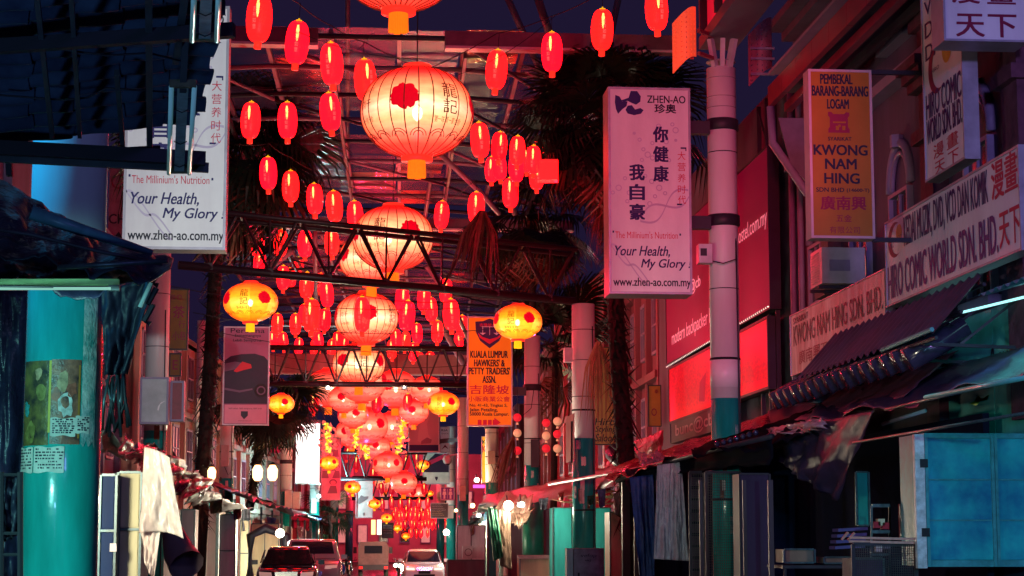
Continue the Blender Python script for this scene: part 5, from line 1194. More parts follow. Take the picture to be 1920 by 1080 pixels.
t = thing('stall_rack', 'dark wire rack with black plastic at the near edge of the stall', 'rack', P(20, 950, 13)); 
for x_ in (2, 38): MB().tube([P(x_, 885, 13), P(x_, 1090, 13)], .02, 6).build('rack_post', BLACK, t)
for y_ in (890, 1000, 1040): MB().tube([P(-20, y_, 13), P(38, y_, 13)], .012, 6).build('rack_rail', BLACK, t)
sheet('black_plastic', 'shiny black plastic sheet draped in the dark rack', 'plastic sheet', (P(-20, 895, 13.1), P(36, 893, 13.1), P(-20, 1030, 13.1), P(36, 1000, 13.1)), TARPK, 18, 18, 0, .06, 9, 12)
t = thing('cable_bundle', 'tangle of black cables and clips hanging beside the column notices', 'cable bundle', P(215, 770, 14.8))
for k in range(14):
    x_ = 200+rnd.uniform(0, 32); MB().tube([P(x_, 700+rnd.uniform(-10, 20), 14.8), P(x_+rnd.uniform(-12, 12), 750, 14.7), P(x_+rnd.uniform(-15, 15), 790+rnd.uniform(0, 30), 14.8)], .012, 5).build('cable', BLACK if k % 3 else GALV, t, True)
# ------------------------------------------------------------------ stalls on the banner side
CAB = {n: mat('panel_'+n, c, .55, var=.5, scale=1.4, bump=.2, spec=.12, streak=True) for n, c in dict(blue=(.008, .03, .11), cream=(.62, .58, .38), teal=(.03, .36, .34), pale=(.42, .52, .58), green=(.02, .28, .15), grey=(.16, .15, .19), white=(.62, .60, .55), violet=(.06, .035, .09), red=(.40, .03, .05)).items()}
def cabinet(label, x0, y0, x1, y1, Y, m, rows=1, cols=1, depth=1.0, fm=None, lock=False, cat='cabinet', name='stall_cabinet', group=None):
    o, u, v = front(x0, y0, x1, y1, Y); t = thing(name, label, cat, V((o.x+u.x/2, Y+depth/2, o.z)), group); fm = fm or GALV
    MB().obox(o+V((0, .04, 0)), u, (0, depth, 0), v).build('carcass', m, t)
    for i in range(cols):
        for j in range(rows): MB().obox(o+u*(i/cols)+v*(j/rows)+u.normalized()*.03+V((0, .02, .03)), u/cols-u.normalized()*.06, (0, .019, 0), v/rows-V((0, 0, .06))).build('door_panel' if cols*rows > 1 else 'front_panel', m, t)
    for i in range(cols+1): MB().obox(o+u*(i/cols)-u.normalized()*.015+V((0, -.01, 0)), u.normalized()*.03, (0, .049, 0), v).build('frame_post', fm, t)
    for j in range(rows+1): MB().obox(o+v*(j/rows)+u.normalized()*.016+V((0, -.008, -.015)), u-u.normalized()*.032, (0, .046, 0), (0, 0, .03)).build('frame_rail', fm, t)
    if lock: p = o+u*.93+v*.35; MB().box(p+V((-.04, -.05, -.05)), p+V((.04, -.012, .05))).build('padlock', STEEL, t)
    return t
cabinet('dark blue padlocked steel cabinet right beside the turquoise column', 186, 890, 216, 1100, 24, CAB['blue'], 2, 1, lock=True)
cabinet('cream panelled cabinet behind the hanging milky plastic', 219, 885, 263, 1100, 24.5, CAB['cream'], 2, 1)
cabinet('white narrow cabinet past the hanging milky plastic', 338, 955, 364, 1100, 44, CAB['white'], 2, 1)
cabinet('pale blue lit cabinet beside a foil wrapped post', 412, 965, 441, 1100, 60, CAB['pale'], 2, 1)
cabinet('bright cream stall front right under the warm floodlight', 470, 982, 522, 1100, 68, CAB['cream'], 1, 2)
cabinet('rose cabinet beside the warm stall light', 450, 975, 466, 1100, 66, CAB['cream'], 2, 1)
def longrow(side):
    # low roofs of the stall rows that follow the street
    pass
sheet('stall_awning', 'rumpled grey tarpaulin roof over the cabinets beside the turquoise column', 'awning', (P(188, 845, 26), P(330, 880, 32), P(188, 800, 24), P(330, 850, 30)), mat('tarp_grey_teal', (.08, .12, .12), .35, var=.6, scale=5, bump=.5), 26, 8, 0, .07, 14, 21)
sheet('red_tarpaulin', 'red and blue rumpled plastic heaped on the stall roof', 'tarpaulin', (P(228, 822, 24.5), P(380, 905, 33), P(240, 850, 24), P(375, 935, 32)), TARPR, 30, 10, 0, .09, 15, 22)
sheet('navy_tarpaulin', 'crumpled navy tarpaulin above the red plastic heap', 'tarpaulin', (P(255, 825, 26), P(400, 900, 36), P(260, 850, 25.5), P(385, 930, 35)), TARPD, 26, 10, 0, .12, 12, 23)
sheet('plastic_curtain', 'milky plastic sheet hanging from the stall roof beside the cream cabinet', 'plastic sheet', (P(270, 838, 23.5), P(318, 858, 23.5), P(262, 1000, 23.5), P(345, 1010, 23.5)), PLASTW, 44, 44, -.05, .05, 3.5, 24)
sheet('plastic_curtain', 'lower torn strip of the milky plastic sheet', 'plastic sheet', (P(263, 985, 23.6), P(302, 985, 23.6), P(272, 1055, 23.6), P(288, 1090, 23.6)), PLASTW, 20, 20, 0, .05, 5, 25)
single('duct_cone', MB().tube([P(316, 975, 27), P(335, 1035, 27), P(350, 1060, 26.8)], [.12, .22, .25], 12, cap=False), mat('duct_grey', (.16, .11, .13), .5), 'grey fabric chute hanging below the milky plastic', 'chute', None, True)
sheet('tin_awning', 'dark leaf strewn tin awning in front of the column half hidden by the palm', 'awning', (P(330, 890, 40), P(470, 955, 62), P(330, 915, 38), P(420, 958, 60)), TARPK, 26, 8, 0, .14, 16, 26)
for i, (Ya, Yb, m_) in enumerate(((62, 72, 'navy'), (72, 84, 'black'), (84, 97, 'purple'), (97, 112, 'navy'), (112, 130, 'black'))):
    xa, xb = cen(Ya)-4.2, cen(Yb)-4.2; z = 3.3+gz(Ya); z2 = 3.3+gz(Yb); mm = {'navy': TARPD, 'black': TARPK, 'purple': TARPP}[m_]
    sheet('stall_awning', f'{m_} sloping awning, {ORD[i]} of the far row leading away from the warm floodlight', 'awning', ((xa-2.2, Ya, z+.7), (xb-2.2, Yb, z2+.7), (xa, Ya, z), (xb, Yb, z2)), mm, 22, 8, .1, .06, 14, 40+i, 'awnings of the stall row on the car banner side')
cols_ = ['white', 'pale', 'teal', 'cream', 'grey', 'teal', 'white', 'red', 'pale', 'grey', 'teal', 'cream']
y = 63
for i in range(12):
    d = 5.2; x = cen(y)-4.7; z0 = gz(y)+.13; t = thing('market_stall', f'closed {cols_[i]} market stall, {ORD[i]} in the far row behind the parked dark car', 'stall', (x-1, y, z0), 'closed stalls on the car banner side')
    MB().box((x-2, y, z0), (x, y+d-.7, z0+2.5)).build('carcass', CAB[cols_[i]], t)
    for k in range(3):
        MB().box((x+.001, y+.05+k*1.5, z0+.1), (x+.03, y+1.45+k*1.5, z0+1.2)).build('shutter_panel', CAB[cols_[(i+k) % 12]], t); MB().box((x+.001, y+.05+k*1.5, z0+1.25), (x+.03, y+1.45+k*1.5, z0+2.4)).build('shutter_panel', CAB[cols_[(i+2*k+1) % 12]], t)
    MB().box((x+.0, y-.06, z0), (x+.09, y-.001, z0+3.0)).build('frame_post', GALV, t); y += d
# stalls on the shop sign side
y = 70
sc2 = ['grey', 'pale', 'teal', 'white', 'violet', 'pale', 'grey', 'cream', 'teal', 'pale']
for i in range(10):
    d = 5.2; x = cen(y)+4.6+.5*(y < 80); z0 = gz(y)+.13; t = thing('market_stall', f'closed {sc2[i]} market stall, {ORD[i]} in the far row behind the parked pale car', 'stall', (x+1, y, z0), 'closed stalls on the shop sign side')
    MB().box((x, y, z0), (x+2, y+d-.7, z0+2.5)).build('carcass', CAB[sc2[i]], t)
    for k in range(3): MB().box((x-.03, y+.05+k*1.5, z0+.1), (x-.001, y+1.45+k*1.5, z0+2.4)).build('shutter_panel', CAB[sc2[(i+k) % 10]], t)
    MB().box((x-.09, y-.06, z0), (x, y-.001, z0+2.9)).build('frame_post', GALV, t); y += d
for i, (Ya, Yb, m_) in enumerate(((76, 90, 'black'), (90, 106, 'navy'), (106, 124, 'black'))):
    xa, xb = cen(Ya)+4.1, cen(Yb)+4.1; z = 3.1+gz(Ya); z2 = 3.1+gz(Yb)
    sheet('stall_awning', f'{m_} sloping awning, {ORD[i]} beyond the cream tarpaulin bundle', 'awning', ((xa+2.2, Ya, z+.6), (xb+2.2, Yb, z2+.6), (xa, Ya, z), (xb, Yb, z2)), TARPK if m_ == 'black' else TARPD, 22, 8, .1, .06, 14, 60+i, 'awnings of the stall row on the sign side')
# ------------------------------------------------------------------ stalls on the shop sign side, near part
cabinet('bluish white stall front under the bright floodlight', 857, 985, 910, 1100, 76, CAB['pale'], 1, 2)
t = cabinet('grey wheeled box in front of the bluish white stall', 840, 1050, 908, 1100, 70, CAB['grey'], 1, 1, name='storage_box', cat='box')
o, u, v = front(868, 1024, 888, 1047, 69); t = thing('fan_box', 'small pale box fan on top of the grey storage box', 'box fan', o)
MB().obox(o, u, (0, .4, 0), v).build('casing', CAB['pale'], t); F = Face(o, u, v, t); F.disc(.5, .5, .36, CAB['grey'], 'fan_ring', .01, 14, ring=.08); MB().obox(o+u*1.05, u*.8, (0, .3, 0), v*.9).build('side_box', CAB['pale'], t)
cabinet('turquoise cabinet wall standing behind the column foot', 1037, 952, 1146, 1100, 57, CAB['teal'], 1, 3)
cabinet('cream counter with a ledge before the turquoise column piece', 975, 1046, 1037, 1100, 60, CAB['cream'], 1, 1, name='stall_counter', cat='counter')
o, u, v = front(972, 1041, 1040, 1048, 59.9); single('counter_ledge', MB().obox(o, u, (0, .5, 0), v), CAB['white'], 'white ledge board on top of the cream counter', 'ledge')
t = cabinet('dark stall interior lined with bags beside the turquoise wall', 984, 955, 1036, 1040, 61, CAB['grey'], 1, 2)
single('green_pillar_stub', MB().lathe([(.34, 0), (.34, 2.6)], 20, (P(1000, 1000, 60.5).x, 60.5, .13)), mat('paint_green', (.01, .32, .18), .35, var=.3), 'emerald round post inside the dark stall', 'post', None, True)
cabinet('cream metal cabinet edge between the turquoise wall and dark posts', 1144, 960, 1172, 1100, 50, CAB['cream'], 1, 1)
cabinet('grey shadowed cabinet beyond the dark posts', 1176, 962, 1205, 1100, 51, CAB['grey'], 1, 1)
for k, (x_, Y_, r_) in enumerate(((1174, 46, .09), (1193, 45, .045), (1192, 43, .03), (1316, 36, .03), (1398, 33, .03), (1447, 31, .04))):
    a = P(x_, 1090, Y_); b = P(x_, 900, Y_); b.x = a.x
    single('stall_post', MB().beam(a, b, r_*2, r_*2), mat('post_dark', (.06, .04, .06), .5), f'thin dark upright, {ORD[k]} of the stall posts counted from the turquoise wall', 'post')
# grey electrical cabinet with scribbles
o, u, v = front(1076, 1028, 1133, 1100, 47); t = thing('electrical_cabinet', 'scribbled grey electrical cabinet standing before the rose column', 'cabinet', o)
EG = mat('cabinet_galv', (.22, .20, .26), .5, var=.5, scale=5)
MB().obox(o, u, (0, .5, 0), v).build('cabinet_body', EG, t); MB().obox(o+u*.06+V((0, -.03, .05)), u*.88, (0, .029, 0), v-V((0, 0, .1))).build('door', EG, t); MB().obox(o-u*.22+V((0, .05, 0)), u*.2, (0, .4, 0), v*1.0).build('side_plate', CAB['pale'], t)
F = Face(o+V((0, -.035, 0)), u, v, t); F.text('vefop', .22, .74, .74, .86, INKK, -.01, .2, name='scribble'); F.text('wj', .35, .64, .55, .72, INKK, -.01, .2, name='scribble'); MB().obox(o+u*.12+V((0, -.06, .2)), u*.06, (0, .03, 0), (0, 0, .14)).build('handle', BLACK, t)
# cream, green and brown bundles
sheet('cream_tarpaulin', 'cream tarpaulin bundle glowing around the stall floodlight', 'tarpaulin', (P(950, 922, 58), P(1000, 930, 58), P(922, 962, 57), P(990, 968, 57)), TARPC, 22, 14, .1, .12, 10, 70)
sheet('green_tarpaulin', 'dark green rolled tarpaulin slung from the cream bundle', 'tarpaulin', (P(914, 950, 56), P(932, 955, 56), P(926, 1052, 56), P(944, 1044, 56)), TARPG, 14, 24, 0, .08, 10, 71)
sheet('brown_tarpaulin', 'brown crumpled sheet hanging next to the green roll', 'tarpaulin', (P(932, 955, 56.2), P(958, 960, 56.2), P(938, 1060, 56), P(960, 1068, 56)), TARPBR, 16, 24, 0, .09, 10, 72)
sheet('brown_tarpaulin', 'rusty brown cloth scooped under the floodlight bundle', 'tarpaulin', (P(958, 962, 57), P(1004, 952, 57), P(965, 985, 56.5), P(985, 978, 56.5)), TARPBR, 16, 14, .1, .09, 10, 73)
# long lean-to awnings
sheet('stall_awning', 'red edged dark awning running from the cream bundle up to the blue wrapped post', 'awning', (P(905, 928, 80), P(1190, 862, 52), P(900, 952, 78), P(1200, 898, 48)), mat('tarp_dark_red', (.16, .02, .05), .35, var=.7, scale=3, bump=.4), 34, 10, .15, .08, 20, 74)
sheet('stall_awning', 'crimson plastic awning lit from above beneath the hostel billboards', 'awning', (P(1150, 872, 50), P(1440, 775, 40), P(1130, 900, 44), P(1445, 812, 35)), TARPR, 36, 12, .08, .07, 18, 75)
sheet('clear_plastic', 'crumpled clear plastic lying on the crimson awning', 'plastic sheet', (P(1195, 850, 46), P(1290, 845, 44), P(1195, 880, 45), P(1250, 868, 43)), PLAST, 26, 12, 0, .10, 14, 76)
sheet('red_tarpaulin', 'taut rosy tarpaulin screen beside the foot of the shaggy palm', 'tarpaulin', (P(1150, 838, 56), P(1245, 806, 52), P(1135, 880, 56), P(1240, 850, 52)), TARPR, 22, 14, .05, .05, 8, 77)
single('navy_bundle', MB().tube([P(1152, 848, 52), P(1165, 868, 51.5), P(1190, 866, 51)], [.28, .2, .12], 10), TARPD, 'navy cloth cone tucked behind the clear plastic', 'bundle', None, True)
sheet('blue_tarpaulin', 'blue tarpaulin twisted down a stall post', 'tarpaulin', (P(1180, 895, 42), P(1225, 890, 42), P(1200, 1085, 42), P(1228, 1085, 42)), TARPB, 18, 40, 0, .07, 14, 78)
sheet('black_tarpaulin', 'black cloth gathered above the twisted blue tarpaulin', 'tarpaulin', (P(1172, 880, 43), P(1240, 862, 42), P(1185, 925, 42.5), P(1228, 915, 42)), TARPK, 18, 20, .1, .1, 9, 79)
sheet('plastic_curtain', 'long crinkled clear plastic curtain by the wire shutter', 'plastic sheet', (P(1232, 872, 40), P(1278, 866, 40), P(1226, 1048, 40), P(1292, 1052, 40)), mat('crinkled_plastic', (.48, .36, .46), .14, var=.3, scale=6, bump=.9, spec=.9), 40, 50, 0, .055, 13, 80)
sheet('purple_awning', 'long purple awning sheet of the near stalls under the comic signs', 'awning', (PX(1440, 770, 9.6), PX(1960, 640, 9.8), PX(1432, 815, 8.0), PX(1960, 690, 8.0)), TARPP, 44, 12, .05, .05, 22, 81)
sheet('purple_awning', 'reddish stretched cloth rising to the wall below the hardware sign', 'awning', (PX(1640, 690, 9.9), PX(1800, 655, 9.9), PX(1470, 800, 8.3), PX(1700, 740, 8.5)), mat('tarp_wine', (.22, .05, .10), .4, var=.4, scale=4, bump=.3), 30, 12, .05, .04, 12, 82)
sheet('plastic_hanging', 'torn purple plastic flap dropping to a point under the awning corner', 'plastic sheet', (PX(1432, 812, 7.95), PX(1640, 770, 7.95), PX(1462, 862, 7.95), PX(1560, 940, 7.95)), mat('flap_plastic', (.05, .03, .08), .45, var=.2, scale=5, bump=.15, alpha=.85), 40, 26, .0, .06, 16, 83)
sheet('crumpled_foil', 'shiny crumpled plastic rim catching red light on the awning corner', 'plastic sheet', (PX(1432, 806, 7.9), PX(1545, 782, 7.9), PX(1440, 832, 7.85), PX(1545, 802, 7.85)), mat('shiny_rim', (.5, .25, .32), .08, var=.2, bump=.8, spec=1.0), 40, 8, 0, .10, 30, 84)
single('awning_edge', MB().tube([P(1030, 908, 53), P(1200, 878, 44), P(1330, 846, 36.3), P(1448, 818, 33.5)], .05, 8), DARK, 'dark edge pipe of the lean-to roof passing in front of the white column foot', 'pipe', None, True)
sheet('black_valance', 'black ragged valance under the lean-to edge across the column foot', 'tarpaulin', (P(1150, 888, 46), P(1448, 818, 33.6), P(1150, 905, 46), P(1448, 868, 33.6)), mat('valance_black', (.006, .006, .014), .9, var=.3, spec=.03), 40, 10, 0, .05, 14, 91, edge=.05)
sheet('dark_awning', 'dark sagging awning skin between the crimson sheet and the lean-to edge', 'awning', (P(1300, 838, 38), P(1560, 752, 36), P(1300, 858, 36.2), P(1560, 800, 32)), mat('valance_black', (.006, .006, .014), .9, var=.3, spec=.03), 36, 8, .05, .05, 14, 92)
t = thing('glass_ball_string', 'row of little dark glass balls on the lean-to edge beside the column', 'glass balls', P(1350, 835, 35.9)); mm = MB()
for k in range(7): c = P(1345+12*k, 833-3.6*k, 35.7-.25*k); MB().lathe([(.055*math.sin(math.pi*(i+.5)/8), -.055*math.cos(math.pi*(i+.5)/8)) for i in range(8)], 12, c).build('glass_ball', TILE_ if False else mat('dark_glass_ball', (.03, .02, .06), .05, var=0, spec=1), t, True)
single('shade_board', MB().obox(P(1206, 1095, 47), (3.3, 0, 0), (0, 0, 2.75), (0, .05, 0)), mat('stall_shade', (.014, .012, .040), .9, spec=.02), 'black board put in as shade behind the blue and clear plastic curtains', 'board')  # near-black board stands in for deep shade behind the curtains
# barrel tiles at the awning edge
t = thing('tile_eave', 'row of dark glazed barrel tiles above the purple awning', 'roof tiles', PX(1600, 735, 8.7)); TILE = mat('glazed_tile', (.06, .045, .10), .16, var=.4, scale=6, spec=.8)
tm = None
for k in range(16):
    y = 37.5-.62*k
    if tm is None: tm = MB().tube([V((-.25, 0, -.08)), V((.65, 0, .42))], .19, 10).build('barrel_tile', TILE, t, True, at=(0, 0, 0)); tm.data.transform(Matrix.Translation(V(t.location))); tm.location = V((8.55, y, 4.42))-V(t.location)
    else: share(tm, t, V((8.55, y, 4.42+rnd.uniform(-.02, .02)))-V(t.location), (rnd.uniform(-.05, .05), 0, 0))
# tin awning over the comic shop
t = thing('tin_awning', 'dark corrugated awning jutting below the two long shop signs', 'awning', (8.4, 30, 4.7)); n = 11; Ya, Yb = 35.5, 26.8
for k in range(n):
    y0 = Ya+(Yb-Ya)*k/n; y1 = Ya+(Yb-Ya)*(k+1)/n
    m = MB(); m.grid(lambda u, v: (8.3+.75*v, y0+(y1-y0)*u*1.02, 4.62+.85*v+.035*math.sin(u*4*math.pi)), 14, 2)
    o = m.build('tin_sheet', mat('tin_violet', (.10, .08, .16), .35, metal=.3, var=.5, scale=4), t, True)
for x_, z_ in ((8.32, 4.52), (8.7, 4.9), (9.05, 5.3)): MB().tube([(x_, Ya, z_), (x_, Yb, z_)], .03, 6).build('batten_rail', DARK, t)
for k in range(4):
    y = Ya-.8-2.4*k; MB().beam((8.35, y, 4.5), (9.95, y, 4.45), .05, .05).build('support_bar', DARK, t); MB().beam((8.9, y, 4.5), (9.9, y-.2, 5.3), .04, .04).build('support_bar', DARK, t)
MB().tube([(8.28, Ya-6, 4.6), (8.26, Yb, 4.64)], .035, 6).build('edge_pipe', mat('pipe_cyan_lit', (.15, .5, .5), .3), t)  # cyan light put into the edge pipe colour
single('ribbon_knot', MB().poly([PX(1828, 752, 7.9), PX(1835, 742, 7.9), PX(1842, 748, 7.9), PX(1855, 740, 7.9), PX(1851, 750, 7.9), PX(1838, 753, 7.9), PX(1831, 760, 7.9), PX(1820, 757, 7.9)], (0, .04, 0)), mat('ribbon_yellow', (.5, .7, .1), .6), 'yellow green ribbon knotted on the awning rail', 'ribbon')
# turquoise painted wall under the tin awning, wet sign corner
t = thing('painted_wall', 'turquoise painted wall glowing under the tin awning', 'wall', (9.9, 27, 3.5)); 
for k in range(4): MB().box((9.86, 22+k*2.3, 3.0), (9.99, 24.28+k*2.3, 5.2)).build('wall_panel', mat('turquoise_wall', (.10, .52, .50), .5, var=.4, scale=1.5, bump=.2), t)
F = Face((9.85, 29.5, 3.2), (0, -4, 0), (0, 0, 1.8), t); F.text('Acue', .1, .55, .4, .8, INKK, -.012, .3, name='scribble')
light('AREA', 'awning_cyan_fill', (9.35, 25.5, 4.95), 34, (.12, .9, 1), .3, aim=(9.8, 25.5, 3.4), size_y=5)  # added cyan area light over the turquoise wall
for k in range(5):
    y = 26.2-1.0*k; mm_ = MB().grid(lambda u, v: (8.75+.95*v, y-1.0*u, 5.05+.28*v+.03*math.sin(u*6*math.pi)), 16, 2); single('translucent_sheet', mm_, mat('fibre_sheet', (.25, .36, .42), .3, var=.5, scale=5), f'pale translucent corrugated sheet, {ORD[k]} past the end of the dark tin awning', 'roof sheet', 'translucent sheets over the turquoise wall', True)
m = MB().tube([PX(1745, 600, 9.5), PX(1990, 540, 9.5)], .02, 8); single('added_tube_lamp', m, glow('tube_cyan', (.4, 1, 1), 1.5), 'added thin cyan tube lamp along the turquoise wall', 'tube lamp', None, True)  # glowing tube added to go with the cyan area light
# rust, scratches and dents on the turquoise doors
# rails of the stall roof, one with cyan light put into its colour
for k, (a, b, r_) in enumerate(((PX(1660, 768, 7.8), PX(1990, 690, 7.8), .022), (PX(1735, 745, 7.7), PX(1990, 695, 7.7), .03), (PX(1600, 830, 7.6), PX(1950, 770, 7.6), .02), (PX(1655, 795, 8.4), PX(1735, 770, 8.4), .03))):
    single('awning_rail', MB().tube([a, b], r_, 8), [GALV, mat('pipe_cyan_lit', (.15, .5, .5), .3), GALV, mat('tube_dim', (.35, .35, .5), .3)][k], ['lowest galvanised rail of the purple awning', 'cyan lit pipe carrying the yellow ribbon', 'thin rail under the awning over the wire racks', 'short unlit tube lamp under the purple awning'][k], 'rail', None, True)
# turquoise double door stall
Yd = 27; o, u, v = front(1736, 812, 1990, 1062, Yd); t = thing('double_door_stall', 'turquoise steel stall with panelled doors under a cyan light', 'stall', o)
CY = mat('door_turquoise', (.012, .38, .42), .4, var=.75, scale=1.6, bump=.25, coat=.1, dark=(.004, .12, .26)); CYF = mat('door_frame_teal', (.05, .30, .34), .4, var=.4, scale=6)
MB().obox(o+V((0, .06, 0)), u, (0, 1.2, 0), v).build('carcass', CYF, t)
xx = lambda px: (px-1736)/254; zz_ = lambda py: (1062-py)/250
for a, b in ((1742, 1860), (1872, 1985)):
    for y0, y1 in ((898, 822), (974, 901), (1049, 977)):
        MB().obox(o+u*xx(a)+v*zz_(y0)+V((0, .02, 0)), u*(xx(b)-xx(a)), (0, .039, 0), v*(zz_(y1)-zz_(y0))).build('door_panel', CY, t)
for a, b in ((1736, 1742), (1860, 1866), (1867, 1872)): MB().obox(o+u*xx(a)+V((0, -.02, 0)), u*(xx(b)-xx(a)), (0, .079, 0), v).build('door_stile', CYF, t)
for y0, y1 in ((812, 821), (898.3, 900.7), (974.3, 976.7), (1050, 1062)): MB().obox(o+u*xx(1743)+v*zz_(y1)+V((0, 0, 0)), u*.985*(1-xx(1743)), (0, .018, 0), v*(zz_(y0)-zz_(y1))).build('door_rail', CYF, t)
MB().obox(o-u*.075+V((0, -.03, -.02)), u*.07, (0, .1, 0), v*1.0).build('white_post', mat('post_white', (.6, .62, .66), .4, var=.5, scale=9), t)
for py in (869, 998): p = o-u*.01+v*zz_(py); MB().box(p+V((-.06, -.06, -.06)), p+V((.05, -.02, .06))).build('hinge_lock', BLACK, t)
# dark things inside the near stalls
t = cabinet('dim mauve cupboard just behind the wire shutter column', 1388, 888, 1445, 1100, 34, CAB['violet'], 1, 1, .6, fm=DARK)
single('shade_board', MB().box((8.3, 41.5, .13), (9.9, 41.6, 3.6)), mat('stall_shade', (.014, .012, .040), .9, spec=.02), 'dark board put in as shade at the back of the near stalls', 'board')  # another near-black board in place of stall shade
single('shade_board', MB().box((9.5, 28.4, .13), (9.6, 41, 3.55)), mat('stall_shade', (.014, .012, .040), .9, spec=.02), 'dark board put in as shade behind the piled stall goods', 'board')  # side board painted near-black as the stall's shade
t = cabinet('pale teal leaning board in the dark stall', 1606, 885, 1630, 985, 33, CAB['teal'], 1, 1, .05, name='leaning_board', cat='board')
t = cabinet('dark red board next to the turquoise doors', 1690, 945, 1718, 1010, 28.5, CAB['red'], 1, 1, .1, name='leaning_board', cat='board')
t = cabinet('grey box standing low under the planks', 1600, 1047, 1658, 1100, 28, CAB['violet'], 1, 1, .6, name='storage_box', cat='box')
t = cabinet('low wooden crate on the stall table', 1470, 1030, 1528, 1055, 32, mat('crate_wood', (.25, .15, .12), .6), 1, 1, .6, name='storage_box', cat='crate')
t = cabinet('flat pale carton beside the wooden crate', 1545, 1045, 1600, 1056, 32, mat('crate_wood', (.25, .15, .12), .6), 1, 1, .6, name='storage_box', cat='carton')
t = thing('folding_table', 'dark trestle table under the crates', 'table', P(1530, 1058, 32)); a = P(1465, 1060, 31.7); b = P(1620, 1060, 31.7)
MB().box((a.x, 31.6, a.z-.05), (b.x, 32.8, a.z)).build('tabletop', DARK, t)
for x_ in (a.x+.05, b.x-.05):
    for y_ in (31.65, 32.75): MB().beam((x_, y_, .13), (x_, y_, a.z-.05), .04, .04).build('leg', DARK, t)
for k in range(4): single('stacked_stool', MB().obox(P(1566+2*k, 1030-11*k, 31.5), (.5, 0, .03), (0, .4, 0), (0, 0, .05)), mat('stool_indigo', (.10, .07, .25), .4), f'indigo plastic stool seat, {ORD[k]} up in the small pile', 'stool', 'stacked indigo stools on the stall table')
WOOD = mat('plank_pink', (.5, .24, .20), .5, var=.4, streak=False, scale=8)
for k in range(2): single('timber_plank', MB().beam(P(1592, 1008+7*k, 27.5), P(1724, 1011+7*k, 27.2), .07, .035), WOOD, ['upper long pinkish plank pointing at the turquoise doors', 'lower long pinkish plank under its twin'][k], 'plank')
for k, (x_, y_) in enumerate(((1578, 1000), (1590, 1001))): single('timber_plank', MB().beam(P(x_, y_+12, 27.6), P(x_+12, y_-2, 27.6), .05, .03), WOOD, ['short tilted plank end', 'second short tilted plank end beside the long planks'][k], 'plank')
t = thing('metal_rack', 'thin metal rack holding oddments before the dark red board', 'rack', P(1655, 960, 29))
for x_ in (1634, 1668, 1668): MB().beam(P(x_, 1090, 29), P(x_, 948, 29), .03, .03).build('rack_post', GALV, t)
for y_ in (948, 997, 1040): MB().beam(P(1634, y_, 29), P(1668, y_, 29), .05, .05).build('rack_shelf', GALV, t)
for x_, y_, m_ in ((1642, 990, 'red'), (1650, 985, 'cream'), (1658, 992, 'red'), (1646, 1035, 'white'), (1660, 1030, 'grey')): MB().box(P(x_-3, y_, 28.95), P(x_+4, y_-12, 29.1)).build('packet', CAB[m_], t)
# wire shutters
def wire_fence(label, x0, y0, x1, y1, Y, nx, nz, m):
    o, u, v = front(x0, y0, x1, y1, Y); t = thing('wire_shutter', label, 'wire shutter', o); fr = MB()
    for a, b in ((o, o+u), (o+v, o+u+v), (o, o+v), (o+u, o+u+v)): fr.beam(a, b, .05, .05)
    fr.build('frame', DARK, t); w_ = MB()
    for k in range(1, nx): w_.beam(o+u*k/nx, o+u*k/nx+v, .008, .008)
    for k in range(1, nz): w_.beam(o+v*k/nz, o+v*k/nz+u, .008, .008)
    w_.build('wire_mesh', m, t)
wire_fence('wire mesh shutter wrapped round the foot of the white column', 1325, 885, 1390, 1100, 36.5, 16, 44, BEAM)
wire_fence('dark mesh door beside the crinkled plastic curtain', 1294, 885, 1322, 1100, 38, 8, 44, BEAM)
wire_fence('wire mesh front below the pinkish planks', 1600, 1020, 1718, 1100, 27.4, 30, 18, BEAM)
for k in range(9): single('roller_slat', MB().box(P(1296, 895+k*22, 38.3), P(1320, 911+k*22, 38.4)), CAB['violet'], f'dim shutter slat, {ORD[k]} from the top behind the dark mesh door', 'slat', 'shutter slats behind the dark mesh door')
for x_, y_, l_ in ((1427, 880, 1), (1366, 905, 0)): pass
# strings of paper balls
BALLW = mat('paper_ball_cream', (.7, .5, .35), .6, emit=(1, .45, .22), es=.35, var=.1); BALLR = mat('paper_ball_red', (.6, .02, .04), .5, emit=(1, .02, .04), es=.5, var=.2)
for k, (x_, ys_) in enumerate(((1024, (793, 817, 841)), (1045, (790, 814, 841)), (970, (783, 812, 845)))):
    t = thing('paper_ball_string', ['string of paper balls, first ball red', 'string of paper balls, first ball cream', 'string of paper balls partly behind the column'][k]+' by the distant red facade', 'paper balls', P(x_, ys_[0], 68), 'strings of small paper balls')
    MB().tube([P(x_, 720, 68), P(x_, 878, 68)], .01, 4).build('cord', BLACK, t)
    for j, y_ in enumerate(ys_):
        c = P(x_, y_, 68); MB().lathe([(.15*math.sin(math.pi*(i+.5)/11), -.15*math.cos(math.pi*(i+.5)/11)) for i in range(11)], 14, c).build('paper_ball', BALLR if (j+k) % 2 == 0 else BALLW, t, True); MB().lathe([(.05, -.25), (.03, -.17)], 6, c).build('bead', BALLW, t)
WARM = glow('lamp_warm', (1, .62, .28), 14); COOL = glow('lamp_cool', (.8, .95, 1), 16); HOT = glow('lamp_hot', (1, .86, .62), 30)
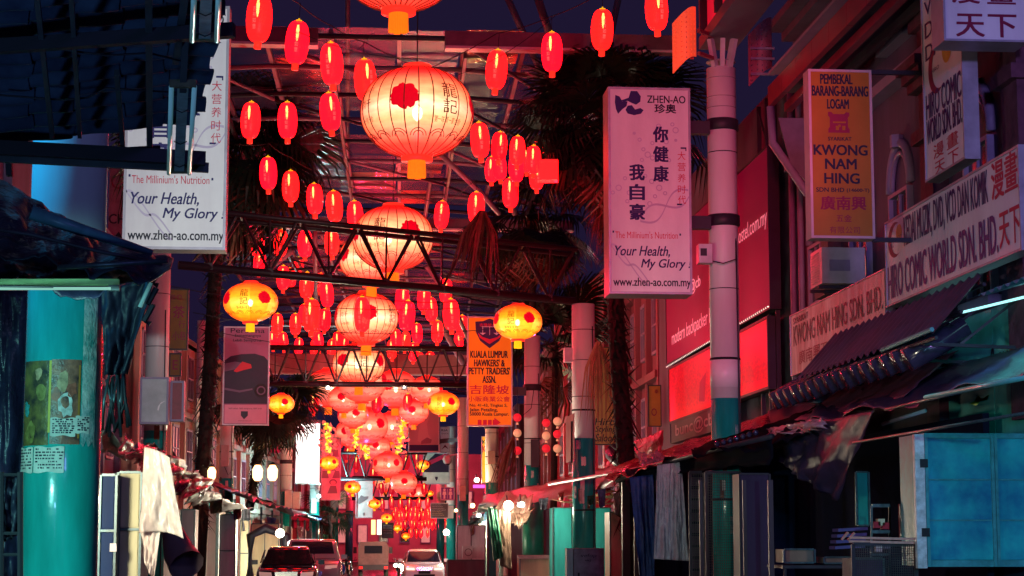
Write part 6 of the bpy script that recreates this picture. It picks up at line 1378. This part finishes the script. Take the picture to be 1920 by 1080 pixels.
def flood(label, px, py, Y, r, m, power, col, aim=None, name='flood_lamp'):
    r = min(r*.5, .14); power *= 2.8
    p = P(px, py, Y); t = thing(name, label, 'lamp', p)
    MB().box(p+V((-.12, .12, -.08)), p+V((.12, .25, .08))).build('lamp_housing', DARK, t)
    MB().lathe([(r*math.sin(math.pi*(i+.5)/9), -r*math.cos(math.pi*(i+.5)/9)) for i in range(9)], 14, p+V((0, -.02, 0))).build('bulb', m, t, True)
    MB().tube([p+V((0, .2, 0)), p+V((0, .6, .3))], .02, 5).build('bracket', DARK, t)
    light('POINT', 'lamp_light', p+V((0, -.45, -.1)), power, col, .12)
# ------------------------------------------------------------------ vehicles
TYRE = mat('tyre', (.015, .015, .017), .7, var=0); CHROME = mat('chrome', (.7, .7, .7), .12, metal=1, var=0); CGL = mat('car_glass', (.012, .012, .02), .05, var=0, spec=1)
def car(label, c, L, Wd, H, paint, name='parked_car', cat='car', boxy=False, rear=False, roofm=None, hl=None, plate='', rz=0):
    """nose toward -Y unless rear"""
    t = thing(name, label, cat, c); o = V(c); s = 1
    hw = Wd/2; zb = .2
    def ring(y, w_, z0, z1, tum=.0, n=5):
        pts = []; r = min(.12, (z1-z0)*.3)
        for (cx, cz, a0) in ((w_-r, z0+r, -90), (w_-tum-r, z1-r, 0), (-(w_-tum-r), z1-r, 90), (-(w_-r), z0+r, 180)):
            for k in range(n): a = math.radians(a0+90*k/(n-1)); pts.append(V((cx+r*math.cos(a), y, cz+r*math.sin(a))))
        return pts
    def loft(secs, nm, m, tt=None):
        mb = MB(); R_ = [ring(*q) for q in secs]; n = len(R_[0]); vs = [p for r in R_ for p in r]
        fs = [(i*n+j, (i+1)*n+j, (i+1)*n+(j+1) % n, i*n+(j+1) % n) for i in range(len(R_)-1) for j in range(n)]+[tuple(range(n)), tuple((len(R_)-1)*n+j for j in range(n))[::-1]]
        mb.add([(o.x+(p.x if not rear else -p.x), o.y+(p.y if not rear else L-p.y), o.z+p.z) for p in vs], fs); ob = mb.build(nm, m, tt or t, True)
        return ob
    f = lambda y: y if not rear else L-y
    belt = H*.62
    if boxy: body = [(0, hw*.90, zb, belt*.75), (.08, hw*.97, zb, belt*.82), (.5, hw, zb, belt*.98), (1.0, hw, zb, belt*1.03), (L-.3, hw, zb, belt*1.05), (L, hw*.95, zb, belt)]; gh = [(.75, hw*.92, belt*.98, belt*1.05, .02), (1.55, hw*.95, belt*.9, H-.04, .12), (2.2, hw*.95, belt*.9, H, .12), (L-.5, hw*.95, belt*.9, H-.01, .12), (L-.06, hw*.93, belt*.9, H*.92, .10)]
    else: body = [(0, hw*.84, zb, .56), (.07, hw*.93, zb, .66), (.35, hw*.985, zb, .74), (1.1, hw, zb, belt*.96), (L*.5, hw, zb, belt*1.03), (L-1, hw, zb, belt*1.03), (L-.15, hw*.96, zb, belt*.98), (L, hw*.88, zb, belt*.8)]; gh = [(1.05, hw*.88, belt*.9, belt*.99, .02), (1.9, hw*.90, belt*.9, H-.05, .17), (2.4, hw*.9, belt*.9, H, .18), (L-1.7, hw*.9, belt*.9, H-.02, .18), (L-.75, hw*.85, belt*.9, belt*1.06, .05)]
    loft(body, 'body_shell', paint); loft(gh, 'roof_shell', roofm or paint)
    def quad(pts, nm, m, d=(0, -.012, 0), par=None):
        dd = V(d); dd.y *= (1 if not rear else -1); mb = MB(); mb.poly([(o.x+p[0], o.y+f(p[1]), o.z+p[2]) for p in pts], dd); return mb.build(nm, m, par or t)
    y0, y1 = (gh[0][0], gh[1][0]); zt = gh[1][3]-.05; zl = belt*1.02; sl = lambda z: y0+(y1-y0)*(z-belt*.99)/(gh[1][3]-belt*.99)
    quad([(-hw*.80, sl(zl)-.03, zl), (hw*.80, sl(zl)-.03, zl), (hw*.68, sl(zt)-.03, zt), (-hw*.68, sl(zt)-.03, zt)], 'windscreen', CGL, (0, -.02, .01))
    for sd in (-1, 1):
        quad([(sd*hw*.905, y1+.05-.55, belt*1.06), (sd*hw*.905, L-(.8 if boxy else 1.5), belt*1.06), (sd*hw*.79, L-(.9 if boxy else 1.9), H-.10), (sd*hw*.79, y1+.1, H-.10)], 'side_window', CGL, (sd*.02, 0, 0))
        q = MB(); cx = o.x+sd*(hw+.09); yy = o.y+f(y0+.45); q.box((cx-.09, yy-.05, o.z+belt*1.02), (cx+.09, yy+.05, o.z+belt*1.02+.13)); q.build('wing_mirror', paint, t)
        zh = .60 if not boxy else .78
        quad([(sd*hw*.45, -.012+.0, zh-.03), (sd*hw*.86, .03, zh-.02), (sd*hw*.88, .09, zh+.10), (sd*hw*.48, .0, zh+.08)], 'headlight' if not rear else 'tail_light', hl or mat('headlamp_glass', (.7, .6, .55), .1, var=0, emit=(1, .6, .5), es=.25))
        quad([(sd*hw*.5, -.02, .30), (sd*hw*.8, -.01, .30), (sd*hw*.8, -.01, .38), (sd*hw*.5, -.02, .38)], 'fog_lamp', DARK)
        for yw in (.85, L-.85):
            wx = o.x+sd*(hw-.10); wy = o.y+f(yw); wh = MB(); n = 18
            for k in range(n): pass
            wh.tube([(wx-.1, wy, o.z+.31), (wx+.1, wy, o.z+.31)], .31, 18); w_o = wh.build('wheel', TYRE, t, True); MB().tube([(wx+sd*.101, wy, o.z+.31), (wx+sd*.112, wy, o.z+.31)], .19, 12).build('rim', CHROME, w_o) if False else None
            MB().tube([(wx+sd*.101, wy, o.z+.31), (wx+sd*.115, wy, o.z+.31)], .19, 12).build('hubcap', CHROME, t, True)
    quad([(-hw*.35, -.015, .56), (hw*.35, -.015, .56), (hw*.38, -.005, .70), (-hw*.38, -.005, .70)] if not rear else [(-hw*.6, .0, .8), (hw*.6, .0, .8), (hw*.6, .0, .84), (-hw*.6, .0, .84)], 'grille', CHROME if not rear else DARK)
    quad([(-hw*.9, -.05, zb+.04), (hw*.9, -.05, zb+.04), (hw*.88, -.05, .50), (-hw*.88, -.05, .50)], 'bumper', paint, (0, .06, 0)); quad([(-hw*.5, -.06, .30), (hw*.5, -.06, .30), (hw*.5, -.06, .40), (-hw*.5, -.06, .40)], 'air_intake', BLACK)
    px_ = quad([(-.26, -.075, .42), (.26, -.075, .42), (.26, -.075, .54), (-.26, -.075, .54)], 'number_plate', BLACK)
    if plate: F = Face((o.x-.24, o.y+f(-.092), o.z+.435), (.48, 0, 0), (0, 0, .09), px_); g_, fs, asp = glyphs(plate, .03); mb = MB().add([F.at(a, b, .004) for a, b in g_], fs); mb.build('lettering', SIGNW, px_)
    return t
def at(px, Y): p = P(px, 1040, Y); return (p.x, Y, gz(Y))
BLK = mat('paint_black_car', (.012, .010, .018), .12, var=0, coat=1); WHC = mat('paint_pearl', (.62, .54, .50), .16, var=0, coat=1); SIL = mat('paint_silver_car', (.22, .20, .27), .2, var=0, coat=1)
car('black saloon car parked with its front toward the viewer, below the warm floodlight', at(537, 55), 4.4, 1.74, 1.40, BLK, plate='WEE 2911')
car('silver people carrier with red reflections behind the black saloon', at(583, 60), 4.5, 1.85, 1.66, SIL, boxy=True, name='people_carrier', cat='van')
car('pearl white saloon with glowing front facing the viewer at the street end', at(796, 84), 4.7, 1.82, 1.46, WHC, plate='', hl=glow('headlamp_soft', (1, .72, .6), 1.5))
if 0: car('small white van seen from behind in the middle distance', at(700, 92), 3.8, 1.5, 1.85, mat('paint_cream_van', (.5, .36, .34), .35, var=.2), name='small_van', cat='van', boxy=True, rear=True, hl=mat('tail_glass', (.5, .02, .02), .2, var=0, emit=(1, .02, .02), es=.4))
p = V(at(700, 92)); t = thing('small_truck', 'small cream truck seen from behind in the middle distance', 'truck', p); q = p; CT = mat('paint_cream_van', (.15, .08, .09), .35, var=.4)
MB().poly([(q.x-.72, q.y, q.z+.75), (q.x+.72, q.y, q.z+.75), (q.x+.72, q.y, q.z+1.6), (q.x+.62, q.y, q.z+1.86), (q.x-.62, q.y, q.z+1.86), (q.x-.72, q.y, q.z+1.6)], (0, 2.6, 0)).build('body_shell', CT, t)
MB().box((q.x-.42, q.y-.02, q.z+1.32), (q.x+.42, q.y-.001, q.z+1.68)).build('rear_window', CGL, t); MB().box((q.x-.72, q.y-.6, q.z+.55), (q.x+.72, q.y-.01, q.z+.8)).build('load_bed', DARK, t); MB().box((q.x-.7, q.y-.62, q.z+.8), (q.x+.7, q.y-.58, q.z+1.1)).build('tailgate', CT, t)
for s in (-1, 1):
    MB().box((q.x+s*.68, q.y-.64, q.z+.6), (q.x+s*.5, q.y-.6, q.z+.72)).build('tail_light', mat('tail_glass', (.5, .02, .02), .2, var=0, emit=(1, .02, .02), es=.8), t); MB().tube([(q.x+s*.7, q.y-.1, q.z+.3), (q.x+s*.5, q.y-.1, q.z+.3)], .3, 14).build('wheel', TYRE, t, True)
    MB().box((q.x+s*.78, q.y+2.3, q.z+1.3), (q.x+s*.95, q.y+2.4, q.z+1.6)).build('wing_mirror', DARK, t)
flood('pair of small dazzling lamps low on the road before the pearl saloon', 742, 1060, 88, .16, HOT, 12, (1, .9, .85), name='headlamp'); flood('second small dazzling lamp low on the road', 750, 1061, 88, .16, HOT, 12, (1, .9, .85), name='headlamp')
# roof box feel of the pearl car: red roof reflection is left to the lanterns
def bike(label, px, Y, col, g='motorcycles by the stalls'):
    p = V(at(px, Y)); t = thing('motorcycle', label, 'motorcycle', p, g); pm = mat('bike_'+col, {'blue': (.02, .08, .5), 'black': (.02, .02, .03)}[col], .2, var=0, coat=1)
    for y in (-.6, .6):
        m = MB(); R_ = .27; pts = [(p.x, p.y+y+R_*math.cos(a), p.z+.3+R_*math.sin(a)) for a in [2*math.pi*k/16 for k in range(17)]]; m.tube(pts, .05, 6); m.build('wheel', TYRE, t, True)
    MB().tube([p+V((0, -.55, .35)), p+V((0, -.35, .95))], .035, 6).build('fork', CHROME, t); MB().tube([p+V((-.34, -.3, 1.02)), p+V((0, -.36, .98)), p+V((.34, -.3, 1.02))], .02, 6).build('handlebar', BLACK, t)
    MB().tube([p+V((0, -.35, .75)), p+V((0, .0, .55)), p+V((0, .5, .75))], [.13, .16, .11], 8).build('body_fairing', pm, t, True); MB().tube([p+V((0, -.05, .78)), p+V((0, .6, .84))], .1, 8).build('seat', BLACK, t, True)
    MB().lathe([(.03, -.08), (.09, 0), (.03, .08)], 10, p+V((0, -.45, .92))).build('headlamp', CHROME, t, True)
    for s in (-1, 1): MB().tube([p+V((s*.2, -.32, 1.02)), p+V((s*.28, -.34, 1.16))], .012, 5).build('mirror_stem', CHROME, t)
bike('blue motorcycle parked by the white stall posts', 641, 78, 'blue'); bike('black motorcycle behind the blue one', 655, 84, 'black'); bike('black motorcycle beside the pearl white saloon', 748, 96, 'black')
t = thing('handcart', 'dark covered handcart lined with bundles beside the black saloon', 'handcart', P(480, 1040, 66)); q = P(470, 1010, 66)
MB().tube([q+V((0, 0, -1.4)), q+V((0, 0, .1)), q+V((.5, 0, .35)), q+V((1.2, 0, .1)), q+V((1.2, 0, -1.4))], .16, 8).build('hood', TARPK, t, True)
# ------------------------------------------------------------------ lamps that are lit in the photograph
flood('dazzling warm floodlight above the black saloon', 525, 1000, 63, .5, HOT, 600, (1, .84, .6))
flood('dazzling golden floodlight over the pearl white saloon', 837, 998, 88, .6, HOT, 700, (1, .75, .4))
flood('white floodlight wrapped in the cream tarpaulin', 953, 948, 56.2, .30, HOT, 110, (1, .9, .65))
flood('second bright lamp in the cream tarpaulin', 978, 946, 56.2, .16, HOT, 60, (1, .9, .7))
flood('small cool white lamp under the far awning', 898, 966, 84, .16, COOL, 160, (.75, .9, 1))
flood('cool turquoise lamp beside the pale column', 598, 930, 112, .2, COOL, 1100, (.4, 1, .95))
flood('warm shop lamp above the pink neon strip', 894, 900, 92, .22, HOT, 60, (1, .6, .2))
flood('orange lamp beside the cream bundle on the far stall', 886, 948, 84, .2, WARM, 50, (1, .55, .2))
flood('small warm lamp beside the notice board', 855, 957, 92, .14, WARM, 40, (1, .6, .3))
flood('tiny white spotlight hanging on the second truss', 615, 727, 81, .14, HOT, 30, (1, .9, .8), name='spot_lamp')
flood('tiny spotlight under the second truss near the woman poster', 758, 726, 81, .08, HOT, 15, (1, .9, .8), name='spot_lamp')
for k, (x_, y_, Y_) in enumerate(((483, 887, 88), (511, 887, 88), (397, 888, 60))):
    p = P(x_, y_, Y_); t = thing('wall_lantern', ['amber wall lantern, the one nearer the shaggy small palm', 'amber wall lantern between the small palm and the meter box', 'small amber lamp beside the shaggy tall trunk'][k], 'lamp', p, 'amber wall lanterns'); s_ = 1 if k < 2 else .55
    MB().lathe([(.12*s_, -.35*s_), (.22*s_, -.2*s_), (.24*s_, .15*s_), (.12*s_, .36*s_)], 10, p).build('glass_shade', glow('amber_shade', (1, .55, .22), 5), t, True); MB().lathe([(.2*s_, .37*s_), (.04, .5*s_)], 10, p).build('cap', DARK, t)
    light('POINT', 'lamp_light', p+V((.3, -.5, 0)), 45*s_, (1, .45, .15), .1)
for k, x_ in enumerate((700, 711)):
    p = P(x_, 990, 120); light('POINT', 'lamp_light', p+V((0, -1, .5)), 500, (1, .5, .35), .1); t = thing('column_lamp', ['amber topped column lamp', 'white topped column lamp'][k]+' low before the far rosy wall', 'lamp', p)
    MB().tube([p+V((0, 0, -.4)), p+V((0, 0, .5))], .13, 8).build('lamp_tube', glow('tube_amber' if k == 0 else 'tube_white', (1, .55, .2) if k == 0 else (1, .85, .8), 3), t, True)
single('neon_strip', MB().box(P(887, 915, 93), P(909, 909, 92.8)), glow('neon_violet', (1, .12, .9), 1.6), 'violet neon strip under the warm shop lamp', 'neon sign')
p = P(839, 862, 108); t = thing('security_camera', 'round dome security camera on the column over the silver banner', 'camera', p); MB().lathe([(.0, -.28), (.2, -.2), (.28, 0), (.2, .2), (.05, .3)], 14, p).build('dome', CAB['white'], t, True); MB().lathe([(.1, -.3), (.16, -.2)], 12, p).build('lens', BLACK, t); MB().tube([p+V((0, 0, .2)), p+V((.9, .2, .4))], .05, 6).build('arm', WHITE, t, True)

# stickers, ties, conduits and rust on the street columns
for k in ('R1', 'R2', 'R3', 'L3', 'L4', 'L5', 'R4'):
    t, x = COLS[k]; Y = t.location.y; c = V((x, Y, 0)); R_ = {'R2': .333, 'L3': .313, 'L4': .293}.get(k, .303)
    for j in range(7):
        a0 = rnd.uniform(-70, 50); z = rnd.uniform(1.6, 4.2); arc_patch(c, R_+.002, a0, a0+rnd.uniform(12, 30), z, z+rnd.uniform(.15, .4), 4, zf=lambda u: .015*math.sin(11*u)).build('sticker_remnant', [PAPER, TORN, mat('rust_patch', (.12, .05, .03), .8, var=.6, scale=9)][j % 3], t)
    for z in (2.4, 3.3, 5.2): MB().lathe([(R_+.004, 0), (R_+.008, .02), (R_+.004, .04)], 24, (x, Y, z)).build('cable_tie', BLACK, t, True)
    MB().tube([(x+R_*.75, Y-R_*.7, .3), (x+R_*.75, Y-R_*.7, 5.6), (x+R_*.7, Y-R_*.72, 7.6)], .018, 6).build('conduit', DARK, t, True)
for k in range(11):
    Y0 = 52+k*8; xa = cen(Y0)-5.2; xb = cen(Y0)+5.8
    cable(f'thin black service cable, {ORD[k]} along the street counted from the near roof edge', [V((xa, Y0, 8.4+.2*k)), V((xb, Y0+5, 8.8+.1*k))], .012, .5, 12)

for k, (key, px, py, hh) in enumerate((('L7', 586, 948, .45), ('L8', 630, 965, .5), ('R5', 862, 925, .4), ('R6', 846, 960, .4), ('R4', 917, 858, .3), ('L5', 428, 855, .45), ('L4', 380, 770, .4))):
    t, x = COLS[key]; Y = t.location.y-.32; p0 = P(px, py, Y); MB().box((x-.2, Y-.22, p0.z-hh), (x+.12, Y, p0.z+hh)).build('meter_box', mat('meter_box_pink', (.55, .4, .36), .5), t)
    MB().tube([V((x-.05, Y-.1, p0.z-hh)), V((x+.1, Y-.12, p0.z-hh-.35)), V((x+.28, Y-.05, p0.z-hh-.15)), V((x+.3, Y, p0.z+1.2))], .014, 5).build('cable', BLACK, t, True)
CL = [('olive', (.12, .12, .05)), ('rust red', (.3, .05, .03)), ('slate', (.08, .10, .13)), ('faded blue', (.05, .12, .3)), ('dirty white', (.45, .40, .38)), ('bottle green', (.01, .12, .07))]
for k, (px, py, Y, w_, h_) in enumerate(((392, 925, 52, 26, 38), (436, 945, 60, 18, 30), (452, 950, 66, 16, 46), (500, 968, 72, 18, 20), (556, 985, 84, 14, 22), (604, 1000, 98, 12, 20))):
    sheet('hanging_cloth', f'{CL[k][0]} cloth slung under the car banner side awnings, {ORD[k]} toward the far end', 'cloth', (P(px, py, Y), P(px+w_, py+3, Y), P(px+3, py+h_, Y), P(px+w_-2, py+h_-4, Y)), mat('cloth_'+CL[k][0].replace(' ', '_'), CL[k][1], .6, var=.5, scale=6, bump=.4), 18, 18, .02, .07, 5, 120+k, 'cloths slung under the awnings')
for k, (px, py, Y, w_, h_) in enumerate(((1010, 935, 58, 18, 22), (1120, 918, 52, 16, 34), (1150, 925, 48, 14, 40), (1100, 930, 50, 14, 18), (880, 985, 76, 10, 20), (1046, 925, 55, 12, 16))):
    sheet('hanging_cloth', f'{CL[(k+2) % 6][0]} rag under the lean-to edge, {ORD[k]} near the turquoise wall', 'cloth', (P(px, py, Y), P(px+w_, py-3, Y), P(px+3, py+h_, Y), P(px+w_-2, py+h_-4, Y)), mat('cloth_'+CL[(k+2) % 6][0].replace(' ', '_'), CL[(k+2) % 6][1], .6, var=.5, scale=6, bump=.4), 18, 18, .02, .07, 5, 140+k, 'rags under the lean-to edge')
for k in range(9):
    a = P(985+rnd.uniform(0, 150), 935+rnd.uniform(-6, 10), 55); single('loose_cable', MB().tube([a, a+V((.5, 0, rnd.uniform(-.2, .2))), a+V((1.0, .1, rnd.uniform(-.35, .1))), a+V((1.5, 0, rnd.uniform(-.1, .2)))], .022, 5), mat('cable_cream', (.6, .45, .25), .5), f'cream loop of loose cable lit by the tarpaulin floodlight, {ORD[k]} of the tangle', 'cable', 'tangle of cream cables over the turquoise wall', True)
